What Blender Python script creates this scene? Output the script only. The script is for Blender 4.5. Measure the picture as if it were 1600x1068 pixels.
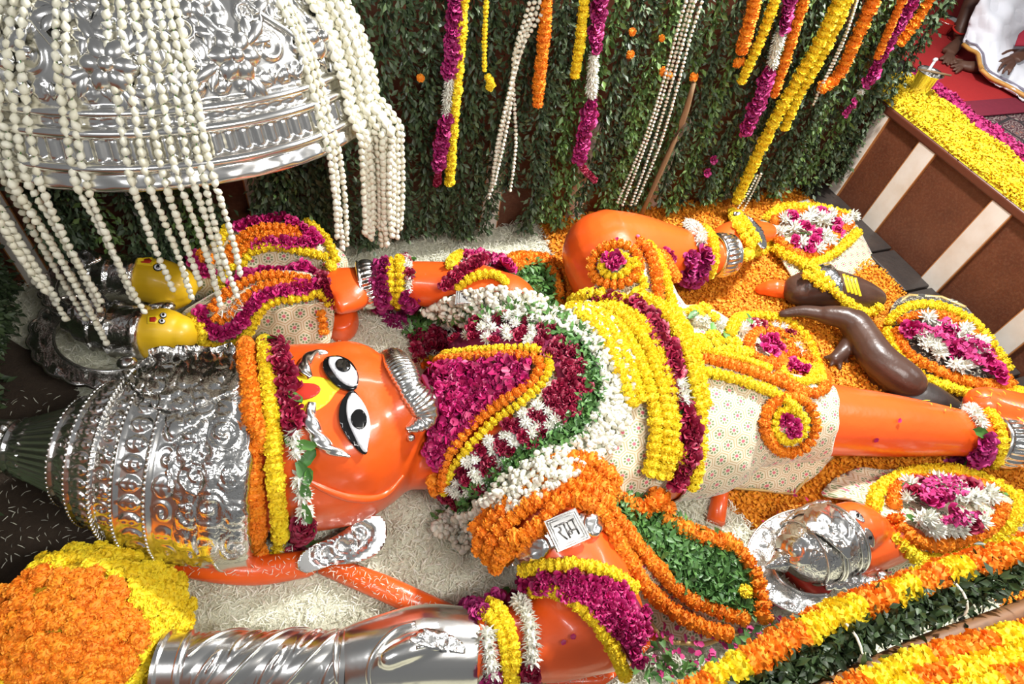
import bpy, bmesh, math, random
import numpy as np
from mathutils import Vector, Matrix, Quaternion
from mathutils.bvhtree import BVHTree

for _o in list(bpy.data.objects):
    bpy.data.objects.remove(_o)
SC = bpy.context.scene
COL = SC.collection
random.seed(7)
RNG = np.random.default_rng(11)
PI = math.pi

# ------------------------------------------------------------------ camera
# solved from the photograph: the plumb lines of the hung garlands and the two pit walls
FPX, CAMH, NADIR = 950.0, 2.2, (620, 1320)
def _r(px, py):
    return np.array([px - 800.0, py - 534.0, FPX])
_d = _r(*NADIR); _d /= np.linalg.norm(_d)
_w = np.cross(np.cross(_r(540, 385), _r(1285, 292)), _d); _w /= np.linalg.norm(_w)
if _w[0] < 0: _w = -_w
_Y = np.cross(-_d, _w)
CM = np.array([_w, _Y, -_d])
_fwd = CM @ np.array([0, 0, 1.0])
CAMP = -_fwd * (CAMH / (-_fwd[2]))
cam_data = bpy.data.cameras.new('camera')
cam = bpy.data.objects.new('camera', cam_data); COL.objects.link(cam)
cam_data.sensor_width = 36.0
cam_data.lens = FPX / 1600.0 * 36.0
cam_data.clip_start = 0.05
cam_data.clip_end = 60
_R = CM @ np.diag([1.0, -1.0, -1.0])
cam.matrix_world = Matrix.Translation(CAMP.tolist()) @ Matrix(_R.tolist()).to_4x4()
SC.camera = cam

# ------------------------------------------------------------------ light
SC.view_settings.view_transform = 'Standard'
SC.view_settings.look = 'None'
SC.view_settings.gamma = 1.0
SC.view_settings.use_curve_mapping = False
SC.view_settings.exposure = 0.0
world = bpy.data.worlds.new('world'); SC.world = world
world.use_nodes = True
_bg = world.node_tree.nodes['Background']
_bg.inputs[0].default_value = (0.95, 0.97, 1.0, 1)
_bg.inputs[1].default_value = 0.20

def area(name, loc, target, size, power, col=(1, 1, 1), size_y=None):
    l = bpy.data.lights.new(name, 'AREA'); l.energy = power; l.color = col
    l.shape = 'RECTANGLE' if size_y else 'SQUARE'; l.size = size
    if size_y: l.size_y = size_y
    o = bpy.data.objects.new(name, l); COL.objects.link(o)
    o.location = loc
    o.rotation_euler = (Vector(target) - Vector(loc)).to_track_quat('-Z', 'Y').to_euler()
    return o
area('key_lamp', (1.75, 0.35, 3.1), (0.3, -0.5, 0.2), 0.28, 250, (1, 0.98, 0.95))
area('added_front_fill', (0.3, -2.5, 3.4), (0.0, -0.5, 0.2), 1.4, 95, (1, 0.97, 0.93), 0.5)  # unseen broad light added on the near side to fill the pit
area('added_sparkle_fill', (-2.6, -1.6, 3.0), (-1.0, -0.3, 0.3), 1.1, 24, (0.97, 0.98, 1.0), 0.15)  # unseen strip light added to lift the left side and its silver
area('added_sparkle_fill', (0.2, 1.9, 3.2), (-0.2, -0.6, 0.2), 1.1, 22, (0.97, 0.98, 1.0), 0.15)  # another unseen strip added behind, for glints on the silver
area('added_sparkle_fill', (3.6, -1.6, 3.2), (1.2, -0.6, 0.2), 1.1, 26, (0.97, 0.98, 1.0), 0.15)  # unseen strip added at the right for fill and silver glints

# ------------------------------------------------------------------ helpers
def P(px, py, z):
    v = CM @ _r(px, py)
    return Vector((CAMP + v * ((z - CAMP[2]) / v[2])).tolist())
def PY(px, py, y):
    v = CM @ _r(px, py)
    return Vector((CAMP + v * ((y - CAMP[1]) / v[1])).tolist())
def ray(px, py):
    v = CM @ _r(px, py)
    return Vector((v / np.linalg.norm(v)).tolist())
def proj(p):
    q = CM.T @ (np.array(p) - CAMP)
    return 800 + FPX * q[0] / q[2], 534 + FPX * q[1] / q[2]
EYE = Vector(CAMP.tolist())
UP = Vector((0, 0, 1))

def mesh_from(name, verts, faces, mat=None, smooth=True):
    me = bpy.data.meshes.new(name)
    me.from_pydata([tuple(v) for v in verts], [], [tuple(int(i) for i in f) for f in faces])
    if mat is not None: me.materials.append(mat)
    if smooth: me.polygons.foreach_set('use_smooth', [True] * len(me.polygons))
    me.update()
    return me
def tag(o, label=None, cat=None, group=None, kind=None):
    if label: o['label'] = label
    if cat: o['category'] = cat
    if group: o['group'] = group
    if kind: o['kind'] = kind
    return o
def empty(name, loc, label=None, cat=None, group=None, kind=None):
    o = bpy.data.objects.new(name, None); COL.objects.link(o)
    o.location = loc; o.empty_display_size = 0.05
    return tag(o, label, cat, group, kind)
def link(name, me, parent=None, loc=None, rot=None, scale=None):
    """one mesh object; loc/rot/scale are in world space, parents are unrotated Empties or meshes"""
    o = bpy.data.objects.new(name, me); COL.objects.link(o)
    off = Vector((0, 0, 0))
    p = parent
    while p is not None:
        off += p.location; p = p.parent
    o.parent = parent
    o.location = (Vector(loc) if loc is not None else Vector((0, 0, 0))) - off
    if rot is not None:
        o.rotation_mode = 'QUATERNION'; o.rotation_quaternion = rot
    if scale is not None:
        o.scale = scale if hasattr(scale, '__len__') else (scale,) * 3
    return o
def build(name, verts, faces, mat, parent=None, smooth=True):
    """mesh given in world coordinates"""
    off = Vector((0, 0, 0)); p = parent
    while p is not None:
        off += p.location; p = p.parent
    if parent is None:
        a = np.array([tuple(v) for v in verts]); off = Vector(((a[:, 0].min() + a[:, 0].max()) / 2, (a[:, 1].min() + a[:, 1].max()) / 2, a[:, 2].min()))
        me = mesh_from(name, [Vector(v) - off for v in verts], faces, mat, smooth)
        o = bpy.data.objects.new(name, me); COL.objects.link(o); o.location = off
        return o
    me = mesh_from(name, [Vector(v) - off for v in verts], faces, mat, smooth)
    o = bpy.data.objects.new(name, me); COL.objects.link(o); o.parent = parent
    return o

class MB:
    """collects shapes in world coordinates"""
    def __init__(s): s.v = []; s.f = []
    def add(s, v, f):
        n = len(s.v); s.v += [Vector(x) for x in v]; s.f += [[i + n for i in q] for q in f]; return s
    def box(s, c, h, rz=0.0):
        c = Vector(c); m = Matrix.Rotation(rz, 3, 'Z')
        v = [c + m @ Vector((x * h[0], y * h[1], z * h[2])) for z in (-1, 1) for y in (-1, 1) for x in (-1, 1)]
        return s.add(v, [(0, 2, 3, 1), (4, 5, 7, 6), (0, 1, 5, 4), (2, 6, 7, 3), (0, 4, 6, 2), (1, 3, 7, 5)])
    def loft(s, secs, n=20, cap=True, side=None):
        """secs: (centre, half width, half height); section plane perpendicular to the path"""
        cs = [Vector(c[0]) for c in secs]; rings = []
        for i, (c, rw, rh) in enumerate([(q[0], q[1], q[2]) for q in secs]):
            t = (cs[min(i + 1, len(cs) - 1)] - cs[max(i - 1, 0)])
            if t.length < 1e-6: t = Vector((1, 0, 0))
            t.normalize()
            ref = side if side is not None else UP
            a = ref.cross(t)
            if a.length < 1e-3: a = Vector((0, 1, 0)).cross(t)
            a.normalize(); b = t.cross(a).normalized()
            rings.append([Vector(c) + a * (math.cos(k * 2 * PI / n) * rw) + b * (math.sin(k * 2 * PI / n) * rh) for k in range(n)])
        v = [p for r in rings for p in r]; f = []
        for i in range(len(rings) - 1):
            for k in range(n):
                f.append((i * n + k, i * n + (k + 1) % n, (i + 1) * n + (k + 1) % n, (i + 1) * n + k))
        if cap:
            f.append(tuple(range(n - 1, -1, -1))); f.append(tuple((len(rings) - 1) * n + k for k in range(n)))
        return s.add(v, f)
    def tube(s, pts, r, n=8, cap=True):
        rr = r if hasattr(r, '__len__') else [r] * len(pts)
        return s.loft([(p, q, q) for p, q in zip(pts, rr)], n, cap)
    def ball(s, c, r, nu=12, nv=8, axes=None):
        c = Vector(c); r = r if hasattr(r, '__len__') else (r, r, r)
        ax = axes or (Vector((1, 0, 0)), Vector((0, 1, 0)), UP)
        v = [c + ax[2] * r[2]]; f = []
        for j in range(1, nv):
            th = PI * j / nv
            for i in range(nu):
                ph = 2 * PI * i / nu
                v.append(c + ax[0] * (r[0] * math.sin(th) * math.cos(ph)) + ax[1] * (r[1] * math.sin(th) * math.sin(ph)) + ax[2] * (r[2] * math.cos(th)))
        v.append(c - ax[2] * r[2])
        for i in range(nu): f.append((0, 1 + i, 1 + (i + 1) % nu))
        for j in range(nv - 2):
            for i in range(nu):
                a = 1 + j * nu + i; b = 1 + j * nu + (i + 1) % nu
                f.append((a, a + nu, b + nu, b))
        l = len(v) - 1
        for i in range(nu): f.append((l, l - nu + (i + 1) % nu, l - nu + i))
        return s.add(v, f)
    def lathe(s, o, axis, prof, n=40, ref=None, wob=None):
        """prof: (distance along axis, radius)"""
        o = Vector(o); axis = Vector(axis).normalized()
        a = (ref or UP).cross(axis)
        if a.length < 1e-3: a = Vector((0, 1, 0)).cross(axis)
        a.normalize(); b = axis.cross(a).normalized()
        v = []; f = []
        for j, (h, r) in enumerate(prof):
            for i in range(n):
                ph = 2 * PI * i / n
                q = r if wob is None else r * wob(j, ph)
                v.append(o + axis * h + a * (q * math.cos(ph)) + b * (q * math.sin(ph)))
        for j in range(len(prof) - 1):
            for i in range(n):
                f.append((j * n + i, j * n + (i + 1) % n, (j + 1) * n + (i + 1) % n, (j + 1) * n + i))
        return s.add(v, f)
    def obj(s, name, mat, parent=None, smooth=True):
        return build(name, s.v, s.f, mat, parent, smooth)

def catmull(pts, step=4.0):
    """dense polyline through points of any dimension"""
    p = np.array(pts, float)
    if len(p) == 2:
        n = max(2, int(np.linalg.norm((p[1] - p[0])[:2]) / step) + 1)
        return np.linspace(p[0], p[1], n)
    q = np.vstack([2 * p[0] - p[1], p, 2 * p[-1] - p[-2]]); out = []
    for i in range(1, len(q) - 2):
        n = max(2, int(np.linalg.norm((q[i + 1] - q[i])[:2]) / step))
        t = np.linspace(0, 1, n, endpoint=False)[:, None]
        a, b, c, d = q[i - 1], q[i], q[i + 1], q[i + 2]
        out.append(0.5 * (2 * b + (c - a) * t + (2 * a - 5 * b + 4 * c - d) * t ** 2 + (-a + 3 * b - 3 * c + d) * t ** 3))
    out.append(p[-1:])
    return np.vstack(out)

def bvh_of(*objs):
    vs, fs = [], []
    for o in objs:
        n = len(vs)
        off = Vector((0, 0, 0)); p = o
        while p is not None:
            off += p.location; p = p.parent
        vs += [v.co + off for v in o.data.vertices]
        fs += [[i + n for i in q.vertices] for q in o.data.polygons]
    return BVHTree.FromPolygons(vs, fs)
def merge_bvh(*lists):
    return BVHTree.FromPolygons(*lists)
def hit(px, py, bvh):
    d = ray(px, py)
    l, n, i, t = bvh.ray_cast(EYE, d)
    if l is None: return None, None
    if n.dot(d) > 0: n = -n
    return l, n
def inside(poly, x, y):
    c = False; j = len(poly) - 1
    for i in range(len(poly)):
        xi, yi = poly[i]; xj, yj = poly[j]
        if (yi > y) != (yj > y) and x < (xj - xi) * (y - yi) / (yj - yi) + xi: c = not c
        j = i
    return c
def smooth_poly(poly, step=6.0):
    p = list(poly); d = catmull(p[-2:] + p + p[:3], step)
    # keep the stretch between the two copies of the first point
    a = np.array(p[0]); i0 = int(np.argmin([np.linalg.norm(q - a) if k < len(d) * 0.5 else 1e9 for k, q in enumerate(d)]))
    i1 = int(np.argmin([np.linalg.norm(q - a) if k > len(d) * 0.5 else 1e9 for k, q in enumerate(d)]))
    return [tuple(q) for q in d[i0:i1]]

def slab(name, poly, bvh, mat, parent=None, off=0.004, thick=0.004, grid=12.0, relief=None, smooth=True, rim=None):
    """a sheet of real thickness that lies on the surfaces below it: outline given in the photograph, laid down by rays"""
    bm = bmesh.new()
    f = bm.faces.new([bm.verts.new((x, y, 0)) for x, y in poly])
    xs = [p[0] for p in poly]; ys = [p[1] for p in poly]
    for k in np.arange(min(xs) + grid * 0.5, max(xs), grid):
        bmesh.ops.bisect_plane(bm, geom=bm.verts[:] + bm.edges[:] + bm.faces[:], plane_co=(k, 0, 0), plane_no=(1, 0, 0))
    for k in np.arange(min(ys) + grid * 0.5, max(ys), grid):
        bmesh.ops.bisect_plane(bm, geom=bm.verts[:] + bm.edges[:] + bm.faces[:], plane_co=(0, k, 0), plane_no=(0, 1, 0))
    bmesh.ops.triangulate(bm, faces=[q for q in bm.faces if len(q.verts) > 4])
    pix = [(v.co.x, v.co.y) for v in bm.verts]; bad = []
    ns = []; last = None
    for i, v in enumerate(bm.verts):
        l, n = hit(v.co.x, v.co.y, bvh)
        if l is None:
            bad.append(i); ns.append(UP); continue
        v.co = l; ns.append(n)
    bm.verts.ensure_lookup_table()
    good = [i for i in range(len(pix)) if i not in set(bad)]
    for i in bad:
        j = min(good, key=lambda g: (pix[g][0] - pix[i][0]) ** 2 + (pix[g][1] - pix[i][1]) ** 2)
        d = ray(*pix[i]); q = bm.verts[j].co
        v = EYE + d * ((q - EYE).dot(d)); bm.verts[i].co = v; ns[i] = ns[j]
    bm.verts.index_update()
    nb = [[e.other_vert(v).index for e in v.link_edges] for v in bm.verts]
    for _ in range(3):
        ns = [(ns[i] + sum((ns[j] for j in nb[i]), Vector((0, 0, 0)))).normalized() for i in range(len(ns))]
    base = [v.co.copy() for v in bm.verts]
    edge = {v.index for v in bm.verts if v.is_boundary}
    top = []
    for i in range(len(base)):
        h = off + thick
        if relief is not None: h += relief(pix[i][0], pix[i][1])
        if rim is not None and i in edge: h = off + rim
        top.append(base[i] + ns[i] * h)
    bot = [base[i] + ns[i] * (off - 0.002) for i in range(len(base))]
    n = len(base)
    faces = []
    for q in bm.faces:
        ids = [v.index for v in q.verts]
        nrm = (top[ids[1]] - top[ids[0]]).cross(top[ids[2]] - top[ids[0]])
        if nrm.dot(ns[ids[0]]) < 0: ids.reverse()
        faces.append(ids); faces.append([i + n for i in reversed(ids)])
        for a, b in zip(ids, ids[1:] + ids[:1]):
            pass
    for e in bm.edges:
        if e.is_boundary:
            a, b = e.verts[0].index, e.verts[1].index
            faces.append([a, b, b + n, a + n])
    bm.free()
    o = build(name, top + bot, faces, mat, parent, smooth)
    b2 = bmesh.new(); b2.from_mesh(o.data); bmesh.ops.recalc_face_normals(b2, faces=b2.faces[:]); b2.to_mesh(o.data); b2.free()
    return o

def path_on(pix, bvh, lift=0.0, smooth=2, step=4.0):
    """photograph polyline -> points and normals on the surfaces it lies on"""
    d = catmull(pix, step); pts = []; ns = []
    for x, y in d[:, :2]:
        l, n = hit(x, y, bvh)
        if l is None: continue
        pts.append(l); ns.append(n)
    a = np.array([tuple(p) for p in pts]); m = np.array([tuple(p) for p in ns])
    if smooth:
        for _ in range(smooth):
            m[1:-1] = (m[:-2] + m[1:-1] + m[2:]) / 3
            a[1:-1] = (a[:-2] + 2 * a[1:-1] + a[2:]) / 4
    m /= np.maximum(np.linalg.norm(m, axis=1)[:, None], 1e-6)
    return a + m * lift, m
def resample(a, m, spacing):
    s = np.concatenate([[0], np.cumsum(np.linalg.norm(np.diff(a, axis=0), axis=1))])
    n = max(1, int(round(s[-1] / spacing))); t = (np.arange(n) + 0.5) * s[-1] / n
    pa = np.stack([np.interp(t, s, a[:, k]) for k in range(3)], 1)
    pm = np.stack([np.interp(t, s, m[:, k]) for k in range(3)], 1)
    pt = np.stack([np.interp(t + 1e-3, s, a[:, k]) - np.interp(t - 1e-3, s, a[:, k]) for k in range(3)], 1)
    pt /= np.maximum(np.linalg.norm(pt, axis=1)[:, None], 1e-9)
    return pa, pm, pt, s[-1]
# ------------------------------------------------------------------ materials
M = {}
def rgba(c): return (c[0], c[1], c[2], 1.0)
class NT:
    def __init__(s, name):
        s.m = bpy.data.materials.new(name); s.m.use_nodes = True
        s.t = s.m.node_tree; s.b = s.t.nodes['Principled BSDF']; M[name] = s.m
    def n(s, t, **k):
        x = s.t.nodes.new(t)
        for a, b in k.items():
            if a.startswith('i_'): x.inputs[a[2:].replace('_', ' ')].default_value = b
            elif a.startswith('x'): x.inputs[int(a[1:])].default_value = b
            else: setattr(x, a, b)
        return x
    def l(s, a, b): s.t.links.new(a, b)
    def math(s, op, a, b=None, c=None):
        x = s.n('ShaderNodeMath', operation=op)
        for i, v in enumerate((a, b, c)):
            if v is None: continue
            if isinstance(v, (int, float)): x.inputs[i].default_value = v
            else: s.l(v, x.inputs[i])
        return x.outputs[0]
    def mix(s, f, a, b, mode='MIX'):
        x = s.n('ShaderNodeMix', data_type='RGBA', blend_type=mode)
        for i, v in ((0, f), (6, a), (7, b)):
            if isinstance(v, (int, float)): x.inputs[i].default_value = v
            elif isinstance(v, (tuple, list)): x.inputs[i].default_value = rgba(v)
            else: s.l(v, x.inputs[i])
        return x.outputs[2]
    def ramp(s, f, stops):
        x = s.n('ShaderNodeValToRGB'); e = x.color_ramp.elements
        while len(e) < len(stops): e.new(0.5)
        for q, (p, c) in zip(e, stops): q.position = p; q.color = rgba(c) if hasattr(c, '__len__') else (c, c, c, 1)
        s.l(f, x.inputs[0]); return x.outputs[0]
    def coord(s, kind='Object'): return s.n('ShaderNodeTexCoord').outputs[kind]
    def noise(s, scale, detail=3, vec=None, out=0, rough=0.55):
        x = s.n('ShaderNodeTexNoise', i_Scale=scale, i_Detail=detail, i_Roughness=rough)
        s.l(vec if vec is not None else s.coord(), x.inputs['Vector']); return x.outputs[out]
    def voro(s, scale, feature='F1', vec=None, out='Distance', rnd=1.0):
        x = s.n('ShaderNodeTexVoronoi', feature=feature, i_Scale=scale)
        if 'Randomness' in x.inputs: x.inputs['Randomness'].default_value = rnd
        s.l(vec if vec is not None else s.coord(), x.inputs['Vector']); return x.outputs[out]
    def base(s, c):
        if isinstance(c, (tuple, list)): s.b.inputs['Base Color'].default_value = rgba(c)
        else: s.l(c, s.b.inputs['Base Color'])
    def set(s, **k):
        for a, v in k.items(): s.b.inputs[a.replace('_', ' ')].default_value = v
    def bump(s, h, strength=0.3, dist=0.01):
        x = s.n('ShaderNodeBump', i_Strength=strength, i_Distance=dist); s.l(h, x.inputs['Height']); s.l(x.outputs[0], s.b.inputs['Normal'])

def flower_mat(name, a, b, rough=0.7, island=False, bump=0.0, scale=90, sss=0.0):
    t = NT(name)
    r = t.n('ShaderNodeNewGeometry').outputs['Random Per Island'] if island else t.n('ShaderNodeObjectInfo').outputs['Random']
    c = t.mix(r, a, b)
    nz = t.noise(scale, 2)
    c = t.mix(t.math('MULTIPLY', nz, 0.55), c, tuple(x * 0.55 for x in a))
    t.base(c); t.set(Roughness=rough)
    if bump: t.bump(t.noise(scale * 3, 2), bump, 0.003)
    return t.m
flower_mat('marigold_orange', (0.90, 0.30, 0.008), (0.88, 0.22, 0.006))
flower_mat('marigold_yellow', (0.94, 0.74, 0.02), (0.92, 0.64, 0.012))
flower_mat('rose_dark', (0.36, 0.008, 0.05), (0.22, 0.005, 0.03), 0.5)
flower_mat('rose_pink', (0.58, 0.014, 0.17), (0.40, 0.009, 0.10), 0.5)
flower_mat('magenta', (0.46, 0.018, 0.17), (0.30, 0.010, 0.11), 0.6)
flower_mat('white_flower', (0.86, 0.85, 0.76), (0.78, 0.78, 0.66), 0.6)
flower_mat('jasmine', (0.82, 0.80, 0.66), (0.74, 0.70, 0.52), 0.5)
flower_mat('jasmine_island', (0.84, 0.82, 0.70), (0.74, 0.71, 0.54), 0.5, island=True)
flower_mat('leaf_green', (0.10, 0.26, 0.045), (0.045, 0.15, 0.03), 0.45)
flower_mat('leaf_mid', (0.12, 0.27, 0.06), (0.04, 0.13, 0.03), 0.45, island=True)
flower_mat('leaf_dark', (0.095, 0.150, 0.058), (0.018, 0.032, 0.018), 0.5, island=True)
flower_mat('leaf_rope', (0.045, 0.085, 0.025), (0.014, 0.026, 0.010), 0.45, island=True)
flower_mat('leaf_fresh', (0.16, 0.27, 0.06), (0.05, 0.11, 0.03), 0.45, island=True)
flower_mat('petal_white', (0.88, 0.87, 0.76), (0.80, 0.80, 0.60), 0.6, island=True)
flower_mat('petal_orange', (0.88, 0.36, 0.012), (0.84, 0.25, 0.006), 0.7, island=True)
flower_mat('petal_yellow', (0.92, 0.72, 0.02), (0.88, 0.56, 0.01), 0.7, island=True)
flower_mat('petal_pink', (0.62, 0.04, 0.22), (0.44, 0.02, 0.14), 0.6, island=True)
flower_mat('petal_rose', (0.52, 0.012, 0.13), (0.30, 0.006, 0.06), 0.45, island=True)
flower_mat('stem', (0.10, 0.13, 0.04), (0.07, 0.06, 0.03), 0.6)

t = NT('orange_enamel')
c = t.mix(t.ramp(t.noise(2.5, 4), [(0.3, 0.0), (0.75, 1.0)]), (0.84, 0.118, 0.014), (0.78, 0.092, 0.010))
t.base(c); t.set(Roughness=0.34, Coat_Weight=0.5, Coat_Roughness=0.12)
t.bump(t.noise(14, 3), 0.12, 0.02)
t = NT('red_paint'); t.base((0.50, 0.03, 0.015)); t.set(Roughness=0.4)
t = NT('yellow_enamel')
t.base(t.mix(t.noise(9, 3), (0.80, 0.52, 0.015), (0.74, 0.44, 0.012))); t.set(Roughness=0.4, Coat_Weight=0.2)
t = NT('tilak_yellow'); t.base((0.86, 0.62, 0.02)); t.set(Roughness=0.4)
t = NT('eye_white'); t.base((0.86, 0.87, 0.90)); t.set(Roughness=0.22, Coat_Weight=0.5)
t = NT('eye_black'); t.base((0.006, 0.006, 0.006)); t.set(Roughness=0.12, Coat_Weight=0.6)

def silver(name, scale=70, strength=0.5, tint=(0.80, 0.785, 0.75), rough=0.24, fil=True):
    t = NT(name)
    d = t.math('ADD', t.coord(), 0.0) if False else t.coord()
    w = t.n('ShaderNodeVectorMath', operation='ADD')
    nv = t.n('ShaderNodeTexNoise', i_Scale=scale * 0.35, i_Detail=1.0); t.l(d, nv.inputs['Vector'])
    sc = t.n('ShaderNodeVectorMath', operation='SCALE'); sc.inputs[3].default_value = 0.9 / scale
    t.l(nv.outputs[1], sc.inputs[0]); t.l(d, w.inputs[0]); t.l(sc.outputs[0], w.inputs[1])
    v = t.voro(scale, 'SMOOTH_F1', w.outputs[0])
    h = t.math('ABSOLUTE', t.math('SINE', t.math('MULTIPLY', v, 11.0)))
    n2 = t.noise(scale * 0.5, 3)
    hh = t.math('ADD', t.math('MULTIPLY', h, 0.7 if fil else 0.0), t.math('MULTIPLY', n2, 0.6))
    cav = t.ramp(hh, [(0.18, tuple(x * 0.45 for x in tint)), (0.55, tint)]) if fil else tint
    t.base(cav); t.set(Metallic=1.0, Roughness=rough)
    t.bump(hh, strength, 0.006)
    return t.m
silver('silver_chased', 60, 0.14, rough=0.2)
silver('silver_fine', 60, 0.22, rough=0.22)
silver('silver_plain', 10, 0.10, rough=0.22, fil=False)
silver('silver_dome', 26, 0.22, rough=0.2)

def hex_cloth(name, ground, line, ring, heart, scale, rough=0.6, dim=0.0):
    t = NT(name)
    sep = t.n('ShaderNodeSeparateXYZ'); t.l(t.n('ShaderNodeTexCoord').outputs['Object'], sep.inputs[0])
    x = t.math('ADD', t.math('MULTIPLY', sep.outputs[0], scale), 50.0)
    y = t.math('ADD', t.math('MULTIPLY', t.math('ADD', sep.outputs[1], t.math('MULTIPLY', sep.outputs[2], 0.6)), scale), 50.0)
    S3 = 1.7320508
    def cell(ox, oy):
        gx = t.math('SUBTRACT', t.math('MODULO', t.math('ADD', x, ox), 1.0), 0.5)
        gy = t.math('SUBTRACT', t.math('MODULO', t.math('ADD', y, oy), S3), S3 / 2)
        return gx, gy, t.math('SQRT', t.math('ADD', t.math('MULTIPLY', gx, gx), t.math('MULTIPLY', gy, gy)))
    ax, ay, al = cell(0.0, 0.0); bx, by, bl = cell(0.5, S3 / 2)
    sel = t.math('LESS_THAN', bl, al)
    def pick(a, b): return t.math('ADD', t.math('MULTIPLY', a, t.math('SUBTRACT', 1.0, sel)), t.math('MULTIPLY', b, sel))
    gx, gy, gl = pick(ax, bx), pick(ay, by), pick(al, bl)
    hexd = t.math('MAXIMUM', t.math('ABSOLUTE', gx), t.math('ADD', t.math('MULTIPLY', t.math('ABSOLUTE', gx), 0.5), t.math('MULTIPLY', t.math('ABSOLUTE', gy), 0.866)))
    ang = t.math('ARCTAN2', gy, gx)
    pet = t.math('SINE', t.math('MULTIPLY', ang, 8.0))
    c = ground
    m_line = t.math('MULTIPLY', t.math('GREATER_THAN', hexd, 0.395), t.math('LESS_THAN', hexd, 0.455))
    c = t.mix(m_line, c, line)
    rr = t.math('MULTIPLY', t.math('GREATER_THAN', gl, 0.17), t.math('LESS_THAN', gl, 0.31))
    m_ring = t.math('MULTIPLY', rr, t.math('GREATER_THAN', pet, -0.35))
    c = t.mix(m_ring, c, ring)
    c = t.mix(t.math('LESS_THAN', t.math('SUBTRACT', gl, t.math('MULTIPLY', pet, 0.025)), 0.11), c, heart)
    c = t.mix(t.math('MULTIPLY', t.noise(5, 3), 0.22), c, tuple(v * 0.6 for v in ground))
    t.base(c); t.set(Roughness=rough, Sheen_Weight=0.3)
    t.bump(t.math('ADD', t.math('MULTIPLY', t.noise(220, 2), 0.4), t.math('MULTIPLY', m_line, 0.5)), 0.25, 0.003)
    return t.m
hex_cloth('brocade', (0.76, 0.68, 0.50), (0.52, 0.36, 0.17), (0.13, 0.22, 0.07), (0.60, 0.07, 0.14), 15.5)
hex_cloth('brocade_gold', (0.58, 0.42, 0.20), (0.75, 0.62, 0.38), (0.16, 0.22, 0.07), (0.55, 0.09, 0.10), 14.0)
hex_cloth('brocade_black', (0.014, 0.013, 0.012), (0.06, 0.05, 0.03), (0.62, 0.58, 0.44), (0.03, 0.02, 0.02), 26.0)
t = NT('gold_trim'); t.base(t.mix(t.noise(60, 2), (0.66, 0.48, 0.20), (0.48, 0.31, 0.10))); t.set(Roughness=0.4, Metallic=0.35)

t = NT('wall_brown')
c = t.mix(t.ramp(t.noise(5, 5), [(0.3, 0.0), (0.7, 1.0)]), (0.085, 0.024, 0.011), (0.125, 0.038, 0.016))
c = t.mix(t.math('MULTIPLY', t.ramp(t.noise(70, 2), [(0.45, 0.0), (0.8, 1.0)]), 0.4), c, (0.20, 0.09, 0.05))
t.base(c); t.set(Roughness=0.5); t.bump(t.noise(60, 3), 0.12, 0.01)
t = NT('cream_paint')
c = t.mix(t.ramp(t.noise(9, 4), [(0.35, 0.0), (0.8, 1.0)]), (0.70, 0.655, 0.59), (0.60, 0.52, 0.43)); t.base(c); t.set(Roughness=0.5)
t = NT('brown_paint'); t.base(t.mix(t.noise(8, 3), (0.085, 0.022, 0.012), (0.12, 0.034, 0.016))); t.set(Roughness=0.45)
t = NT('rust_edge'); t.base((0.42, 0.17, 0.05)); t.set(Roughness=0.6)
t = NT('black_stone')
c = t.mix(t.ramp(t.noise(7, 5), [(0.3, 0.0), (0.75, 1.0)]), (0.020, 0.017, 0.016), (0.045, 0.034, 0.028)); t.base(c); t.set(Roughness=0.45)
t.bump(t.noise(30, 4), 0.3, 0.01)
t = NT('dark_statue')
c = t.mix(t.ramp(t.noise(6, 5), [(0.3, 0.0), (0.75, 1.0)]), (0.055, 0.028, 0.020), (0.085, 0.045, 0.032)); t.base(c); t.set(Roughness=0.33)
t.bump(t.noise(24, 4), 0.25, 0.01)
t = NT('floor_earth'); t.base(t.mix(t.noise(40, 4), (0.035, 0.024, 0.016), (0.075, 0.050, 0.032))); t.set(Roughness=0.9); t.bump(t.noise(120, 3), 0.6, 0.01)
t = NT('bed_white'); t.base(t.mix(t.noise(90, 3), (0.55, 0.55, 0.40), (0.80, 0.79, 0.64))); t.set(Roughness=0.9); t.bump(t.noise(140, 3), 0.9, 0.01)
t = NT('bed_orange'); t.base(t.mix(t.noise(90, 3), (0.60, 0.17, 0.004), (0.84, 0.30, 0.01))); t.set(Roughness=0.9); t.bump(t.noise(140, 3), 0.9, 0.01)
t = NT('bed_yellow'); t.base(t.mix(t.noise(90, 3), (0.70, 0.42, 0.01), (0.90, 0.68, 0.02))); t.set(Roughness=0.9); t.bump(t.noise(140, 3), 0.9, 0.01)
t = NT('bed_rose'); t.base((0.20, 0.006, 0.05)); t.set(Roughness=0.8)
t = NT('bed_leaf'); t.base((0.04, 0.10, 0.02)); t.set(Roughness=0.8)
t = NT('wood_rail')
wv = t.n('ShaderNodeTexNoise', i_Scale=12.0, i_Detail=4.0); mp = t.n('ShaderNodeMapping'); mp.inputs['Scale'].default_value = (1, 9, 9); t.l(t.coord(), mp.inputs[0]); t.l(mp.outputs[0], wv.inputs['Vector'])
t.base(t.mix(wv.outputs[0], (0.22, 0.10, 0.03), (0.10, 0.04, 0.015))); t.set(Roughness=0.5)
t = NT('stick'); t.base(t.mix(t.noise(20, 3), (0.30, 0.20, 0.10), (0.20, 0.12, 0.06))); t.set(Roughness=0.7)
t = NT('carpet_red'); t.base(t.mix(t.noise(60, 4), (0.40, 0.012, 0.012), (0.30, 0.008, 0.010))); t.set(Roughness=1.0); t.bump(t.noise(260, 2), 0.5, 0.004)
t = NT('carpet_pattern')
v1 = t.voro(16, 'F1', rnd=0.55); s1 = t.math('SINE', t.math('MULTIPLY', v1, 26.0))
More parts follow.
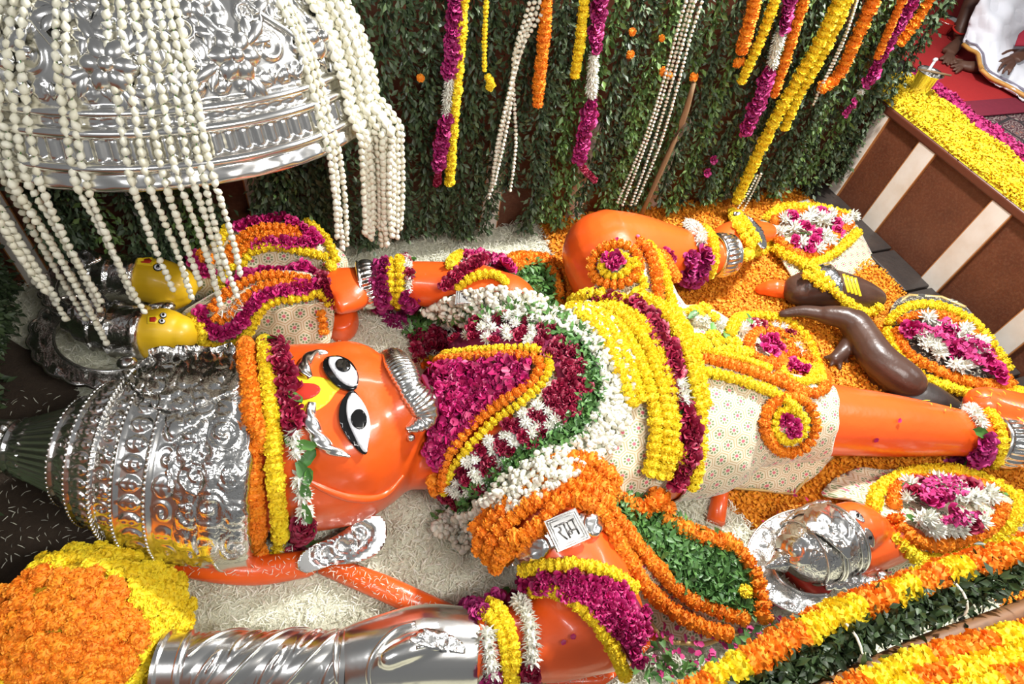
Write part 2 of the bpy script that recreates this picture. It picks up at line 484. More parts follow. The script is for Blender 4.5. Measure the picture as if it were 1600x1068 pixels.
c = t.mix(t.math('GREATER_THAN', s1, 0.55), (0.075, 0.022, 0.030), (0.34, 0.27, 0.24))
c = t.mix(t.math('LESS_THAN', v1, 0.16), c, (0.36, 0.15, 0.11))
v2 = t.voro(5, 'DISTANCE_TO_EDGE', rnd=0.3)
c = t.mix(t.math('LESS_THAN', v2, 0.05), c, (0.02, 0.018, 0.02))
c = t.mix(t.math('MULTIPLY', t.noise(150, 2), 0.5), c, (0.04, 0.015, 0.02))
t.base(c); t.set(Roughness=0.95); t.bump(t.noise(260, 2), 0.5, 0.004)
t = NT('carpet_maroon'); t.base(t.mix(t.noise(50, 3), (0.20, 0.010, 0.03), (0.12, 0.006, 0.02))); t.set(Roughness=0.95)
t = NT('skin'); t.base(t.mix(t.noise(14, 4), (0.125, 0.058, 0.036), (0.085, 0.038, 0.024))); t.set(Roughness=0.5); t.bump(t.noise(90, 3), 0.25, 0.003)
t = NT('nail'); t.base((0.24, 0.13, 0.10)); t.set(Roughness=0.35)
t = NT('dhoti'); t.base(t.mix(t.noise(7, 3), (0.80, 0.81, 0.86), (0.70, 0.71, 0.78))); t.set(Roughness=0.8, Sheen_Weight=0.2); t.bump(t.noise(400, 1), 0.2, 0.002)
t = NT('dhoti_gold'); t.base(t.mix(t.noise(40, 2), (0.62, 0.33, 0.08), (0.50, 0.24, 0.05))); t.set(Roughness=0.5)
t = NT('dhoti_grey'); t.base((0.22, 0.20, 0.26)); t.set(Roughness=0.7)
t = NT('shawl_red'); t.base((0.30, 0.01, 0.03)); t.set(Roughness=0.8)
t = NT('steel'); t.base((0.80, 0.78, 0.72)); t.set(Metallic=1.0, Roughness=0.16)
t = NT('brass'); t.base((0.78, 0.60, 0.26)); t.set(Metallic=1.0, Roughness=0.22)
t = NT('dark_hall'); t.base((0.02, 0.012, 0.010)); t.set(Roughness=0.8)
t = NT('thread'); t.base((0.75, 0.72, 0.60)); t.set(Roughness=0.8)
t = NT('vermilion'); t.base((0.55, 0.02, 0.01)); t.set(Roughness=0.9)

# ------------------------------------------------------------------ flower and leaf meshes (unit size, shared)
def rot_to(z, roll=0.0):
    z = Vector(z).normalized()
    return z.to_track_quat('Z', 'Y') @ Quaternion((0, 0, 1), roll)
def marigold_mesh(name, mat, seed, flat=0.72):
    r = random.Random(seed); mb = MB()
    mb.ball((0, 0, 0), (0.38, 0.38, 0.38 * flat), 9, 6)
    for th, n in ((0.25, 4), (0.65, 9), (1.05, 12), (1.45, 14), (1.9, 12), (2.4, 8)):
        for k in range(n):
            a = 2 * PI * (k + r.random() * 0.6) / n; t2 = th + r.uniform(-0.14, 0.14)
            d = Vector((math.sin(t2) * math.cos(a), math.sin(t2) * math.sin(a), math.cos(t2)))
            s = d.cross(Vector((0.3, 0.2, 1)) if abs(d.z) < 0.9 else Vector((1, 0, 0))).normalized()
            u = s.cross(d); tw = r.uniform(0, PI); s2 = s * math.cos(tw) + u * math.sin(tw); u2 = d.cross(s2)
            L = r.uniform(0.44, 0.53); w = r.uniform(0.09, 0.13)
            def sq(v): return (v.x, v.y, v.z * flat)
            b = d * 0.30
            mb.add([sq(b - s2 * w * 0.6), sq(d * L * 0.95 - s2 * w + u2 * 0.04), sq(d * L), sq(d * L * 0.95 + s2 * w + u2 * 0.04), sq(b + s2 * w * 0.6)],
                   [(0, 1, 2), (0, 2, 4), (2, 3, 4)])
    return mesh_from(name, mb.v, mb.f, mat, False)
def petal(mb, d, side, c, L, w, cup, base=0.0):
    n = d.cross(side)
    v = []
    for i, t in enumerate((0.0, 0.45, 0.85, 1.0)):
        ww = w * (0.35, 0.95, 0.8, 0.25)[i]
        for s in (-1, 0, 1):
            v.append(c + d * (base + L * t) + side * (ww * s) + n * (cup * (s * s) * (0.4 + t) - cup * t * t * 1.2))
    mb.add(v, [(i * 3 + j, i * 3 + j + 1, i * 3 + j + 4, i * 3 + j + 3) for i in range(3) for j in range(2)])
def rose_mesh(name, mat, seed):
    r = random.Random(seed); mb = MB()
    for ring, n, tilt, L in ((0, 3, 1.25, 0.42), (1, 4, 0.9, 0.48), (2, 5, 0.45, 0.52)):
        for k in range(n):
            a = 2 * PI * (k + r.random() * 0.4) / n + ring
            tl = tilt + r.uniform(-0.2, 0.2)
            h = Vector((math.cos(a), math.sin(a), 0)); d = h * math.cos(tl) + UP * math.sin(tl)
            s = Vector((-math.sin(a), math.cos(a), 0))
            petal(mb, d, s, Vector((0, 0, -0.12)) + h * 0.04 * ring, L, 0.27, -0.12)
    return mesh_from(name, mb.v, mb.f, mat, True)
def white_mesh(name, mat, seed):
    r = random.Random(seed); mb = MB(); mb.ball((0, 0, 0), (0.26, 0.26, 0.2), 7, 5)
    for th, n in ((0.2, 3), (0.7, 8), (1.15, 10), (1.6, 11), (2.1, 8)):
        for k in range(n):
            a = 2 * PI * (k + r.random() * 0.7) / n; t2 = th + r.uniform(-0.2, 0.2)
            d = Vector((math.sin(t2) * math.cos(a), math.sin(t2) * math.sin(a), math.cos(t2)))
            s = d.cross(Vector((0.2, 0.1, 1)) if abs(d.z) < 0.9 else Vector((1, 0, 0))).normalized(); u = s.cross(d)
            L = r.uniform(0.4, 0.56); w = r.uniform(0.05, 0.08)
            mb.add([d * 0.1 - s * w * .6, d * L * 0.7 - s * w, d * L + u * 0.05, d * L * 0.7 + s * w, d * 0.1 + s * w * .6], [(0, 1, 2), (0, 2, 4), (2, 3, 4)])
    return mesh_from(name, mb.v, mb.f, mat, False)
def bud_mesh(name, mat, seed):
    mb = MB(); r = random.Random(seed)
    mb.lathe((0, 0, -0.5), UP, [(0.0, 0.02), (0.1, 0.22), (0.35, 0.37), (0.6, 0.33), (0.82, 0.17), (1.0, 0.03)], 7, wob=lambda j, p: 1 + 0.10 * math.sin(5 * p + seed))
    return mesh_from(name, mb.v, mb.f, mat, True)
FL = {}
for k in ('orange', 'yellow'):
    FL['m_' + k] = [marigold_mesh('marigold_' + k, M['marigold_' + k], s) for s in range(4)]
FL['rose'] = [rose_mesh('rose_bloom', M['rose_dark'], s) for s in range(4)]
FL['rpink'] = [rose_mesh('pink_rose_bloom', M['rose_pink'], s) for s in range(4)]
FL['mag'] = [rose_mesh('magenta_bloom', M['magenta'], s) for s in range(4)]
FL['white'] = [white_mesh('white_bloom', M['white_flower'], s) for s in range(4)]
FL['jas'] = [bud_mesh('jasmine_bud', M['jasmine'], s) for s in range(3)]
_lf = MB(); petal(_lf, Vector((1, 0, 0)), Vector((0, 1, 0)), Vector((0, 0, 0)), 1.0, 0.26, 0.10)
FL['leaf'] = [mesh_from('leaf_blade', _lf.v, _lf.f, M['leaf_green'], True)]
PART = {'m_orange': 'orange_marigold', 'm_yellow': 'yellow_marigold', 'rose': 'dark_rose', 'rpink': 'pink_rose', 'mag': 'magenta_rose', 'white': 'white_blossom', 'jas': 'jasmine_bud', 'leaf': 'leaf'}

def scatter(tv, tf, pos, rot, scale):
    """numpy: copies of a template -> one vertex and face list"""
    tv = np.array(tv); tf = np.array(tf); N = len(pos)
    v = np.einsum('nij,kj->nki', rot, tv) * np.asarray(scale).reshape(N, 1, -1) + np.asarray(pos)[:, None, :]
    f = (tf[None] + (np.arange(N) * len(tv))[:, None, None]).reshape(-1, tf.shape[1])
    return v.reshape(-1, 3), f
def np_mesh(name, v, f, mat, smooth=False):
    me = bpy.data.meshes.new(name); n, k = f.shape
    me.vertices.add(len(v)); me.vertices.foreach_set('co', np.ascontiguousarray(v, dtype=np.float32).ravel())
    me.loops.add(n * k); me.loops.foreach_set('vertex_index', np.ascontiguousarray(f, dtype=np.int32).ravel())
    me.polygons.add(n); me.polygons.foreach_set('loop_start', np.arange(0, n * k, k, dtype=np.int32))
    me.polygons.foreach_set('loop_total', np.full(n, k, dtype=np.int32))
    if smooth: me.polygons.foreach_set('use_smooth', np.ones(n, dtype=bool))
    me.materials.append(mat); me.update(calc_edges=True); me.validate()
    return me
def rand_rot(n, zdir=None, tilt=None):
    """random rotation matrices; with zdir, +z follows zdir within tilt"""
    a = RNG.normal(size=(n, 3))
    if zdir is not None: a = np.asarray(zdir) + a * tilt
    z = a / np.linalg.norm(a, axis=1)[:, None]
    b = RNG.normal(size=(n, 3)); x = np.cross(b, z); x /= np.linalg.norm(x, axis=1)[:, None]
    y = np.cross(z, x)
    return np.stack([x, y, z], 2)
SLIVER_V = [(-0.5, -0.05, 0), (0.0, -0.065, 0.10), (0.5, -0.02, 0), (0.5, 0.02, 0), (0.0, 0.065, 0.10), (-0.5, 0.05, 0)]
SLIVER_F = [(0, 1, 4, 5), (1, 2, 3, 4)]
PETAL_V = [(-0.5, 0, 0), (0.0, -0.32, 0.10), (0.5, -0.12, 0.16), (0.5, 0.12, 0.16), (0.0, 0.32, 0.10)]
PETAL_F = [(0, 1, 4), (1, 2, 4), (2, 3, 4)]
LEAF_V = [(0, 0, 0), (0.5, -0.24, 0.10), (1.0, 0, -0.06), (0.5, 0.24, 0.10), (0.5, 0, 0.0)]
LEAF_F = [(0, 1, 4), (1, 2, 4), (2, 3, 4), (3, 0, 4)]

def flower(kind, parent, loc, zdir, size, roll=None, squash=None):
    me = random.choice(FL[kind])
    sc = (size, size, size * (squash or 1.0))
    return link(PART[kind], me, parent, loc, rot_to(zdir, random.uniform(0, 6.28) if roll is None else roll), sc)
def depth_at(p, bvh):
    l, n = hit(p[0], p[1], bvh)
    if l is None: return 2.6
    q = CM.T @ (np.array(l) - CAMP); return q[2]
def garland(name, label, cat, paths, bvh, group=None, base=None, root=None):
    """paths: dicts(pix, kind or pattern, size, gap, lift) ; every bloom is a part"""
    made = []
    first = None
    for d in paths:
        if 'pts' in d:
            a = catmull(np.array([tuple(q) for q in d['pts']]), 0.02); m = np.tile(np.array(d.get('nrm', (0, 0, 1.0))), (len(a), 1))
        else:
            if 'spx' in d: d['size'] = d['spx'] * depth_at(d['pix'][len(d['pix']) // 2], d.get('on', bvh)) / FPX
            a, m = path_on(d['pix'], d.get('on', bvh), d.get('lift', 0.35) * d['size'], d.get('smooth', 3))
        made.append((d, a, m))
    if root is None:
        allp = np.vstack([a for _, a, _ in made])
        root = empty(name, base or (allp[:, 0].mean(), allp[:, 1].mean(), allp[:, 2].min()), label, cat, group)
    for d, a, m in made:
        size = d['size']; gap = d.get('gap', 0.58) * size
        pa, pm, pt, L = resample(a, m, gap)
        pat = d['kind']
        for i in range(len(pa)):
            k = pat if isinstance(pat, str) else pat[int(i * d.get('rate', 1)) % len(pat)] if not d.get('span') else pat[min(len(pat) - 1, int(i / len(pa) * len(pat)))]
            s = size * random.uniform(0.9, 1.1)
            if k == 'leaf':
                z = Vector(pm[i]) + Vector((random.uniform(-.5, .5), random.uniform(-.5, .5), 0.2)); flower(k, root, pa[i], z, s * 1.1)
            elif k in ('m_orange', 'm_yellow', 'white') and d.get('bead', True):
                z = Vector(pt[i]) + Vector((random.gauss(0, .12), random.gauss(0, .12), random.gauss(0, .12)))
                flower(k, root, pa[i], z, s)
            elif k == 'jas':
                flower(k, root, pa[i], Vector(pt[i]) * random.choice((1, -1)) + Vector((random.gauss(0, .3), random.gauss(0, .3), random.gauss(0, .3))), s)
            else:
                z = Vector(pm[i]) + Vector((random.gauss(0, .35), random.gauss(0, .35), random.gauss(0, .35)))
                flower(k, root, Vector(pa[i]) + Vector((random.gauss(0, .08), random.gauss(0, .08), 0)) * s, z, s * 1.15)
    return root
def fill_points(poly, spacing, bvh, jitter=0.35):
    """points spread inside an outline of the photograph, laid on the surface"""
    xs = [p[0] for p in poly]; ys = [p[1] for p in poly]; out = []
    j = 0; y = min(ys)
    while y < max(ys):
        x = min(xs) + (spacing / 2 if j % 2 else 0)
        while x < max(xs):
            qx = x + random.uniform(-1, 1) * spacing * jitter; qy = y + random.uniform(-1, 1) * spacing * jitter
            if inside(poly, qx, qy):
                l, n = hit(qx, qy, bvh)
                if l is not None: out.append((l, n, qx, qy))
            x += spacing
        y += spacing * 0.87; j += 1
    return out
# ------------------------------------------------------------------ the pit: floor, walls, platform
YB, XR, XL, WH, YF = 0.80, 2.58, -2.12, 0.655, -2.3
def struct(name, o, label=None):
    o['kind'] = 'structure'
    if label: o['label'] = label
    return o
def grid(x0, x1, y0, y1, z, n=2):
    xs = np.linspace(x0, x1, n); ys = np.linspace(y0, y1, n)
    v = [(x, y, z) for y in ys for x in xs]
    return v, [(j * n + i, j * n + i + 1, (j + 1) * n + i + 1, (j + 1) * n + i) for j in range(n - 1) for i in range(n - 1)]
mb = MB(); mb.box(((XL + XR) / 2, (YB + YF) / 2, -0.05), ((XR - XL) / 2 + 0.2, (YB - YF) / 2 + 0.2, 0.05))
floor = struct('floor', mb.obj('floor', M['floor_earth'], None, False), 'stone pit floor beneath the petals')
# back wall: brown panels between cream pilasters
mb = MB(); mb.box(((XL + XR) / 2, YB + 0.06, 0.85), ((XR - XL) / 2 - 0.03, 0.06, 0.85)); mb.box((XR, YB + 0.06, 0.30), (0.12, 0.06, 0.30))
wall_back = struct('wall_back', mb.obj('wall_back', M['wall_brown'], None, False), 'brown back wall hidden behind hung greenery')
mb = MB(); mb.box((XR + 0.06, (YB + YF) / 2, WH / 2), (0.06, (YB - YF) / 2, WH / 2 - 0.002))
wall_right = struct('wall_right', mb.obj('wall_right', M['wall_brown'], None, False), 'brown right pit wall with slanting cream pilasters')
mb = MB(); mb.box((XL - 0.06, (YB + YF) / 2, 0.55), (0.06, (YB - YF) / 2, 0.55))
wall_left = struct('wall_left', mb.obj('wall_left', M['wall_brown'], None, False), 'brown wall on the left behind greenery')
def pilaster(parent, c, h):
    mb = MB(); mb.box(c, h); o = mb.obj('pilaster', M['cream_paint'], parent, False)
    bv = o.modifiers.new('bevel', 'BEVEL'); bv.width = 0.004; bv.segments = 1
    e = MB()
    for s in (-1, 1):
        if h[0] < h[1]: e.box((c[0] + 0.002, c[1] + s * (h[1] - 0.002), c[2]), (h[0], 0.005, h[2]))
        else: e.box((c[0] + s * (h[0] - 0.002), c[1] + 0.002, c[2]), (0.005, h[1], h[2]))
    e.obj('pilaster_edge', M['rust_edge'], o, False)
for y in (0.70, 0.345, -0.19, -0.69, -1.2, -1.7):
    pilaster(wall_right, (XR - 0.008, y, 0.31), (0.012, 0.042 if y > 0.6 else 0.062, 0.305))
for x in (-1.95, -1.45, -0.99, -0.45, 0.14, 0.66, 1.2, 1.75, 2.2):
    pilaster(wall_back, (x, YB - 0.006, 0.31), (0.05, 0.012, 0.305))
mb = MB(); mb.box((XR + 0.035, (YB + YF) / 2, 0.632), (0.06, (YB - YF) / 2, 0.026)); o = mb.obj('coping', M['brown_paint'], wall_right, False)
bv = o.modifiers.new('bevel', 'BEVEL'); bv.width = 0.012; bv.segments = 3
# raised hall floor round the pit
mb = MB(); mb.box((4.9, 0.6, 0.60), (2.25, 3.0, 0.055)); mb.box((0.3, 3.3, 0.60), (2.4, 2.38, 0.055))
plat = struct('floor_platform', mb.obj('floor_platform', M['dark_hall'], None, False), 'raised hall floor beyond the pit')
mb = MB(); mb.box((3.5, 3.65, 1.9), (6.5, 0.05, 1.9)); struct('wall_hall', mb.obj('wall_hall', M['dark_hall'], None, False), 'dark hall wall far behind')
# black stone gutter along the right wall
mb = MB()
for k in range(9):
    y = 0.62 - k * 0.33; mb2 = MB(); mb2.box((XR - 0.11, y, 0.018), (0.105, 0.158, 0.022))
    if k == 0: gut = empty('floor_gutter', (XR - 0.11, -0.5, 0)); gut['kind'] = 'structure'; gut['label'] = 'black stone gutter along the right wall'
    o = mb2.obj('stone_slab', M['black_stone'], gut, False); bv = o.modifiers.new('bevel', 'BEVEL'); bv.width = 0.008; bv.segments = 2

# ------------------------------------------------------------------ petal beds (nobody could count them)
def bed(name, poly, z, mat_bed, mat_pet, n, size, tv, tf, label, cat, zj=0.02, keep=None, tilt=0.6):
    """poly in world xy"""
    xs = [p[0] for p in poly]; ys = [p[1] for p in poly]
    step = 0.05; bm = bmesh.new(); bm.faces.new([bm.verts.new((x, y, 0)) for x, y in poly])
    for k in np.arange(min(xs) + 0.01, max(xs), step): bmesh.ops.bisect_plane(bm, geom=bm.verts[:] + bm.edges[:] + bm.faces[:], plane_co=(k, 0, 0), plane_no=(1, 0, 0))
    for k in np.arange(min(ys) + 0.01, max(ys), step): bmesh.ops.bisect_plane(bm, geom=bm.verts[:] + bm.edges[:] + bm.faces[:], plane_co=(0, k, 0), plane_no=(0, 1, 0))
    def hgt(x, y): return 0.006 * (math.sin(9 * x + 3 * y) + math.sin(14 * y - 5 * x + 1) + math.sin(23 * x + 17 * y)) * 0.8 + 0.016
    for v in bm.verts: v.co.z = z + (0.001 if v.is_boundary else hgt(v.co.x, v.co.y))
    bv = [v.co.copy() for v in bm.verts]; bm.verts.index_update(); bf = [[v.index for v in f.verts] for f in bm.faces]; bm.free()
    pts = []
    while len(pts) < n:
        m = n - len(pts)
        q = RNG.uniform((min(xs), min(ys)), (max(xs), max(ys)), (m * 2 + 50, 2))
        pts += [(a, b) for a, b in q if inside(poly, a, b) and (keep is None or keep(a, b))]
    pts = np.array(pts[:n]); zz = np.array([hgt(a, b) for a, b in pts]) + z + RNG.uniform(0, zj, n)
    rot = rand_rot(n, np.tile((0, 0, 1.0), (n, 1)), tilt)
    v, f = scatter(tv, tf, np.column_stack([pts, zz]), rot, RNG.uniform(0.7, 1.25, (n, 1)) * size)
    o = build(name, bv, bf, mat_bed, None, True)
    vv = v - np.array(o.location)
    me = np_mesh(name, vv, f, mat_pet)
    c = bpy.data.objects.new('loose_petals', me); COL.objects.link(c); c.parent = o; c['kind'] = 'stuff'
    return tag(o, label, cat, None, 'stuff')
EDGE = [(0.44, 0.80), (0.42, 0.30), (0.40, -0.3), (0.56, -0.98), (0.62, -1.18), (0.76, -1.30), (1.3, -1.36), (1.45, -1.75), (2.35, -1.75)]
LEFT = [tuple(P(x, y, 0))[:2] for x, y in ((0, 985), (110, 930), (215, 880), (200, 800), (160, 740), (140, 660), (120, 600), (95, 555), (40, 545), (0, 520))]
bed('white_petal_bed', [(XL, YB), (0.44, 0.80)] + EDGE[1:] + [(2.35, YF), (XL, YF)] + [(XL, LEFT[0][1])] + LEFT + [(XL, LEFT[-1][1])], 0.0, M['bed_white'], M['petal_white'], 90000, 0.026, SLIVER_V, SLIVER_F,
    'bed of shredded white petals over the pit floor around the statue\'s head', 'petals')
bed('orange_petal_bed', EDGE + [(XR - 0.215, -1.75), (XR - 0.215, YB)], 0.0, M['bed_orange'], M['petal_orange'], 60000, 0.017, PETAL_V, PETAL_F,
    'bed of loose orange marigold petals around the statue\'s legs', 'petals')
bed('yellow_petal_bed', [(XR - 0.02, YB - 0.02), (XR - 0.02, -2.0), (2.92, -2.0), (2.92, 0.2), (2.96, 0.6), (3.02, 1.0), (2.62, 1.0)], WH + 0.003, M['bed_yellow'], M['petal_yellow'], 26000, 0.02, PETAL_V, PETAL_F,
    'strip of bright yellow petals along the platform edge', 'petals')
bed('pink_petal_bed', [(2.92, -2.0), (3.08, -2.0), (3.08, 0.2), (3.10, 0.6), (3.16, 1.05), (3.02, 1.0), (2.96, 0.6), (2.92, 0.2)], WH + 0.003, M['bed_rose'], M['petal_pink'], 6500, 0.026, PETAL_V, PETAL_F,
    'strip of pink rose petals beside the yellow petals', 'petals')
# ------------------------------------------------------------------ the great reclining statue
def remesh(mb, name, mat, voxel=0.012, smooth=8):
    me = mesh_from('tmp', mb.v, mb.f); o = bpy.data.objects.new('tmp', me); COL.objects.link(o)
    m = o.modifiers.new('r', 'REMESH'); m.mode = 'VOXEL'; m.voxel_size = voxel; m.use_smooth_shade = True
    if smooth:
        s = o.modifiers.new('s', 'SMOOTH'); s.factor = 0.5; s.iterations = smooth
    dg = bpy.context.evaluated_depsgraph_get(); dg.update()
    nm = bpy.data.meshes.new_from_object(o.evaluated_get(dg)); nm.name = name
    nm.materials.clear(); nm.materials.append(mat)
    bpy.data.objects.remove(o); bpy.data.meshes.remove(me)
    return nm
def place_mesh(name, me, parent):
    o = bpy.data.objects.new(name, me); COL.objects.link(o)
    off = Vector((0, 0, 0)); p = parent
    while p is not None: off += p.location; p = p.parent
    me.transform(Matrix.Translation(-off)); o.parent = parent
    return o
def limb(mb, secs, n=22, extra=True):
    """secs: (px, py, z, half width, half height), with round ends"""
    s = [(P(a, b, z), w, h) for a, b, z, w, h in secs]
    p = np.array([tuple(q[0]) + (q[1], q[2]) for q in s]); d = catmull(p, 0.03)
    mb.loft([(Vector(q[:3]), q[3], q[4]) for q in d], n)
    for q in (d[0], d[-1]): mb.ball(q[:3], min(q[3], q[4]) * 0.98, 16, 10)
HC = Vector((-0.87, -0.44, 0.0)); HX = Vector((0.974, -0.226, 0)).normalized(); HY = Vector((-HX.y, HX.x, 0))
def HP(s, t, z): return HC + HX * s + HY * t + UP * z
body = MB()
# head: broad mask with full cheeks, then muzzle and chin
HSEC = [(-0.44, 0.27, 0.27, 0.25), (-0.34, 0.31, 0.30, 0.25), (-0.2, 0.325, 0.315, 0.25), (-0.05, 0.33, 0.32, 0.25), (0.06, 0.315, 0.315, 0.25),
        (0.14, 0.28, 0.305, 0.245), (0.21, 0.225, 0.285, 0.24), (0.265, 0.165, 0.25, 0.24), (0.305, 0.10, 0.18, 0.24), (0.325, 0.03, 0.06, 0.24)]
body.loft([(HP(s, 0, z), w, h) for s, w, h, z in HSEC], 40)
body.ball(HP(0.20, 0, 0.40), (0.13, 0.15, 0.155), 24, 16, (HX, HY, UP))       # muzzle
body.ball(HP(0.03, -0.15, 0.34), (0.17, 0.14, 0.19), 20, 14, (HX, HY, UP))      # cheeks
body.ball(HP(0.03, 0.15, 0.34), (0.17, 0.14, 0.19), 20, 14, (HX, HY, UP))
body.loft([(HP(0.15, 0, 0.18), 0.17, 0.17), (HP(0.55, 0, 0.2), 0.20, 0.19)], 24)  # neck
# torso
TS = [(-0.50, -0.50, 0.22, 0.19, 0.2), (-0.42, -0.51, 0.34, 0.21, 0.2), (-0.28, -0.53, 0.44, 0.27, 0.2), (-0.10, -0.55, 0.455, 0.32, 0.2), (0.10, -0.56, 0.43, 0.325, 0.19), (0.30, -0.56, 0.42, 0.32, 0.18),
      (0.48, -0.57, 0.43, 0.32, 0.18), (0.64, -0.60, 0.43, 0.30, 0.18), (0.78, -0.66, 0.34, 0.26, 0.17), (0.88, -0.70, 0.2, 0.18, 0.16)]
body.loft([(Vector((x, y, z)), w, h) for x, y, w, h, z in TS], 40)
# raised leg: thigh to knee, shin along the wall, foot
limb(body, [(1010, 530, 0.26, 0.2, 0.2), (968, 450, 0.33, 0.20, 0.20), (942, 398, 0.37, 0.195, 0.20)])
limb(body, [(942, 394, 0.37, 0.195, 0.20), (990, 393, 0.345, 0.175, 0.18), (1050, 396, 0.30, 0.135, 0.135), (1100, 400, 0.25, 0.10, 0.10), (1135, 400, 0.22, 0.095, 0.095)])
limb(body, [(1120, 395, 0.20, 0.095, 0.10), (1140, 375, 0.22, 0.095, 0.10), (1165, 365, 0.22, 0.085, 0.075), (1200, 362, 0.2, 0.06, 0.05)])
# straight leg
limb(body, [(1060, 640, 0.21, 0.24, 0.24), (1180, 652, 0.22, 0.19, 0.20), (1290, 655, 0.22, 0.155, 0.155), (1400, 665, 0.19, 0.135, 0.135), (1500, 676, 0.16, 0.105, 0.105), (1570, 690, 0.14, 0.095, 0.095), (1610, 700, 0.14, 0.09, 0.09)])
limb(body, [(1600, 690, 0.16, 0.1, 0.1), (1600, 650, 0.2, 0.10, 0.09), (1535, 630, 0.2, 0.085, 0.08)])
# arm laid back along the wall, open palm
limb(body, [(790, 480, 0.27, 0.15, 0.15), (740, 455, 0.27, 0.125, 0.125), (680, 445, 0.25, 0.105, 0.105), (600, 440, 0.23, 0.09, 0.09), (565, 445, 0.22, 0.085, 0.085)])
limb(body, [(570, 445, 0.22, 0.085, 0.08), (540, 452, 0.24, 0.125, 0.07), (512, 458, 0.25, 0.125, 0.055)])
body.loft([(P(530, 498, 0.0), 0.09, 0.12), (P(530, 498, 0.08), 0.085, 0.11), (P(530, 490, 0.13), 0.06, 0.08)], 16, side=Vector((0, 1, 0)))
# near arm: upper arm, elbow, forearm back to the mace
limb(body, [(850, 790, 0.29, 0.19, 0.19), (880, 850, 0.30, 0.16, 0.16), (915, 920, 0.28, 0.15, 0.15), (940, 975, 0.25, 0.145, 0.14)])
limb(body, [(935, 970, 0.25, 0.145, 0.14), (880, 990, 0.22, 0.13, 0.125), (810, 1005, 0.2, 0.115, 0.115), (740, 1015, 0.2, 0.11, 0.11)])
statue = empty('reclining_statue', (0.2, -0.6, 0), 'huge glossy orange statue lying on its back among petals and garlands', 'statue')
body_o = place_mesh('body', remesh(body, 'body', M['orange_enamel']), statue)
B_BODY = bvh_of(body_o)
B_ALL = bvh_of(body_o, floor)

def patch(points):
    """a draped surface through (px, py, z) control points"""
    from mathutils.geometry import delaunay_2d_cdt
    vs, es, fs, ov, oe, of = delaunay_2d_cdt([Vector((p[0], p[1])) for p in points], [], [], 0, 0.001)
    zz = {}
    for i, o in enumerate(ov): zz[i] = points[o[0]][2] if o else 0.1
    return BVHTree.FromPolygons([P(v.x, v.y, zz[i]) for i, v in enumerate(vs)], [list(f) for f in fs])
def shell(name, bvh_src, pred, off, mat, parent, passes=6, thick=0.006):
    """a garment: the part of a body surface picked by pred, lifted off it, hem smoothed"""
    me = bvh_src.data; o0 = Vector((0, 0, 0)); p = bvh_src
    while p is not None: o0 += p.location; p = p.parent
    co = [v.co + o0 for v in me.vertices]; nr = [v.normal.copy() for v in me.vertices]
    fs = []
    for q in me.polygons:
        c = sum((co[i] for i in q.vertices), Vector((0, 0, 0))) / len(q.vertices)
        if pred(c): fs.append(list(q.vertices))
    ids = sorted({i for f in fs for i in f}); mp = {i: k for k, i in enumerate(ids)}
    from collections import Counter
    ec = Counter(tuple(sorted((f[k], f[(k + 1) % len(f)]))) for f in fs for k in range(len(f)))
    nb = {}
    for (a, b), n in ec.items():
        if n == 1: nb.setdefault(a, []).append(b); nb.setdefault(b, []).append(a)
    pos = {i: co[i].copy() for i in ids}
    for _ in range(passes * 2):
        new = {i: (pos[i] * 2 + sum((pos[j] for j in nb[i]), Vector((0, 0, 0)))) / (2 + len(nb[i])) for i in nb}
        pos.update(new)
    w = lambda c: 0.004 * math.sin(c.x * 37 + c.y * 21) * math.sin(c.y * 33 + c.z * 18)
    v = [pos[i] + nr[i] * (off + w(co[i])) for i in ids]
    o = build(name, v, [[mp[i] for i in f] for f in fs], mat, parent)
    sm = o.modifiers.new('cloth', 'SOLIDIFY'); sm.thickness = thick; sm.offset = -1
    return o
# ------------------------------------------------------------------ crown, face and dress of the great statue
def ppm(px, py, bvh): return FPX / depth_at((px, py), bvh)
def ell(cx, cy, rx, ry, n=20, rot=0.0, a0=0.0, a1=2 * PI):
    out = []
    for k in range(n):
        a = a0 + (a1 - a0) * k / (n if a1 - a0 > 6.2 else n - 1)
        x, y = rx * math.cos(a), ry * math.sin(a)
        out.append((cx + x * math.cos(rot) - y * math.sin(rot), cy + x * math.sin(rot) + y * math.cos(rot)))
    return out
def rope(mb, pts, radii, twist=40.0, n=20, k=4, depth=0.12, flat=1.0, nrm=UP, step=0.006):
    """tapered strand with spiral grooves"""
    p = catmull(np.array([tuple(q) + (r,) for q, r in zip(pts, radii)]), step); L = 0.0; rings = []
    for i in range(len(p)):
        if i: L += np.linalg.norm(p[i, :3] - p[i - 1, :3])
        t = Vector(p[min(i + 1, len(p) - 1), :3] - p[max(i - 1, 0), :3]).normalized()
        a = nrm.cross(t); a.normalize(); b = t.cross(a).normalized()
        rings.append([Vector(p[i, :3]) + (a * math.cos(2 * PI * j / n) + b * (math.sin(2 * PI * j / n) * flat)) * (p[i, 3] * (1 + depth * math.sin(k * 2 * PI * j / n + L * twist))) for j in range(n)])
    v = [q for r in rings for q in r]
    f = [(i * n + j, i * n + (j + 1) % n, (i + 1) * n + (j + 1) % n, (i + 1) * n + j) for i in range(len(rings) - 1) for j in range(n)]
    f.append(tuple(range(n - 1, -1, -1))); f.append(tuple((len(rings) - 1) * n + j for j in range(n)))
    return mb.add(v, f)
def on(px, py, bvh, lift=0.0):
    l, n = hit(px, py, bvh)
    if l is None:
        d = ray(px, py); best = min((bvh.find_nearest(EYE + d * t) for t in np.arange(1.2, 4.6, 0.05)), key=lambda q: q[3]); l, n = best[0], best[1]
        if n.dot(d) > 0: n = -n
    return l + n * lift
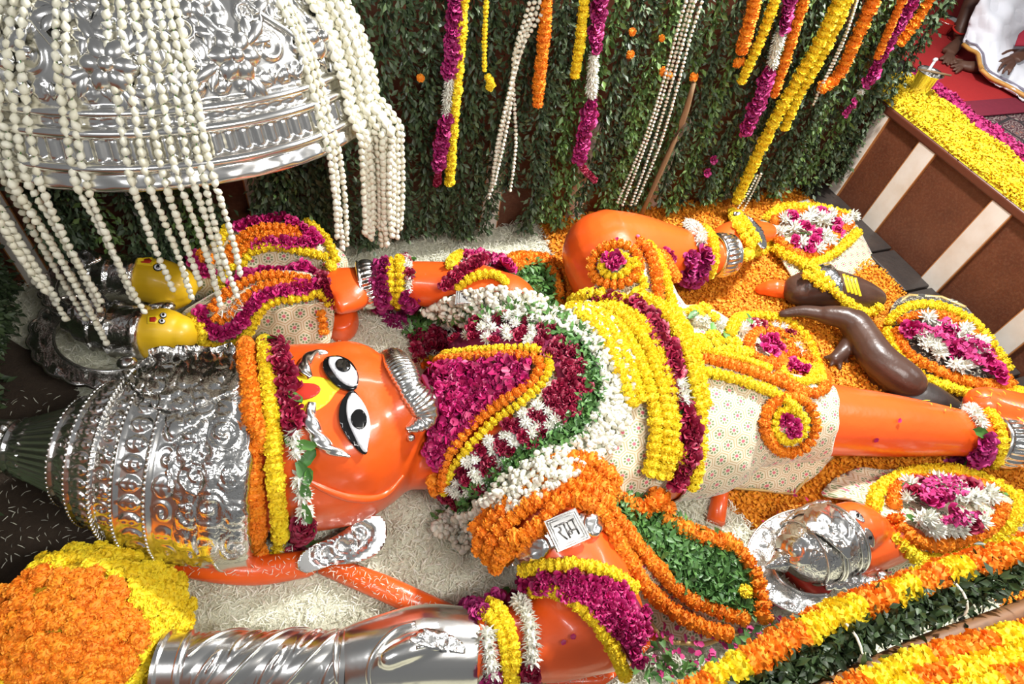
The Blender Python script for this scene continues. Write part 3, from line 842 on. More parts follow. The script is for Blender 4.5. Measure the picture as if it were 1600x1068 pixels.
def scrolls(cs):
    """chased relief: spirals, bossed rosettes and ridges round the given centres (x, y, r, n)"""
    def f(x, y):
        h = 0.0
        for cx, cy, r, n in cs:
            dx, dy = x - cx, y - cy; d = math.hypot(dx, dy) / r
            if d > 1.0: continue
            a = math.atan2(dy, dx)
            if n > 0:
                h = max(h, 0.010 * (0.45 + 0.55 * abs(math.cos(n * a / 2))) * math.sin(PI * min(1, d / 0.72)) if d < 0.72 else 0.005 * max(0, math.cos((d - 0.86) / 0.14 * PI / 2)))
                if d < 0.2: h = max(h, 0.009)
            else:
                h = max(h, 0.010 * max(0.0, math.cos(a - 9.0 * d)) * (1 - d * d) + 0.006 * max(0, math.cos((d - 0.9) / 0.1 * PI / 2) if abs(d - 0.9) < 0.1 else 0))
        return h
    return f
def motif(kind, a, b):
    """height 0..1 of a chased motif in a tile, a and b from -1 to 1"""
    d = math.hypot(a, b); g = math.atan2(b, a)
    if kind == 'scroll': return max(0.0, math.cos(g - 7.5 * d)) * max(0.0, 1 - d * d) ** 0.5 if d < 1 else 0.0
    if kind == 'rosette': return (0.35 + 0.65 * abs(math.cos(2.5 * g))) * max(0.0, math.sin(PI * min(1, d / 0.95))) if d > 0.22 else 1.0
    if kind == 'leaf':
        w = 0.85 * math.sin(PI * min(1, max(0, (b + 1) / 2))) ** 0.7 + 0.02
        return max(0.0, 1 - (a / w) ** 2) ** 0.5 * (0.65 + 0.35 * min(1, abs(a) / 0.12)) * (0.85 + 0.15 * math.cos(9 * b + 5 * abs(a)))
    if kind == 'flute': return abs(math.cos(a * PI / 2))
    return 0.0
def tile(kind, ph, n, h, h0, h1):
    u = (ph / (2 * PI) * n) % 1.0; q = kind if isinstance(kind, str) else kind[int(ph / (2 * PI) * n) % len(kind)]
    return motif(q, 2 * u - 1, 2 * (h - h0) / (h1 - h0) - 1)
# --- crown: a turned body of stepped rings with a chased diadem in front
crown = MB()
CA, CB = P(392, 722, 0.235), P(2, 696, 0.27); cax = (CB - CA); CL = cax.length; cax.normalize()
prof = []
for t, r in [(-0.085, .30), (-0.08, .335), (0.0, .343), (0.02, .348), (0.04, .343), (0.06, .337), (0.24, .33), (0.26, .336), (0.275, .33), (0.28, .312), (0.37, .305), (0.38, .315), (0.395, .31), (0.40, .285), (0.48, .272), (0.49, .28), (0.50, .272), (0.51, .25), (0.59, .23), (0.60, .236), (0.615, .225), (0.62, .2),
             (0.69, .172), (0.70, .18), (0.715, .165), (0.72, .15), (0.92, .088), (0.93, .096), (0.945, .088), (0.95, .07), (0.97, .082), (1.06, .078), (1.09, .06), (1.12, .02)]:
    prof.append((t * CL, r))
def crown_wob(j, ph):
    h = prof[j][0] / CL
    for h0, h1, n, kd, am in ((0.07, 0.16, 26, ('scroll', 'rosette'), .008), (0.16, 0.24, 26, ('scroll', 'leaf'), .008), (0.285, 0.37, 34, 'leaf', .012), (0.405, 0.48, 32, ('scroll', 'rosette'), .009), (0.515, 0.59, 40, 'leaf', .009), (0.625, 0.69, 24, ('scroll', 'leaf'), .007), (0.86, 0.92, 18, 'leaf', .005)):
        if h0 < h < h1: return 1 + am * tile(kd, ph, n, h, h0, h1) / prof[j][1]
    if 0.72 <= h < 0.86: return 1 + 0.022 * math.cos(40 * ph)
    if h > 0.95: return 1 + 0.05 * math.cos(16 * ph)
    return 1.0
dp = []
for (h0, r0), (h1, r1) in zip(prof[:-1], prof[1:]):
    k = max(1, int((h1 - h0) / 0.0045))
    for i in range(k): dp.append((h0 + (h1 - h0) * i / k, r0 + (r1 - r0) * i / k))
dp.append(prof[-1]); prof = dp
crown.lathe(CA, cax, prof, 480, wob=crown_wob)
crown.v = [Vector((v.x, v.y, max(v.z, 0.03))) for v in crown.v]
crown_o = crown.obj('crown', M['silver_plain'], statue)
B_CROWN = bvh_of(crown_o)
bead = MB()
for tt in (0.03, 0.265, 0.395, 0.49, 0.605, 0.705):
    r = np.interp(tt * CL, [q[0] for q in prof], [q[1] for q in prof]); n = int(r * 2 * PI / 0.017)
    a = UP.cross(cax).normalized(); b = cax.cross(a)
    for k in range(n):
        ph = 2 * PI * k / n; p = CA + cax * (tt * CL) + a * (math.cos(ph) * r) + b * (math.sin(ph) * r)
        if p.z > 0.05: bead.ball(p, 0.0065, 6, 4)
o = bead.obj('crown_beading', M['silver_plain'], crown_o); o['kind'] = 'stuff'
def leaf_strip(name, t0, t1, n, out, parent):
    """row of chased acanthus leaves round the crown, each one raised"""
    a = UP.cross(cax).normalized(); b = cax.cross(a); r0 = np.interp(t0 * CL, [q[0] for q in prof], [q[1] for q in prof]); r1 = np.interp(t1 * CL, [q[0] for q in prof], [q[1] for q in prof])
    for k in range(n):
        ph = 2 * PI * (k + 0.5) / n; e = a * math.cos(ph) + b * math.sin(ph); s = -a * math.sin(ph) + b * math.cos(ph)
        if (CA + e * r0).z < 0.06 or e.z < -0.35: continue
        w = r0 * PI / n * 0.92; mb = MB(); v = []
        for i, (u, ww, hh) in enumerate(((0, .55, .3), (.3, 1, .9), (.65, .8, 1.0), (.9, .35, .7), (1, .05, .2))):
            for j in (-1, -0.5, 0, 0.5, 1):
                r = r0 + (r1 - r0) * u
                v.append(CA + cax * ((t0 + (t1 - t0) * u) * CL) + e * (r + out * hh * (1 - j * j * 0.9) + (0.003 if j == 0 else 0)) + s * (w * ww * j))
        mb.add(v, [(i * 5 + j, i * 5 + j + 1, i * 5 + j + 6, i * 5 + j + 5) for i in range(4) for j in range(4)])
        mb.obj(name, M['silver_plain'], parent)
# diadem plates
dia = smooth_poly([(262, 655), (300, 640), (345, 620), (372, 600), (384, 650), (388, 720), (390, 800), (388, 862), (340, 872), (318, 862), (280, 850), (272, 820), (284, 790), (266, 760), (262, 730), (272, 700)])
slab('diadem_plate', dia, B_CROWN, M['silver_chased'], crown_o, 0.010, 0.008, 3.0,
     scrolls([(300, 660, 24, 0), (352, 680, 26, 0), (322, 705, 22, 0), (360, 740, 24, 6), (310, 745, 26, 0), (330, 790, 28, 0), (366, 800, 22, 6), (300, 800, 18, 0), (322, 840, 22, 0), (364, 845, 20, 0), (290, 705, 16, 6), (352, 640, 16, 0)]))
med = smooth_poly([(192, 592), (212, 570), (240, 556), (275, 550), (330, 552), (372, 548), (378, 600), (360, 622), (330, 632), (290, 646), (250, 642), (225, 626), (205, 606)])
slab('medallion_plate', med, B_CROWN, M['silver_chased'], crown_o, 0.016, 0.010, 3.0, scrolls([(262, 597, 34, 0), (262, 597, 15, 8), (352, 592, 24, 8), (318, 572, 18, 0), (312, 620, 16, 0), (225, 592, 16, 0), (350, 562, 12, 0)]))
for a, b, c in (((266, 678), (320, 650), 14), ((275, 668), (340, 645), 9)):
    slab('diadem_petal', ell((a[0] + b[0]) / 2, (a[1] + b[1]) / 2, 34, c, 24, math.atan2(b[1] - a[1], b[0] - a[0])), B_CROWN, M['silver_plain'], crown_o, 0.012, 0.012, 6, None, rim=0.004)
# --- face
def face_slab(name, poly, mat, off, thick, parent, rim=None, grid=5): return slab(name, smooth_poly(poly, 4), B_BODY, M[mat], parent, off, thick, grid, None, True, rim)
e2 = face_slab('eye', [(550, 613), (537, 624), (530, 643), (532, 665), (546, 690), (567, 709), (573, 690), (575, 655), (563, 626)], 'eye_black', 0.0, 0.016, statue)
face_slab('eye_white', [(551, 617), (562, 626), (573, 645), (577, 668), (572, 690), (567, 706), (556, 692), (546, 668), (541, 645), (543, 627)], 'eye_white', 0.012, 0.014, e2, 0.008)
slab('iris', ell(559, 657, 12, 15, 20), B_BODY, M['eye_black'], e2, 0.022, 0.008, 5)
e1 = face_slab('eye', [(507, 566), (516, 562), (532, 562), (549, 571), (559, 590), (557, 608), (546, 612), (527, 606), (511, 590), (505, 577)], 'eye_black', 0.0, 0.016, statue)
face_slab('eye_white', [(516, 566), (530, 565), (546, 574), (557, 590), (555, 606), (545, 607), (530, 598), (519, 584), (513, 573)], 'eye_white', 0.012, 0.014, e1, 0.008)
slab('iris', ell(536, 580, 12, 9, 20, 0.35), B_BODY, M['eye_black'], e1, 0.022, 0.008, 5)
tk = face_slab('tilak', [(448, 587), (475, 589), (500, 590), (517, 596), (528, 599), (532, 607), (524, 614), (514, 628), (498, 640), (474, 650), (458, 652), (450, 630)], 'tilak_yellow', 0.0, 0.004, statue)
face_slab('tilak_centre', [(450, 604), (484, 600), (499, 605), (500, 613), (488, 622), (462, 627), (450, 627)], 'red_paint', 0.005, 0.002, tk)
def strand(name, pix, rad, twist=90, k=3, flat=0.8, depth=0.14, parent=None, lift=0.5):
    mb = MB(); pts = []
    for (x, y), r in zip(pix, rad): pts.append(on(x, y, B_BODY, r * lift))
    rope(mb, pts, rad, twist, 24, k, depth, flat, step=0.0022); return mb.obj(name, M['silver_plain'], parent or statue)
strand('eyebrow', [(488, 630), (484, 652), (494, 678), (513, 698), (547, 713)], [0.012, 0.020, 0.022, 0.018, 0.005])
strand('eyebrow', [(512, 552), (494, 554), (480, 565), (476, 580), (486, 592)], [0.006, 0.014, 0.018, 0.019, 0.010])
mo = strand('moustache', [(646, 624), (634, 602), (622, 578), (610, 557), (600, 545)], [0.022, 0.042, 0.044, 0.034, 0.010], 430, 1, 0.7, 0.055)
strand('moustache_lobe', [(626, 596), (640, 615), (654, 634), (657, 652), (646, 664), (634, 669)], [0.02, 0.042, 0.046, 0.038, 0.022, 0.006], 430, 1, 0.7, 0.055, mo)
mb = MB(); rope(mb, [on(x, y, B_BODY, 0.012) for x, y in ((652, 578), (664, 598), (669, 620), (666, 642), (657, 660))], [0.008, 0.018, 0.022, 0.018, 0.006], 120, 16, 2, 0.15); mb.obj('silver_lip', M['silver_plain'], statue)
mb = MB(); mb.ball(on(640, 681, B_BODY, 0.008), 0.014, 14, 10); mb.ball(on(638, 672, B_BODY, 0.008), 0.006, 10, 6); mb.obj('nose_bead', M['silver_plain'], statue)
# ear plate, standing beside the cheek
def plane3(a, b, c):
    a, b, c = Vector(a), Vector(b), Vector(c); m = (a + b + c) / 3; u = (b - a).normalized(); n = u.cross(c - a).normalized(); w = n.cross(u)
    q = [m + u * i * 2 + w * j * 2 for j in (-1, 1) for i in (-1, 1)]
    return BVHTree.FromPolygons(q, [(0, 1, 3, 2)])
B_EAR = plane3(P(470, 885, 0.06), P(602, 825, 0.06), P(540, 838, 0.135))
ear_poly = smooth_poly([(466, 884), (468, 868), (484, 852), (520, 838), (556, 815), (585, 804), (600, 812), (602, 838), (588, 862), (556, 876), (520, 880), (496, 888), (478, 892)])
def ear_rel(x, y):
    u = (x - 535) * 0.9 - (y - 848) * 0.45; w = (x - 535) * 0.45 + (y - 848) * 0.9
    d = math.hypot(u / 60, w / 27); h = 0.016 if d > 0.86 else 0.0
    for cx, cy, r in ((-28, 2, 16), (2, 4, 22), (26, -4, 14)):
        q = math.hypot(u - cx, (w - cy) * 1.3) / r
        if abs(q - 0.85) < 0.2: h = max(h, 0.012 * math.cos((q - 0.85) / 0.2 * PI / 2))
    if math.hypot(u - 12, w + 6) < 9: h = 0.014
    return h
B_EAR = BVHTree.FromPolygons(*(lambda c, n: (lambda u, w: ([c + u * i + w * j for j in (-1, 1) for i in (-1, 1)], [(0, 1, 3, 2)]))(Vector((1, 0, 0)), n.cross(Vector((1, 0, 0))).normalized()))(P(535, 850, 0.085), Vector((0.0, -0.45, 0.9)).normalized()))
slab('ear', ear_poly, B_EAR, M['silver_plain'], statue, 0.0, 0.03, 4.0, ear_rel)
mb = MB(); rope(mb, [on(x, y, B_BODY, 0.0) for x, y in ((478, 748), (510, 764), (545, 776), (580, 778), (606, 768), (630, 742))], [0.006, 0.012, 0.014, 0.014, 0.012, 0.006], 0, 14, 1, 0.0); mb.obj('jaw_ridge', M['orange_enamel'], statue)
# orange head rest showing under the crown, painted bars of the bed
mb = MB(); limb(mb, [(165, 818, 0.03, 0.035, 0.03), (230, 852, 0.04, 0.05, 0.04), (310, 878, 0.05, 0.055, 0.05), (400, 890, 0.05, 0.05, 0.05), (480, 880, 0.05, 0.045, 0.05)], 16); place_mesh('head_rest', remesh(mb, 'head_rest', M['orange_enamel'], 0.01, 3), statue)
mb = MB(); mb.loft([(P(505, 880, 0.05), 0.035, 0.03), (P(600, 918, 0.05), 0.042, 0.035), (P(720, 972, 0.05), 0.042, 0.035)], 14); mb.obj('bed_bar', M['orange_enamel'], statue)
mb = MB(); mb.loft([(P(1130, 745, 0.04), 0.03, 0.04), (P(1118, 815, 0.04), 0.035, 0.04)], 14); mb.obj('bed_bar', M['orange_enamel'], statue)
slab('bed_plate', [(822, 1045), (870, 1036), (960, 1000), (1042, 955), (1046, 975), (985, 1040), (930, 1080), (830, 1080)], bvh_of(floor), M['orange_enamel'], statue, 0.03, 0.03, 20)

# --- garments
SK = [(880, 470), (900, 447), (935, 412), (985, 395), (1030, 405), (1062, 440), (1085, 475), (1130, 480), (1292, 585), (1308, 612), (1312, 660), (1300, 715), (1260, 790), (1000, 800), (860, 810)]
def in_skirt(c):
    if c.z < 0.03 or c.x < 0.30: return False
    x, y = proj(c); 
    if c.y > -0.02 and c.x < 1.2:
        return inside(SK, x, y) and c.y < 0.36 and not (c.x > 0.75 and c.z > 0.12)
    return x < 1308 - max(0, y - 660) * 0.25 and c.x < 1.06
def in_vest(c): return c.z > 0.03 and -0.30 < c.x < 0.36 and -0.97 < c.y < -0.10
skirt = shell('skirt', body_o, in_skirt, 0.012, M['brocade'], statue)
vest = shell('vest', body_o, in_vest, 0.014, M['brocade'], statue)
B_FL = bvh_of(floor)
B_D = bvh_of(body_o, crown_o, skirt, vest, floor)
hem = patch([(1080, 690, 0.20), (1160, 700, 0.2), (1240, 700, 0.18), (1300, 690, 0.2), (1085, 752, 0.06), (1150, 762, 0.04), (1238, 772, 0.03), (1300, 712, 0.1), (1110, 722, 0.15), (1180, 735, 0.12), (1220, 738, 0.1), (1265, 735, 0.08)])
sk2 = slab('skirt_hem', [(1085, 700), (1150, 702), (1240, 700), (1298, 690), (1301, 712), (1270, 742), (1238, 771), (1190, 764), (1150, 761), (1088, 752)], hem, M['brocade'], skirt, 0.0, 0.006, 10,
           lambda x, y: 0.006 * math.sin(x * 0.11) + 0.004 * math.sin(y * 0.13 + x * 0.05))
mb = MB(); mb.tube([on(x, y, hem, 0.006) for x, y in ((1087, 752), (1120, 757), (1150, 761), (1190, 764), (1238, 771), (1270, 742), (1300, 712))], 0.007, 6); mb.obj('gold_hem', M['gold_trim'], sk2)
flap = patch([(930, 640, 0.44), (1000, 640, 0.45), (1005, 670, 0.40), (1000, 720, 0.30), (960, 745, 0.24), (905, 770, 0.2), (880, 790, 0.18), (850, 740, 0.34), (900, 700, 0.4)])
vf = slab('vest_flap', smooth_poly([(930, 640), (975, 636), (1002, 642), (1005, 675), (998, 716), (960, 745), (905, 778), (872, 792), (850, 760), (880, 700)]), flap, M['brocade'], vest, 0.012, 0.006, 10, lambda x, y: 0.012 * math.sin(x * 0.06 + y * 0.09))
mb = MB(); mb.tube([on(x, y, flap, 0.02) for x, y in ((1002, 644), (1004, 675), (997, 714), (960, 743))], 0.006, 6); mb.obj('gold_hem', M['gold_trim'], vf)
# --- silver cuffs
def cuff(name, a, b, r0, r1, n=30, flutes=26, label=None):
    a, b = Vector(a), Vector(b); ax = (b - a); L = ax.length; ax.normalize(); mb = MB()
    pf = [(0, r0 * 1.0), (0.02 * L, r0 * 1.08), (0.1 * L, r0 * 1.12), (0.16 * L, r0 * 1.03)]
    for k in range(1, 8): t = 0.16 + 0.68 * k / 8; pf.append((t * L, (r0 + (r1 - r0) * t) * (1.05 + 0.07 * math.sin(PI * k / 8))))
    pf += [(0.84 * L, r1 * 1.03), (0.9 * L, r1 * 1.12), (0.98 * L, r1 * 1.08), (L, r1)]
    def wob(j, ph): return 1 + (0.035 * math.cos(flutes * ph + j * 0.35) if 3 < j < len(pf) - 4 else 0)
    mb.lathe(a, ax, pf, flutes * 6, wob=wob)
    o = mb.obj(name, M['silver_plain'], statue); return o
cuff('bracelet', P(592, 442, 0.228), P(560, 446, 0.222), 0.092, 0.10)
cuff('anklet', P(1112, 399, 0.235), P(1140, 398, 0.225), 0.104, 0.10)
cuff('anklet', P(1545, 686, 0.145), P(1588, 695, 0.14), 0.104, 0.104)
# ------------------------------------------------------------------ garlands and petals laid on the great statue
def offset_path(pix, w):
    p = catmull(pix, 6.0); t = np.gradient(p, axis=0); t /= np.linalg.norm(t, axis=1)[:, None]
    return [tuple(q) for q in p + np.stack([-t[:, 1], t[:, 0]], 1) * w]
def band_poly(pix, w0, w1=None):
    a = offset_path(pix, w0 / 2); b = offset_path(pix, -w0 / 2); return a + b[::-1]
def frac_on(pix):
    """position along a photograph polyline, 0..1"""
    p = catmull(pix, 4.0); s = np.concatenate([[0], np.cumsum(np.linalg.norm(np.diff(p, axis=0), axis=1))])
    return lambda x, y: s[int(np.argmin((p[:, 0] - x) ** 2 + (p[:, 1] - y) ** 2))] / s[-1]
def fill_blooms(root, poly, bvh, spacing, spx, kind, lift=0.3, limit=300, seed=1, zj=0.25):
    """blooms as parts; past the limit the rest is one joined part"""
    pts = fill_points(poly, spacing, bvh); random.shuffle(pts)
    rest = {}
    for i, (l, n, x, y) in enumerate(pts):
        k = kind(x, y) if callable(kind) else kind
        size = spx * FPX and spx * (CM.T @ (np.array(l) - CAMP))[2] / FPX
        z = n + Vector((random.gauss(0, zj), random.gauss(0, zj), random.gauss(0, zj)))
        p = l + n * size * (lift + random.uniform(-0.08, 0.12))
        flower(k, root, p, z, size * random.uniform(0.88, 1.12))
def stuff_on(name, root, poly, bvh, spacing, spx, tv, tf, mat, lift=0.3, tilt=0.8, label=None, layers=1, zj=0.012):
    """leaves, buds or loose petals too small to pick apart: one joined mesh"""
    pos = []; nr = []; sz = []
    for k in range(layers):
        for l, n, x, y in fill_points(poly, spacing, bvh, 0.6):
            s = spx * (CM.T @ (np.array(l) - CAMP))[2] / FPX
            pos.append(tuple(l + n * (s * lift + random.uniform(0, zj) + 0.004 * k))); nr.append(tuple(n)); sz.append(s * random.uniform(0.75, 1.25))
    if not pos: return None
    n = len(pos); v, f = scatter(tv, tf, np.array(pos), rand_rot(n, np.array(nr), tilt), np.array(sz).reshape(-1, 1))
    off = Vector((0, 0, 0)); p = root
    while p is not None: off += p.location; p = p.parent
    if root is None: off = Vector(np.mean(np.array(pos), axis=0)); off.z = min(q[2] for q in pos)
    o = bpy.data.objects.new(name, np_mesh(name, v - np.array(off), f, mat)); COL.objects.link(o); o.parent = root
    if root is None: o.location = off
    o['kind'] = 'stuff'
    return o
_b = MB(); _b.lathe((0, 0, -0.5), UP, [(0.0, 0.05), (0.3, 0.42), (0.7, 0.36), (1.0, 0.06)], 6)
BUD_V = [tuple(v) for v in _b.v]; BUD_F = _b.f
RPET_V = [(-0.5, 0, 0), (-0.1, -0.42, 0.14), (0.45, -0.3, 0.1), (0.55, 0, 0.0), (0.45, 0.3, 0.1), (-0.1, 0.42, 0.14), (0.05, 0, -0.02)]
RPET_F = [(0, 1, 6), (1, 2, 6), (2, 3, 6), (3, 4, 6), (4, 5, 6), (5, 0, 6)]
Y, O, R, W, G, K, J = 'm_yellow', 'm_orange', 'rose', 'white', 'leaf', 'mag', 'jas'
def gar(label, paths, bvh=None, name='flower_garland', cat='garland', group=None):
    return garland(name, label, cat, paths, bvh or B_D, group)

# brow garlands
gar('thick orange marigold rope across the brow, against the silver crown', [dict(pix=[(385, 528), (388, 580), (394, 660), (399, 740), (404, 820), (399, 903)], kind=O, spx=33, gap=0.36)], name='marigold_rope')
gar('yellow marigold rope across the brow, beside the thick orange rope', [dict(pix=[(414, 536), (420, 590), (428, 680), (434, 760), (440, 830), (428, 908)], kind=Y, spx=31, gap=0.36)], name='marigold_rope')
g = gar('dark rose garland with white blooms and leaves lying across the forehead', [dict(pix=[(432, 545), (444, 590), (454, 640), (461, 680), (470, 740), (478, 790), (470, 840), (458, 892)], kind=[R, R, R, R, R, R, R, R, W, W, G, W, W, G, W, R, R, R, R, R, G, R, G, R, R], spx=34, gap=0.42, span=True)], name='rose_garland')
for x, y in ((448, 618), (452, 575), (480, 755), (478, 820), (462, 690), (484, 770), (440, 545), (486, 830), (474, 700)):
    p, n = hit(x, y, B_D); flower('leaf', g, p + n * 0.03, n + Vector((random.gauss(0, .4), random.gauss(0, .4), 0)), 0.065)

# chest collar: from the heart outwards
heart = [(655, 592), (700, 580), (770, 572), (832, 574), (822, 598), (792, 624), (752, 655), (716, 690), (697, 728), (676, 722), (660, 700), (668, 665), (672, 625)]
g = empty('rose_heart', P(750, 620, 0.4), 'heap of magenta rose petals filling the heart of the chest collar', 'flowers')
slab('petal_mat', heart, B_D, M['bed_rose'], g, 0.012, 0.012, 14)
fill_blooms(g, heart, B_D, 15, 24, 'rpink', 0.75)
stuff_on('loose_petals', g, heart, B_D, 9, 14, RPET_V, RPET_F, M['petal_rose'], 1.5, 0.8)
gar('V of orange marigolds edging the rose heart on the chest', [dict(pix=[(656, 580), (720, 571), (790, 565), (832, 566), (848, 577), (834, 602), (798, 628), (758, 655), (722, 690), (700, 726), (694, 750)], kind=O, spx=20, gap=0.6, lift=0.9)], name='marigold_garland')
gar('V of yellow marigolds outside the orange V on the chest', [dict(pix=[(652, 572), (720, 560), (790, 553), (842, 556), (861, 575), (848, 606), (806, 640), (768, 668), (732, 706), (706, 745), (700, 770)], kind=Y, spx=17, gap=0.62, lift=0.9)], name='marigold_garland')
cen = [(648, 552), (690, 530), (760, 520), (830, 530), (880, 560), (893, 598), (870, 642), (820, 674), (775, 712), (732, 752), (704, 790)]
fr = frac_on(cen)
def rw(x, y):
    f = fr(x, y)
    if f < 0.1 or 0.40 < f < 0.60: return R
    return W if int(f * 34) % 2 == 1 else R
g = empty('rose_collar', P(800, 560, 0.4), 'broad collar band of dark roses with white tuberose clusters on the chest', 'garland')
slab('petal_mat', band_poly(cen, 46), B_D, M['bed_rose'], g, 0.008, 0.010, 14)
fill_blooms(g, band_poly(cen, 44), B_D, 15, 23, rw, 0.6)
leafc = [(640, 535), (680, 506), (760, 494), (840, 504), (902, 542), (922, 590), (912, 640), (880, 680), (815, 722), (765, 756), (722, 800), (690, 826)]
g = empty('leaf_collar', P(900, 600, 0.4), 'green leaf collar band round the dark rose band on the chest', 'garland')
slab('leaf_mat', band_poly(leafc, 26), B_D, M['bed_leaf'], g, 0.008, 0.010, 14)
stuff_on('leaves', g, band_poly(leafc, 34), B_D, 6, 14, LEAF_V, LEAF_F, M['leaf_mid'], 0.9, 0.8, layers=2)
jasc = [(672, 500), (720, 484), (790, 480), (850, 492), (925, 522), (958, 575), (958, 635), (925, 690), (860, 738), (800, 778), (745, 818), (705, 850)]
g = empty('jasmine_collar', P(950, 600, 0.35), 'wide outer collar of white jasmine buds draped round the chest', 'garland')
slab('bud_mat', band_poly(jasc, 44), B_D, M['bed_white'], g, 0.008, 0.012, 14)
stuff_on('jasmine_buds', g, band_poly(jasc, 52), B_D, 7.5, 11.5, BUD_V, BUD_F, M['jasmine_island'], 1.0, 0.9, layers=2)
jr = [(805, 775), (760, 805), (720, 835), (690, 850), (672, 835), (690, 815), (740, 785)]
stuff_on('jasmine_buds', g, jr, B_D, 7.5, 13, BUD_V, BUD_F, M['jasmine_island'], 1.6, 0.9, layers=3)
# side of the collar hanging to the floor by the neck
gar('short orange garland end hanging beside the neck', [dict(pix=[(676, 740), (684, 765), (700, 780)], kind=O, spx=22, gap=0.5)], name='marigold_garland')

# belt of garlands
S = [[(905, 506), (926, 520), (948, 552), (966, 600), (982, 640)], [(896, 488), (960, 490), (1006, 524), (1034, 590), (1044, 650), (1040, 700), (1030, 742)], [(898, 503), (935, 514), (962, 545), (982, 592), (996, 634)], [(899, 497), (946, 506), (980, 542), (1002, 592), (1014, 650), (1012, 700), (1003, 738)], [(900, 491), (956, 497), (996, 532), (1020, 590), (1031, 650), (1029, 705), (1018, 742)],
     [(894, 498), (900, 478), (924, 462), (950, 462)], [(960, 466), (1010, 480), (1050, 520), (1073, 580), (1085, 650), (1085, 705), (1073, 752)], [(985, 462), (1030, 482), (1062, 522), (1080, 575), (1092, 640)], [(1046, 690), (1056, 720), (1052, 748)]]
for p, l in zip(S, ('yellow marigold strand at the very chest edge of the belt, looped at its end', 'yellow marigold strand pressed against the chest side of the belt roses', 'shortest yellow marigold strand of the belt, nearest the chest', 'second yellow marigold strand of the belt, nearest the jasmine collar', 'third yellow strand of the belt, touching the rose strand on its chest side',
                    'yellow marigold loop at the far end of the belt', 'yellow marigold strand of the belt on the leg side of the roses', 'outermost yellow strand of the belt towards the legs', 'short yellow strand end at the bottom of the belt')):
    gar(l, [dict(pix=p, kind=Y, spx=25, gap=0.5, lift=0.6)], name='marigold_garland', group='belt garlands')
g = gar('thick dark rose strand running through the yellow belt', [dict(pix=[(930, 466), (975, 478), (1014, 510), (1040, 562), (1058, 622), (1066, 680), (1056, 722), (1040, 746)], kind=[R] * 16 + [G, W, W, G] + [R] * 8, spx=34, gap=0.34, span=True, lift=0.5),
      dict(pix=[(945, 478), (985, 492), (1018, 530), (1040, 590), (1052, 640)], kind=R, spx=26, gap=0.5, lift=0.5)], name='rose_garland', group='belt garlands')

# skirt decorations
def rosette(label, cx, cy, rings, heart_kind, hr, hpx, bvh=None, rot=0.0, sq=0.9):
    bvh = bvh or B_D; paths = []
    for kind, r, spx in rings:
        pts = ell(cx, cy, r, r * sq, 14, rot); paths.append(dict(pix=pts + pts[:1], kind=kind, spx=spx, gap=0.58, lift=0.4, smooth=1))
    g = garland('flower_rosette', label, 'rosette', paths, bvh)
    fill_blooms(g, ell(cx, cy, hr, hr * sq, 14), bvh, hpx * 0.62, hpx, heart_kind, 0.55)
    return g
rosette('orange and yellow rosette with rose heart on the raised knee', 962, 416, [(O, 35, 19), (Y, 20, 17)], 'rpink', 12, 22)
rosette('orange rimmed rosette with rose heart on the straight thigh', 1229, 662, [(O, 42, 20), (Y, 24, 18)], 'rpink', 14, 22, sq=0.95)
rosette('largest rosette with wide rose heart at the middle of the skirt', 1200, 545, [(O, 36, 19)], 'rpink', 25, 23, sq=0.72, rot=0.2)
gar('yellow marigold loop round the largest rosette of the skirt', [dict(pix=[(1135, 528), (1150, 504), (1185, 497), (1230, 508), (1258, 535), (1272, 570), (1275, 600)], kind=Y, spx=18, lift=0.4)], name='marigold_garland', group='skirt garlands')
gar('white blooms with leaves between the loop and the largest rosette', [dict(pix=[(1150, 522), (1175, 512), (1205, 512), (1232, 525), (1250, 560)], kind=[W, W, R, G], spx=19, gap=0.7, lift=0.4)], name='tuberose_garland', group='skirt garlands')
gar('small rose and orange rosette below the largest rosette', [dict(pix=ell(1242, 582, 30, 17, 12, 0.3) + ell(1242, 582, 30, 17, 12, 0.3)[:1], kind=Y, spx=16, lift=0.4, smooth=1), dict(pix=[(1222, 572), (1240, 578), (1258, 586)], kind='rpink', spx=20, gap=0.5, lift=0.5),
     dict(pix=[(1205, 585), (1235, 606), (1270, 618), (1288, 605), (1285, 585)], kind=O, spx=19, lift=0.4), dict(pix=[(1200, 570), (1225, 556), (1255, 560), (1280, 580)], kind=O, spx=17, lift=0.4)], name='flower_rosette', cat='rosette')
gar('orange marigold line running from the belt to the thigh rosette', [dict(pix=[(1082, 562), (1150, 576), (1215, 600), (1252, 625)], kind=O, spx=19, lift=0.45)], name='marigold_garland', group='skirt garlands')
gar('yellow marigold line below the orange line on the skirt', [dict(pix=[(1086, 580), (1150, 596), (1212, 620), (1242, 642)], kind=Y, spx=20, lift=0.45)], name='marigold_garland', group='skirt garlands')
gar('thin yellow line above the orange line on the skirt', [dict(pix=[(1090, 548), (1150, 562), (1200, 580)], kind=Y, spx=16, lift=0.45)], name='marigold_garland', group='skirt garlands')
g = empty('yellow_flowers', P(1110, 540, 0.4), 'patch of massed yellow marigolds at the middle of the skirt', 'flowers')
fill_blooms(g, [(1068, 520), (1100, 523), (1135, 530), (1160, 545), (1172, 562), (1140, 560), (1085, 552)], B_D, 11, 19, Y, 0.35)
fill_blooms(g, [(1050, 492), (1090, 482), (1115, 490), (1128, 502), (1110, 503), (1060, 498)], B_D, 11, 19, Y, 0.35)
gar('row of white blooms and green leaves across the skirt below the belt', [dict(pix=[(1054, 503), (1080, 508), (1108, 512), (1138, 522)], kind=[W, G, W, W, G], spx=22, gap=0.6, lift=0.5)], name='tuberose_garland', group='skirt garlands')
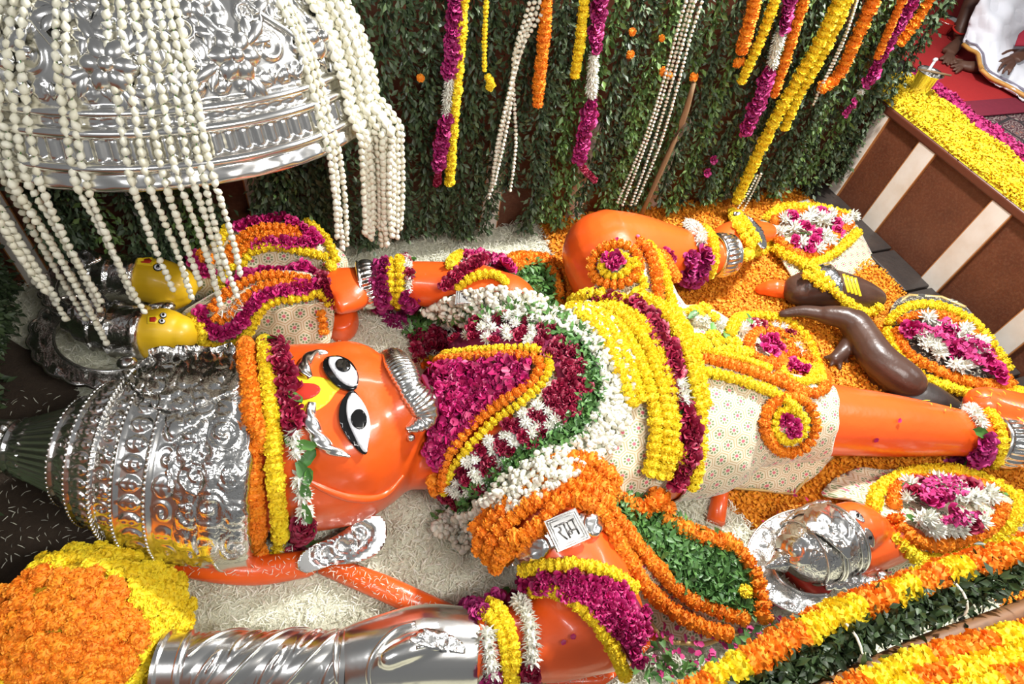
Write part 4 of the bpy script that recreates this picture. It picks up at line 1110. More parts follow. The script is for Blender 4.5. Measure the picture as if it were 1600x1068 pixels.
gar('yellow garland hanging from the knee rosette towards the belt', [dict(pix=[(985, 405), (996, 430), (1005, 452), (990, 468)], kind=Y, spx=20, lift=0.4)], name='marigold_garland', group='knee garlands')
gar('orange garland loop on the raised thigh beside the rosette', [dict(pix=[(990, 380), (1006, 392), (1018, 420), (1024, 450), (1026, 472)], kind=O, spx=22, lift=0.4)], name='marigold_garland', group='knee garlands')
gar('yellow garland outside the orange loop on the raised thigh', [dict(pix=[(1008, 384), (1020, 400), (1036, 440), (1046, 480), (1060, 496)], kind=Y, spx=18, lift=0.4)], name='marigold_garland', group='knee garlands')
gar('small orange marigold cluster with rose petals beside the raised knee', [dict(pix=[(1022, 402), (1038, 415), (1052, 428)], kind=O, spx=22, gap=0.5, lift=0.4), dict(pix=[(1030, 393), (1044, 404)], kind='rpink', spx=16, gap=0.6, lift=0.6)], name='flower_cluster', cat='flowers')

# ankle and wrist wreaths
gar('magenta and white wreath round the ankle of the raised leg', [dict(pix=[(1072, 352), (1086, 366), (1090, 382)], kind=W, spx=24, gap=0.45, lift=0.3), dict(pix=[(1092, 392), (1090, 410), (1080, 432), (1072, 446)], kind=K, spx=28, gap=0.35, lift=0.3), dict(pix=[(1076, 398), (1072, 420), (1064, 436)], kind=K, spx=24, gap=0.4)], name='ankle_wreath', cat='wreath')
gar('yellow wreath round the ankle of the raised leg beside the silver anklet', [dict(pix=[(1098, 356), (1108, 374), (1112, 396), (1108, 420), (1102, 432)], kind=Y, spx=18, gap=0.5, lift=0.3)], name='ankle_wreath', cat='wreath')
gar('white and purple wreath round the ankle of the straight leg', [dict(pix=[(1506, 640), (1522, 655), (1530, 668)], kind=W, spx=26, gap=0.42, lift=0.3), dict(pix=[(1536, 676), (1534, 692), (1520, 712), (1500, 728), (1482, 734)], kind=[G, K, K, K, K, K, K, K, K], spx=30, gap=0.3, lift=0.3)], name='ankle_wreath', cat='wreath')
gar('yellow wreath round the ankle of the straight leg beside the silver anklet', [dict(pix=[(1540, 646), (1554, 662), (1560, 684), (1556, 708), (1546, 730)], kind=Y, spx=20, gap=0.5, lift=0.3)], name='ankle_wreath', cat='wreath')
gar('magenta wreath nearest the silver bracelet on the far wrist', [dict(pix=[(594, 416), (596, 440), (597, 470), (600, 496), (612, 510), (628, 506), (640, 486), (642, 465), (638, 455)], kind=K, spx=24, gap=0.36, lift=0.3)], name='wrist_wreath', cat='wreath')
gar('yellow wreath round the far wrist, inner of two', [dict(pix=[(608, 410), (610, 430), (612, 460), (614, 478)], kind=Y, spx=18, lift=0.3)], name='wrist_wreath', cat='wreath', group='wrist wreaths')
gar('yellow wreath round the far wrist, beside the white blooms', [dict(pix=[(624, 408), (627, 430), (626, 460), (620, 484)], kind=Y, spx=18, lift=0.3)], name='wrist_wreath', cat='wreath', group='wrist wreaths')
gar('white wreath with dark tip round the far forearm', [dict(pix=[(634, 405), (638, 418), (640, 440), (638, 460)], kind=[R, W, W, W, G], spx=18, gap=0.45, lift=0.3)], name='wrist_wreath', cat='wreath')
# far upper arm
gar('rose garland over the far upper arm', [dict(pix=[(700, 446), (716, 432), (736, 420), (756, 412)], kind=R, spx=22, gap=0.42, lift=0.4), dict(pix=[(722, 408), (745, 404), (772, 412), (788, 424)], kind='rpink', spx=22, gap=0.45, lift=0.4)], name='rose_garland')
gar('yellow garland over the far upper arm beside the armlet', [dict(pix=[(715, 452), (732, 440), (756, 432), (780, 436), (792, 448)], kind=Y, spx=17, lift=0.4), dict(pix=[(706, 420), (712, 405), (724, 400)], kind=Y, spx=17, lift=0.4)], name='marigold_garland')
# near arm
gar('upper yellow garland round the near upper arm', [dict(pix=[(822, 888), (850, 882), (890, 880), (930, 888), (962, 902), (986, 922)], kind=Y, spx=24, gap=0.5, lift=0.4)], name='marigold_garland')
rz = [(812, 905), (850, 895), (900, 895), (945, 905), (985, 930), (1002, 960), (1000, 1000), (985, 1035), (968, 1000), (930, 955), (890, 925), (850, 912), (815, 920)]
g = empty('rose_band', P(930, 930, 0.4), 'wide band of magenta rose petals round the near upper arm', 'garland')
slab('petal_mat', rz, B_D, M['bed_rose'], g, 0.006, 0.010, 12)
fill_blooms(g, rz, B_D, 15, 27, 'rpink', 0.5)
gar('lower yellow garland round the near arm above the forearm', [dict(pix=[(812, 934), (840, 918), (870, 920), (905, 942), (935, 975), (958, 1012), (972, 1044)], kind=Y, spx=26, gap=0.45, lift=0.4)], name='marigold_garland')
gar('white chrysanthemum wreath round the near wrist beside the silver hand', [dict(pix=[(760, 985), (762, 1008), (766, 1030), (770, 1060)], kind=[W, W, W, R, W, W, K, K], spx=36, gap=0.4, lift=0.3, span=True), dict(pix=[(812, 946), (824, 966), (830, 990), (830, 1010), (828, 1040), (818, 1075)], kind=[W, W, W, W, R, W, G, K, K, K], spx=34, gap=0.38, lift=0.35, span=True)], name='wrist_wreath', cat='wreath')
gar('double yellow wreath round the near wrist between white blooms', [dict(pix=[(764, 950), (782, 962), (796, 990), (802, 1020), (800, 1064)], kind=Y, spx=25, gap=0.42, lift=0.4), dict(pix=[(752, 962), (772, 975), (786, 1000), (790, 1030), (788, 1064)], kind=Y, spx=22, gap=0.45, lift=0.4)], name='wrist_wreath', cat='wreath')
gar('dark purple blooms lying at the top of the near wrist wreath', [dict(pix=[(705, 962), (722, 956), (740, 955), (752, 968)], kind=K, spx=26, gap=0.4, lift=0.4), dict(pix=[(775, 948), (790, 942), (806, 938)], kind=[K, G, K], spx=24, gap=0.5, lift=0.5)], name='flower_cluster', cat='flowers')

# near shoulder: marigold shawl with a leaf panel
SHP = patch([(745, 838, 0.30), (770, 880, 0.22), (790, 800, 0.38), (860, 720, 0.46), (900, 715, 0.46), (940, 745, 0.42), (980, 775, 0.30), (1060, 810, 0.20), (1130, 840, 0.13), (1170, 890, 0.09), (1190, 970, 0.06), (1150, 985, 0.06), (1100, 1008, 0.05), (1045, 1005, 0.05), (1010, 960, 0.10), (960, 890, 0.28), (935, 840, 0.42), (900, 800, 0.47), (840, 800, 0.46), (800, 850, 0.40), (1050, 900, 0.15), (1000, 830, 0.27), (1110, 910, 0.10)])
shawl = slab('shoulder_shawl', smooth_poly([(925, 760), (985, 780), (1060, 812), (1130, 842), (1168, 890), (1186, 965), (1150, 985), (1100, 1006), (1050, 1003), (1012, 965), (965, 895), (935, 830)]), SHP, M['brocade'], None, 0.0, 0.006, 12)
tag(shawl, 'brocade shawl panel spread from the near shoulder to the floor', 'shawl')
mb = MB(); mb.tube([on(x, y, SHP, 0.008) for x, y in ((1012, 968), (1030, 992), (1052, 1003), (1100, 1006), (1150, 986))], 0.008, 6); mb.obj('gold_hem', M['gold_trim'], shawl)
lp = smooth_poly([(950, 772), (1000, 786), (1060, 812), (1118, 838), (1150, 880), (1178, 935), (1165, 962), (1120, 952), (1070, 925), (1015, 870), (968, 815)])
g = empty('leaf_mound', P(1060, 870, 0.15), 'panel of heaped green leaves framed by orange marigolds beside the near arm', 'leaves')
slab('leaf_mat', lp, SHP, M['bed_leaf'], g, 0.008, 0.010, 14)
stuff_on('leaves', g, lp, SHP, 6.5, 15.5, LEAF_V, LEAF_F, M['leaf_mid'], 0.5, 0.6, layers=3)
flower(Y, g, on(1152, 926, SHP, 0.05), UP, 0.055)
for k, (p, l) in enumerate(zip([[(748, 838), (775, 800), (820, 758), (865, 728), (905, 724), (945, 752)], [(756, 850), (785, 812), (828, 776), (868, 748), (905, 744), (940, 770)], [(768, 862), (798, 826), (836, 794), (872, 768), (905, 764), (938, 792)], [(776, 874), (806, 842), (842, 812), (874, 788), (905, 786), (935, 815)], [(784, 886), (800, 862), (828, 838), (850, 820)]],
       ('orange marigold strand nearest the jasmine collar on the near shoulder', 'second orange strand over the near shoulder from the jasmine collar', 'third orange strand over the near shoulder, the middle one', 'fourth orange strand over the near shoulder, above the armlet', 'short orange strand lying against the armlet'))):
    gar(l, [dict(pix=p, kind=O, spx=30, gap=0.5, lift=0.5, on=SHP if k < 4 else B_D)], name='marigold_garland', group='shoulder marigold strands')
gar('orange marigold garland along the belly side of the leaf panel', [dict(pix=[(905, 722), (950, 752), (1000, 778), (1060, 806), (1120, 834), (1155, 870), (1178, 910), (1186, 950), (1180, 975)], kind=O, spx=27, gap=0.5, lift=0.5, on=SHP)], name='marigold_garland')
gar('inner orange marigold garland along the arm side of the leaf panel', [dict(pix=[(930, 772), (950, 808), (985, 850), (1020, 888), (1060, 925), (1110, 952), (1160, 968)], kind=O, spx=27, gap=0.5, lift=0.5, on=SHP)], name='marigold_garland')
gar('outer orange marigold garland along the arm side of the shawl', [dict(pix=[(928, 806), (955, 850), (985, 892), (1020, 930), (1060, 962), (1105, 984), (1135, 990)], kind=O, spx=30, gap=0.5, lift=0.5, on=SHP)], name='marigold_garland')
# far shoulder: the same on a smaller scale
SH2 = patch([(770, 430, 0.34), (800, 405, 0.22), (850, 402, 0.14), (890, 420, 0.12), (895, 500, 0.16), (860, 510, 0.28), (810, 500, 0.36), (790, 460, 0.38), (850, 455, 0.22)])
g = empty('leaf_mound', P(850, 450, 0.15), 'panel of green leaves framed by orange marigolds behind the far shoulder', 'leaves')
lp2 = smooth_poly([(795, 435), (825, 415), (852, 420), (868, 445), (872, 480), (850, 503), (825, 492), (805, 465)])
slab('leaf_mat', smooth_poly([(785, 430), (820, 406), (860, 406), (888, 430), (890, 485), (860, 506), (815, 500)]), SH2, M['bed_leaf'], g, 0.0, 0.006, 12)
stuff_on('leaves', g, lp2, SH2, 5.5, 12, LEAF_V, LEAF_F, M['leaf_mid'], 0.6, 0.7, layers=2)
gar('outer orange garland curving round the far leaf panel', [dict(pix=[(784, 416), (815, 408), (850, 412), (876, 430), (884, 460), (878, 498)], kind=O, spx=20, gap=0.5, lift=0.5, on=SH2)], name='marigold_garland')
gar('inner orange garland curving round the far leaf panel', [dict(pix=[(800, 424), (830, 412), (856, 424), (866, 450), (868, 482), (858, 502)], kind=O, spx=18, gap=0.5, lift=0.5, on=SH2)], name='marigold_garland')
gar('orange marigold cluster between the far armlet and the leaf panel', [dict(pix=[(782, 462), (800, 466), (818, 480), (828, 496)], kind=O, spx=24, gap=0.42, lift=0.5, on=SH2), dict(pix=[(785, 478), (800, 486), (812, 496)], kind=O, spx=22, gap=0.42, lift=0.5, on=SH2)], name='flower_cluster', cat='flowers')
# ------------------------------------------------------------------ armlets, mace and silver hand
def plane_at(px, py, bvh, lift=0.01, nrm=None):
    l, n = hit(px, py, bvh); n = Vector(nrm).normalized() if nrm is not None else n; l = l + n * lift
    u = UP.cross(n); u = u.normalized() if u.length > 0.05 else Vector((1, 0, 0)); w = n.cross(u)
    return BVHTree.FromPolygons([l + u * i + w * j for j in (-1, 1) for i in (-1, 1)], [(0, 1, 3, 2)])
RAM = [[(0.0, 0.08), (1.0, 0.08)], [(0.12, 0.08), (0.21, 0.16), (0.25, 0.28), (0.20, 0.40), (0.06, 0.43)], [(0.10, 0.43), (0.32, 0.95)], [(0.47, 0.08), (0.47, 0.95)], [(0.93, 0.08), (0.93, 0.95)],
       [(0.66, 0.08), (0.66, 0.62)], [(0.66, 0.60), (0.58, 0.58), (0.53, 0.66), (0.58, 0.76), (0.66, 0.72), (0.67, 0.60)], [(0.66, 0.60), (0.93, 0.60)]]
def letter_plate(root, quad, bvh, big=True):
    """square silver plate with a raised rim and the three-letter word"""
    a, b, c, d = [np.array(q, float) for q in quad]        # left top, right top, right bottom, left bottom
    def uv(u, v): q = (a * (1 - u) + b * u) * (1 - v) + (d * (1 - u) + c * u) * v; return tuple(q)
    pl = slab('letter_plate', [uv(0, 0), uv(0.5, 0), uv(1, 0), uv(1, 0.5), uv(1, 1), uv(0.5, 1), uv(0, 1), uv(0, 0.5)], bvh, M['silver_plain'], root, 0.0, 0.012, 8, None, False)
    def bar(name, pts, r):
        mb = MB(); q = [on(*uv(*p), bvh, 0.0135) for p in pts]; mb.tube(q, r, 8); return mb.obj(name, M['silver_plain'] if name != 'letter' else M['dark_silver'], pl)
    w = (P(*a, 0.4) - P(*b, 0.4)).length
    for k in ((0.06, 0.09), (0.13, 0.16)):
        m = k[0]; bar('plate_rim', [(m, m), (1 - m, m), (1 - m, 1 - m), (m, 1 - m), (m, m)], w * 0.018)
    for st in RAM:
        d2 = catmull([(0.2 + 0.6 * u, 0.23 + 0.56 * v) for u, v in st], 0.02) if len(st) > 2 else [(0.2 + 0.6 * u, 0.23 + 0.56 * v) for u, v in st]
        bar('letter', [tuple(q) for q in d2], w * 0.022)
    return pl
t = NT('dark_silver'); t.base((0.20, 0.19, 0.18)); t.set(Metallic=1.0, Roughness=0.35)
arm = empty('armlet', P(870, 840, 0.35), 'silver armlet with square lettered plate on the near upper arm', 'armlet')
slab('armlet_band', smooth_poly([(796, 880), (812, 862), (840, 838), (880, 815), (915, 800), (930, 806), (934, 830), (916, 838), (880, 850), (846, 866), (822, 884), (806, 896)]), B_D, M['silver_plain'], arm, 0.004, 0.008, 8)
slab('side_ornament', smooth_poly([(814, 868), (812, 848), (826, 834), (842, 832), (858, 842), (862, 858), (850, 872), (830, 876)]), B_D, M['silver_plain'], arm, 0.012, 0.012, 3.5, scrolls([(828, 848, 12, 0), (846, 850, 12, 0), (838, 864, 9, 6)]), rim=0.004)
slab('side_ornament', ell(922, 822, 13, 20, 20, -0.3), B_D, M['silver_plain'], arm, 0.012, 0.012, 3.5, scrolls([(922, 815, 9, 6), (923, 830, 9, 0)]), rim=0.004)
letter_plate(arm, [(848, 815), (897, 794), (921, 841), (870, 863)], plane_at(882, 830, B_D, 0.03, (0.02, -0.25, 0.95)))
arm = empty('armlet', P(735, 465, 0.3), 'silver armlet with square lettered plate on the far upper arm', 'armlet')
slab('armlet_band', smooth_poly([(690, 468), (712, 458), (758, 456), (776, 466), (776, 480), (690, 482)]), B_D, M['silver_plain'], arm, 0.004, 0.008, 8)
slab('side_ornament', ell(772, 470, 12, 9, 16), B_D, M['silver_plain'], arm, 0.012, 0.010, 4, scrolls([(772, 470, 8, 6)]), rim=0.003)
slab('side_ornament', ell(698, 472, 12, 9, 16), B_D, M['silver_plain'], arm, 0.012, 0.010, 4, scrolls([(698, 472, 8, 6)]), rim=0.003)
letter_plate(arm, [(712, 456), (757, 452), (763, 474), (710, 477)], plane_at(735, 466, B_D, 0.03, (0.0, -0.35, 0.9)))

# mace: silver spiral shaft, marigold-covered head
mace = empty('mace', P(300, 1035, 0.0), 'silver mace with spiral chased shaft lying along the bottom edge', 'mace')
A0, A1 = P(255, 1042, 0.16), P(545, 1034, 0.17); ax = (A1 - A0).normalized(); L = (A1 - A0).length
mb = MB(); pf = [(L * k / 180, 0.088 + (0.010 if k < 5 or 20 < k < 26 or k > 173 else 0)) for k in range(181)]
def shaft_wob(j, ph):
    if not 28 < j < 171: return 1.0
    s = ((3 * ph + j / 3 * 0.32) / (2 * PI)) % 1.0
    if s < 0.5: return 1 + 0.07 * math.sin(PI * s * 2)
    return 1 + 0.06 * motif('scroll', (s - 0.75) * 4, ((j / 180 * 9 + ph * 0.5) % 1.0) * 2 - 1)
mb.lathe(A0, ax, pf, 256, wob=shaft_wob); sh = mb.obj('shaft', M['silver_plain'], mace)
for k in range(3):
    mb = MB(); a = UP.cross(ax).normalized(); b = ax.cross(a); pts = []
    for i in range(90):
        h = 0.17 * L + i / 89 * 0.76 * L; j = h / L * 60; ph = (PI / 2 - j * 0.32 + 2 * PI * k) / 3
        pts.append(A0 + ax * h + (a * math.cos(ph) + b * math.sin(ph)) * 0.094)
    mb.tube(pts, 0.006, 6); mb.obj('spiral_ridge', M['silver_plain'], sh)
bc = P(140, 992, 0.08); dome = MB(); dome.ball(bc, (0.265, 0.265, 0.25), 40, 24)
hd = dome.obj('mace_head', M['bed_yellow'], mace); B_BALL = bvh_of(hd)
ob = empty('orange_flower_cushion', bc, 'domed disc of orange marigolds covering the middle of the mace head', 'flowers')
fill_blooms(ob, ell(104, 990, 122, 106, 24, 0.1), B_BALL, 18, 30, O, 0.25)
yb = empty('yellow_flower_ring', bc, 'ring of yellow marigolds round the orange disc on the mace head', 'flowers')
outer = ell(142, 988, 190, 170, 28, 0.05); inner = ell(104, 990, 120, 104, 24, 0.1)
pts = [q for q in fill_points([(x, y) for x, y in outer], 16.5, B_BALL) if not inside(inner, q[2], q[3])]
for l, n, x, y in pts: flower(Y, yb, l + n * 0.012, n + Vector((random.gauss(0, .2), random.gauss(0, .2), 0)), 0.056 * random.uniform(0.9, 1.1))
# silver hand closed on the shaft
hand = MB()
limb(hand, [(548, 1032, 0.17, 0.10, 0.10), (600, 1024, 0.18, 0.115, 0.125), (660, 1014, 0.19, 0.125, 0.135), (720, 1014, 0.19, 0.12, 0.125), (745, 1016, 0.19, 0.115, 0.118)], 28)
for k, (x, y) in enumerate(((588, 1036), (606, 1048), (626, 1058), (648, 1066))):
    limb(hand, [(x + 26, y - 24, 0.285 - 0.012 * k, 0.026, 0.024), (x + 6, y - 8, 0.28 - 0.012 * k, 0.028, 0.026), (x - 8, y + 14, 0.24 - 0.01 * k, 0.027, 0.025), (x - 8, y + 36, 0.17, 0.024, 0.022)], 12)
limb(hand, [(690, 1000, 0.30, 0.035, 0.03), (640, 1012, 0.315, 0.034, 0.03), (606, 1028, 0.305, 0.028, 0.026)], 12)
hand_o = place_mesh('silver_hand', remesh(hand, 'silver_hand', M['silver_plain'], 0.007, 4), statue); B_HAND = bvh_of(hand_o)
slab('hand_cuff', smooth_poly([(640, 1000), (668, 985), (700, 992), (722, 1004), (726, 1020), (700, 1018), (668, 1012)]), B_HAND, M['silver_chased'], hand_o, 0.002, 0.006, 5, scrolls([(665, 1000, 16, 0), (695, 1004, 16, 0)]))
for k in range(9):
    ph = -0.2 + k * 0.42; c = P(746, 1016, 0.19); d = (P(760, 1017, 0.19) - P(740, 1016, 0.19)).normalized(); a = UP.cross(d).normalized()
    e = a * math.cos(ph) + UP * math.sin(ph); s = d.cross(e)
    mb = MB(); v = [c + e * 0.112 - s * 0.026, c + e * 0.112 + s * 0.026, c + e * 0.145 + d * 0.03, c + e * 0.118 + d * 0.012]; mb.add(v, [(0, 1, 2), (0, 3, 1), (0, 2, 3), (1, 3, 2)]); mb.obj('cuff_tooth', M['silver_plain'], hand_o)

# ------------------------------------------------------------------ two small yellow-faced figures by the far wall
def crown_small(root, a, b, prof, name='crown', mat='silver_chased', flutes=20):
    a, b = Vector(a), Vector(b); ax = (b - a); L = ax.length; ax.normalize(); mb = MB()
    d = catmull([(t * L, r) for t, r in prof], 0.01) if False else [(t * L, r) for t, r in prof]
    full = []
    for (h0, r0), (h1, r1) in zip(d[:-1], d[1:]):
        k = max(1, int(abs(h1 - h0) / 0.008))
        for i in range(k): full.append((h0 + (h1 - h0) * i / k, r0 + (r1 - r0) * i / k))
    full.append(d[-1]); mb.lathe(a, ax, full, flutes * 4, wob=lambda j, ph: 1 + 0.012 * math.cos(flutes * ph + j))
    return mb.obj(name, M[mat], root)
def arch(root, bvh, cx, cy, ro, ri, a0, a1, name='halo', scallops=0, mat='silver_chased', sq=0.75, rot=0.0, thick=0.012):
    """flat halo ring cut open towards the face, with lobed rim and a chased field"""
    n = 60; o = []; i_ = []
    for k in range(n + 1):
        a = a0 + (a1 - a0) * k / n; r = ro * (1 + (0.06 * abs(math.sin(scallops * (a - a0) / (a1 - a0) * PI)) if scallops else 0))
        def q(r): x, y = r * math.cos(a), r * sq * math.sin(a); return (cx + x * math.cos(rot) - y * math.sin(rot), cy + x * math.sin(rot) + y * math.cos(rot))
        o.append(q(r)); i_.append(q(ri))
    cs = []
    m = max(6, scallops)
    for k in range(m):
        a = a0 + (a1 - a0) * (k + 0.5) / m; r = (ro * 0.62 + ri * 0.38); x, y = r * math.cos(a), r * sq * math.sin(a)
        cs.append((cx + x * math.cos(rot) - y * math.sin(rot), cy + x * math.sin(rot) + y * math.cos(rot), (ro - ri) * 0.36, 6 if k % 2 else 0))
    h = slab(name, o + i_[::-1], bvh, M[mat], root, 0.0, thick, 4.0, scrolls(cs))
    mb = MB(); mb.tube([on(x, y, bvh, thick + 0.003) for x, y in i_], 0.006, 6); mb.obj('halo_bead_rim', M['silver_plain'], h)
    mb = MB(); mb.tube([on(x, y, bvh, thick + 0.001) for x, y in o], 0.005, 6); mb.obj('halo_outer_rim', M['silver_plain'], h)
    return h
def level(z): return plane3((0, 0, z), (1, 0, z), (0, 1, z))
def tiltp(px, py, z, n):
    c = P(px, py, z); n = Vector(n).normalized(); u = Vector((0, 1, 0)).cross(n).normalized(); w = n.cross(u)
    return BVHTree.FromPolygons([c + u * i + w * j for j in (-1, 1) for i in (-1, 1)], [(0, 1, 3, 2)])
def face_bits(root, face, eye_c, tilak, er=5.5):
    b = bvh_of(face); k = bvh_of(face)
    for (x, y) in eye_c:
        e = slab('eye', ell(x, y, er * 1.1, er * 0.85, 12), b, M['eye_black'], face, 0.0, 0.004, 4); slab('eye_white', ell(x + .4, y, er * 0.9, er * 0.62, 12), b, M['eye_white'], e, 0.003, 0.003, 4); slab('iris', ell(x, y, er * 0.4, er * 0.4, 10), b, M['eye_black'], e, 0.006, 0.002, 4)
    if tilak:
        t_ = slab('tilak', tilak, b, M['tilak_yellow'], face, 0.0, 0.003, 5)
        c = np.mean(np.array(tilak), axis=0); slab('tilak_centre', [tuple(c + (np.array(q) - c) * 0.55) for q in tilak], b, M['red_paint'], face, 0.003, 0.002, 5)
fig1 = empty('small_idol', P(300, 440, 0), 'yellow-faced idol nearer the far wall, silver crowned, dressed in brocade', 'idol')
fig2 = empty('small_idol', P(300, 510, 0), 'yellow-faced idol nearer the great silver crown, inside a scalloped silver halo', 'idol')
mb = MB(); limb(mb, [(222, 438, 0.20, 0.085, 0.09), (250, 440, 0.20, 0.098, 0.10), (275, 446, 0.20, 0.085, 0.085)], 20); limb(mb, [(262, 465, 0.17, 0.06, 0.07), (284, 462, 0.17, 0.045, 0.05)], 14); limb(mb, [(284, 430, 0.22, 0.03, 0.035), (300, 440, 0.17, 0.05, 0.05)], 12)
f1 = place_mesh('face', remesh(mb, 'face', M['yellow_enamel'], 0.008, 4), fig1)
face_bits(fig1, f1, [(247, 418)], [(214, 404), (238, 402), (244, 408), (238, 415), (214, 413)], 7)
mb = MB(); limb(mb, [(228, 520, 0.20, 0.085, 0.09), (258, 518, 0.20, 0.092, 0.098), (280, 520, 0.20, 0.075, 0.08)], 20); limb(mb, [(238, 540, 0.16, 0.06, 0.07), (262, 540, 0.16, 0.05, 0.05)], 14)
f2 = place_mesh('face', remesh(mb, 'face', M['yellow_enamel'], 0.008, 4), fig2)
face_bits(fig2, f2, [(253, 502), (255, 493)], [(230, 494), (246, 492), (250, 499), (244, 506), (230, 506)], 5)
crown_small(fig1, P(224, 437, 0.2), P(112, 425, 0.2), [(0, .075), (0, .1), (.06, .108), (.1, .102), (.35, .098), (.38, .108), (.42, .1), (.6, .085), (.62, .092), (.66, .08), (.85, .055), (.95, .03), (1.05, .02)])
crown_small(fig2, P(232, 520, 0.2), P(105, 508, 0.2), [(0, .075), (0, .1), (.06, .108), (.1, .102), (.35, .098), (.38, .108), (.42, .1), (.6, .085), (.62, .092), (.66, .08), (.85, .055), (.95, .03), (1.05, .02)])
arch(fig2, tiltp(150, 530, 0.10, (0.1, 0.05, 1)), 168, 533, 118, 82, 1.15, 5.0, scallops=11, sq=0.62)
arch(fig1, tiltp(150, 445, 0.15, (0.1, 0.05, 1)), 160, 456, 94, 70, 1.5, 4.2, scallops=10, sq=0.55)
for fg, q in ((fig2, [(105, 490), (118, 474), (150, 470), (165, 482), (158, 502), (130, 508)]), (fig1, [(105, 400), (122, 392), (150, 394), (160, 404), (140, 416), (118, 416)])):
    slab('crown_leaf', smooth_poly(q), tiltp(135, q[0][1], 0.32, (-0.1, -0.2, 1)), M['silver_chased'], fg, 0.0, 0.008, 4, scrolls([(sum(a for a, _ in q) / 6, sum(b for _, b in q) / 6, 20, 0)]))
mb = MB(); mb.ball(P(250, 478, 0.2), (0.05, 0.02, 0.02), 14, 8); mb.ball(P(262, 478, 0.2), (0.03, 0.03, 0.02), 10, 6); mb.obj('ear_ornament', M['silver_chased'], fig1)
mb = MB(); mb.ball(P(198, 566, 0.2), (0.035, 0.03, 0.02), 14, 8); mb.tube([P(196, 570, 0.2), P(203, 562, 0.21), P(214, 566, 0.2)], 0.006, 6); mb.obj('ear_ornament', M['silver_plain'], fig2)
# draped bodies of the two
mb = MB(); limb(mb, [(300, 442, 0.10, 0.08, 0.09), (345, 425, 0.14, 0.12, 0.13), (400, 405, 0.17, 0.14, 0.165), (460, 401, 0.17, 0.14, 0.165), (512, 415, 0.13, 0.10, 0.12)], 22)
b1 = place_mesh('brocade_robe', remesh(mb, 'brocade_robe', M['brocade'], 0.012, 5), fig1)
mb = MB(); limb(mb, [(300, 510, 0.09, 0.07, 0.08), (345, 500, 0.13, 0.105, 0.12), (400, 482, 0.16, 0.115, 0.15), (460, 470, 0.17, 0.115, 0.15), (512, 468, 0.15, 0.08, 0.11)], 22)
b2 = place_mesh('brocade_robe', remesh(mb, 'brocade_robe', M['brocade'], 0.012, 5), fig2)
RB = patch([(395, 515, 0.12), (430, 480, 0.26), (480, 470, 0.28), (518, 470, 0.26), (522, 500, 0.16), (505, 556, 0.04), (460, 556, 0.05), (420, 548, 0.06), (385, 535, 0.08), (450, 520, 0.16), (480, 515, 0.16)])
slab('robe_skirt', smooth_poly([(392, 518), (430, 484), (480, 474), (516, 474), (520, 505), (506, 552), (480, 548), (460, 556), (436, 545), (418, 549), (388, 536)]), RB, M['brocade'], fig2, 0.004, 0.006, 7, lambda x, y: 0.010 * math.sin(x * 0.16 + y * 0.04))
B_F = bvh_of(b1, b2, f1, f2, body_o, floor)
GK = dict(spx=18, gap=0.56, lift=0.4)
GR = 'robe garlands'
def gf(label, *pp, name='marigold_garland', bvh=None, group=GR): return garland(name, label, 'garland', [dict(GK, pix=p, kind=kd, **(ex[0] if ex else {})) for p, kd, *ex in pp], bvh or B_F, group)
gf('yellow marigold garland arching over the far brocade robe', ([(372, 350), (405, 343), (440, 343), (478, 354), (508, 380), (521, 410)], Y), ([(370, 352), (352, 372), (340, 392)], Y))
gf('rose garland under the yellow arch of the far robe', ([(372, 362), (400, 352), (430, 350), (460, 356), (482, 370), (496, 382)], 'rpink', dict(spx=22)), name='rose_garland')
gf('double orange garland on the far robe', ([(352, 400), (378, 376), (405, 362), (434, 360), (466, 364)], O), ([(356, 412), (384, 388), (410, 372), (440, 370), (470, 372)], O))
gf('rose garland between the orange and yellow rows of the far robe', ([(398, 384), (420, 378), (448, 378), (472, 380), (490, 384)], 'rpink', dict(spx=20)), name='rose_garland')
gf('lower yellow garland across the far robe', ([(372, 420), (384, 404), (400, 390), (434, 386), (480, 394), (510, 402)], Y), ([(366, 410), (350, 430), (340, 450)], Y))
gf('orange and rose loop by the far idol\'s neck', ([(304, 398), (312, 414), (324, 426), (336, 420)], 'rpink', dict(spx=20)), ([(318, 396), (326, 408), (338, 404)], O))
gf('upper rose garland on the near brocade robe', ([(368, 452), (390, 432), (414, 420), (457, 422), (500, 428)], 'rpink', dict(spx=20)), name='rose_garland')
gf('double orange garland looping on the near robe', ([(334, 486), (347, 468), (376, 450), (405, 437), (440, 434), (482, 440)], O), ([(336, 492), (346, 500), (360, 490), (384, 466), (410, 450), (446, 444), (484, 448)], O))
gf('lower rose garland looping on the near robe', ([(322, 484), (324, 504), (344, 518), (372, 504), (396, 474), (420, 458), (450, 451), (502, 448)], 'rpink', dict(spx=21, gap=0.45)), name='rose_garland')
gf('yellow garland edging the near robe beside the great brow ropes', ([(304, 490), (308, 515), (320, 530), (352, 536), (384, 518), (404, 488), (424, 470), (464, 465), (506, 458), (524, 476)], Y))
gf('short orange garland hanging off the near robe by the statue\'s palm', ([(499, 480), (502, 500), (504, 520)], O, dict(on=RB)))
gf('yellow and rose knot at the end of the far robe', ([(500, 436), (512, 446), (520, 470)], R, dict(spx=20)), ([(512, 412), (520, 424)], Y))
B_FF = bvh_of(floor, b2)
gw = empty('loose_jasmine', P(365, 480, 0.3), 'small heap of white jasmine caught in the near robe\'s orange loop', 'flowers'); stuff_on('jasmine_buds', gw, [(348, 492), (366, 474), (388, 462), (380, 480), (362, 494)], B_F, 5, 10, SLIVER_V, SLIVER_F, M['petal_white'], 0.8, 0.8, layers=3)

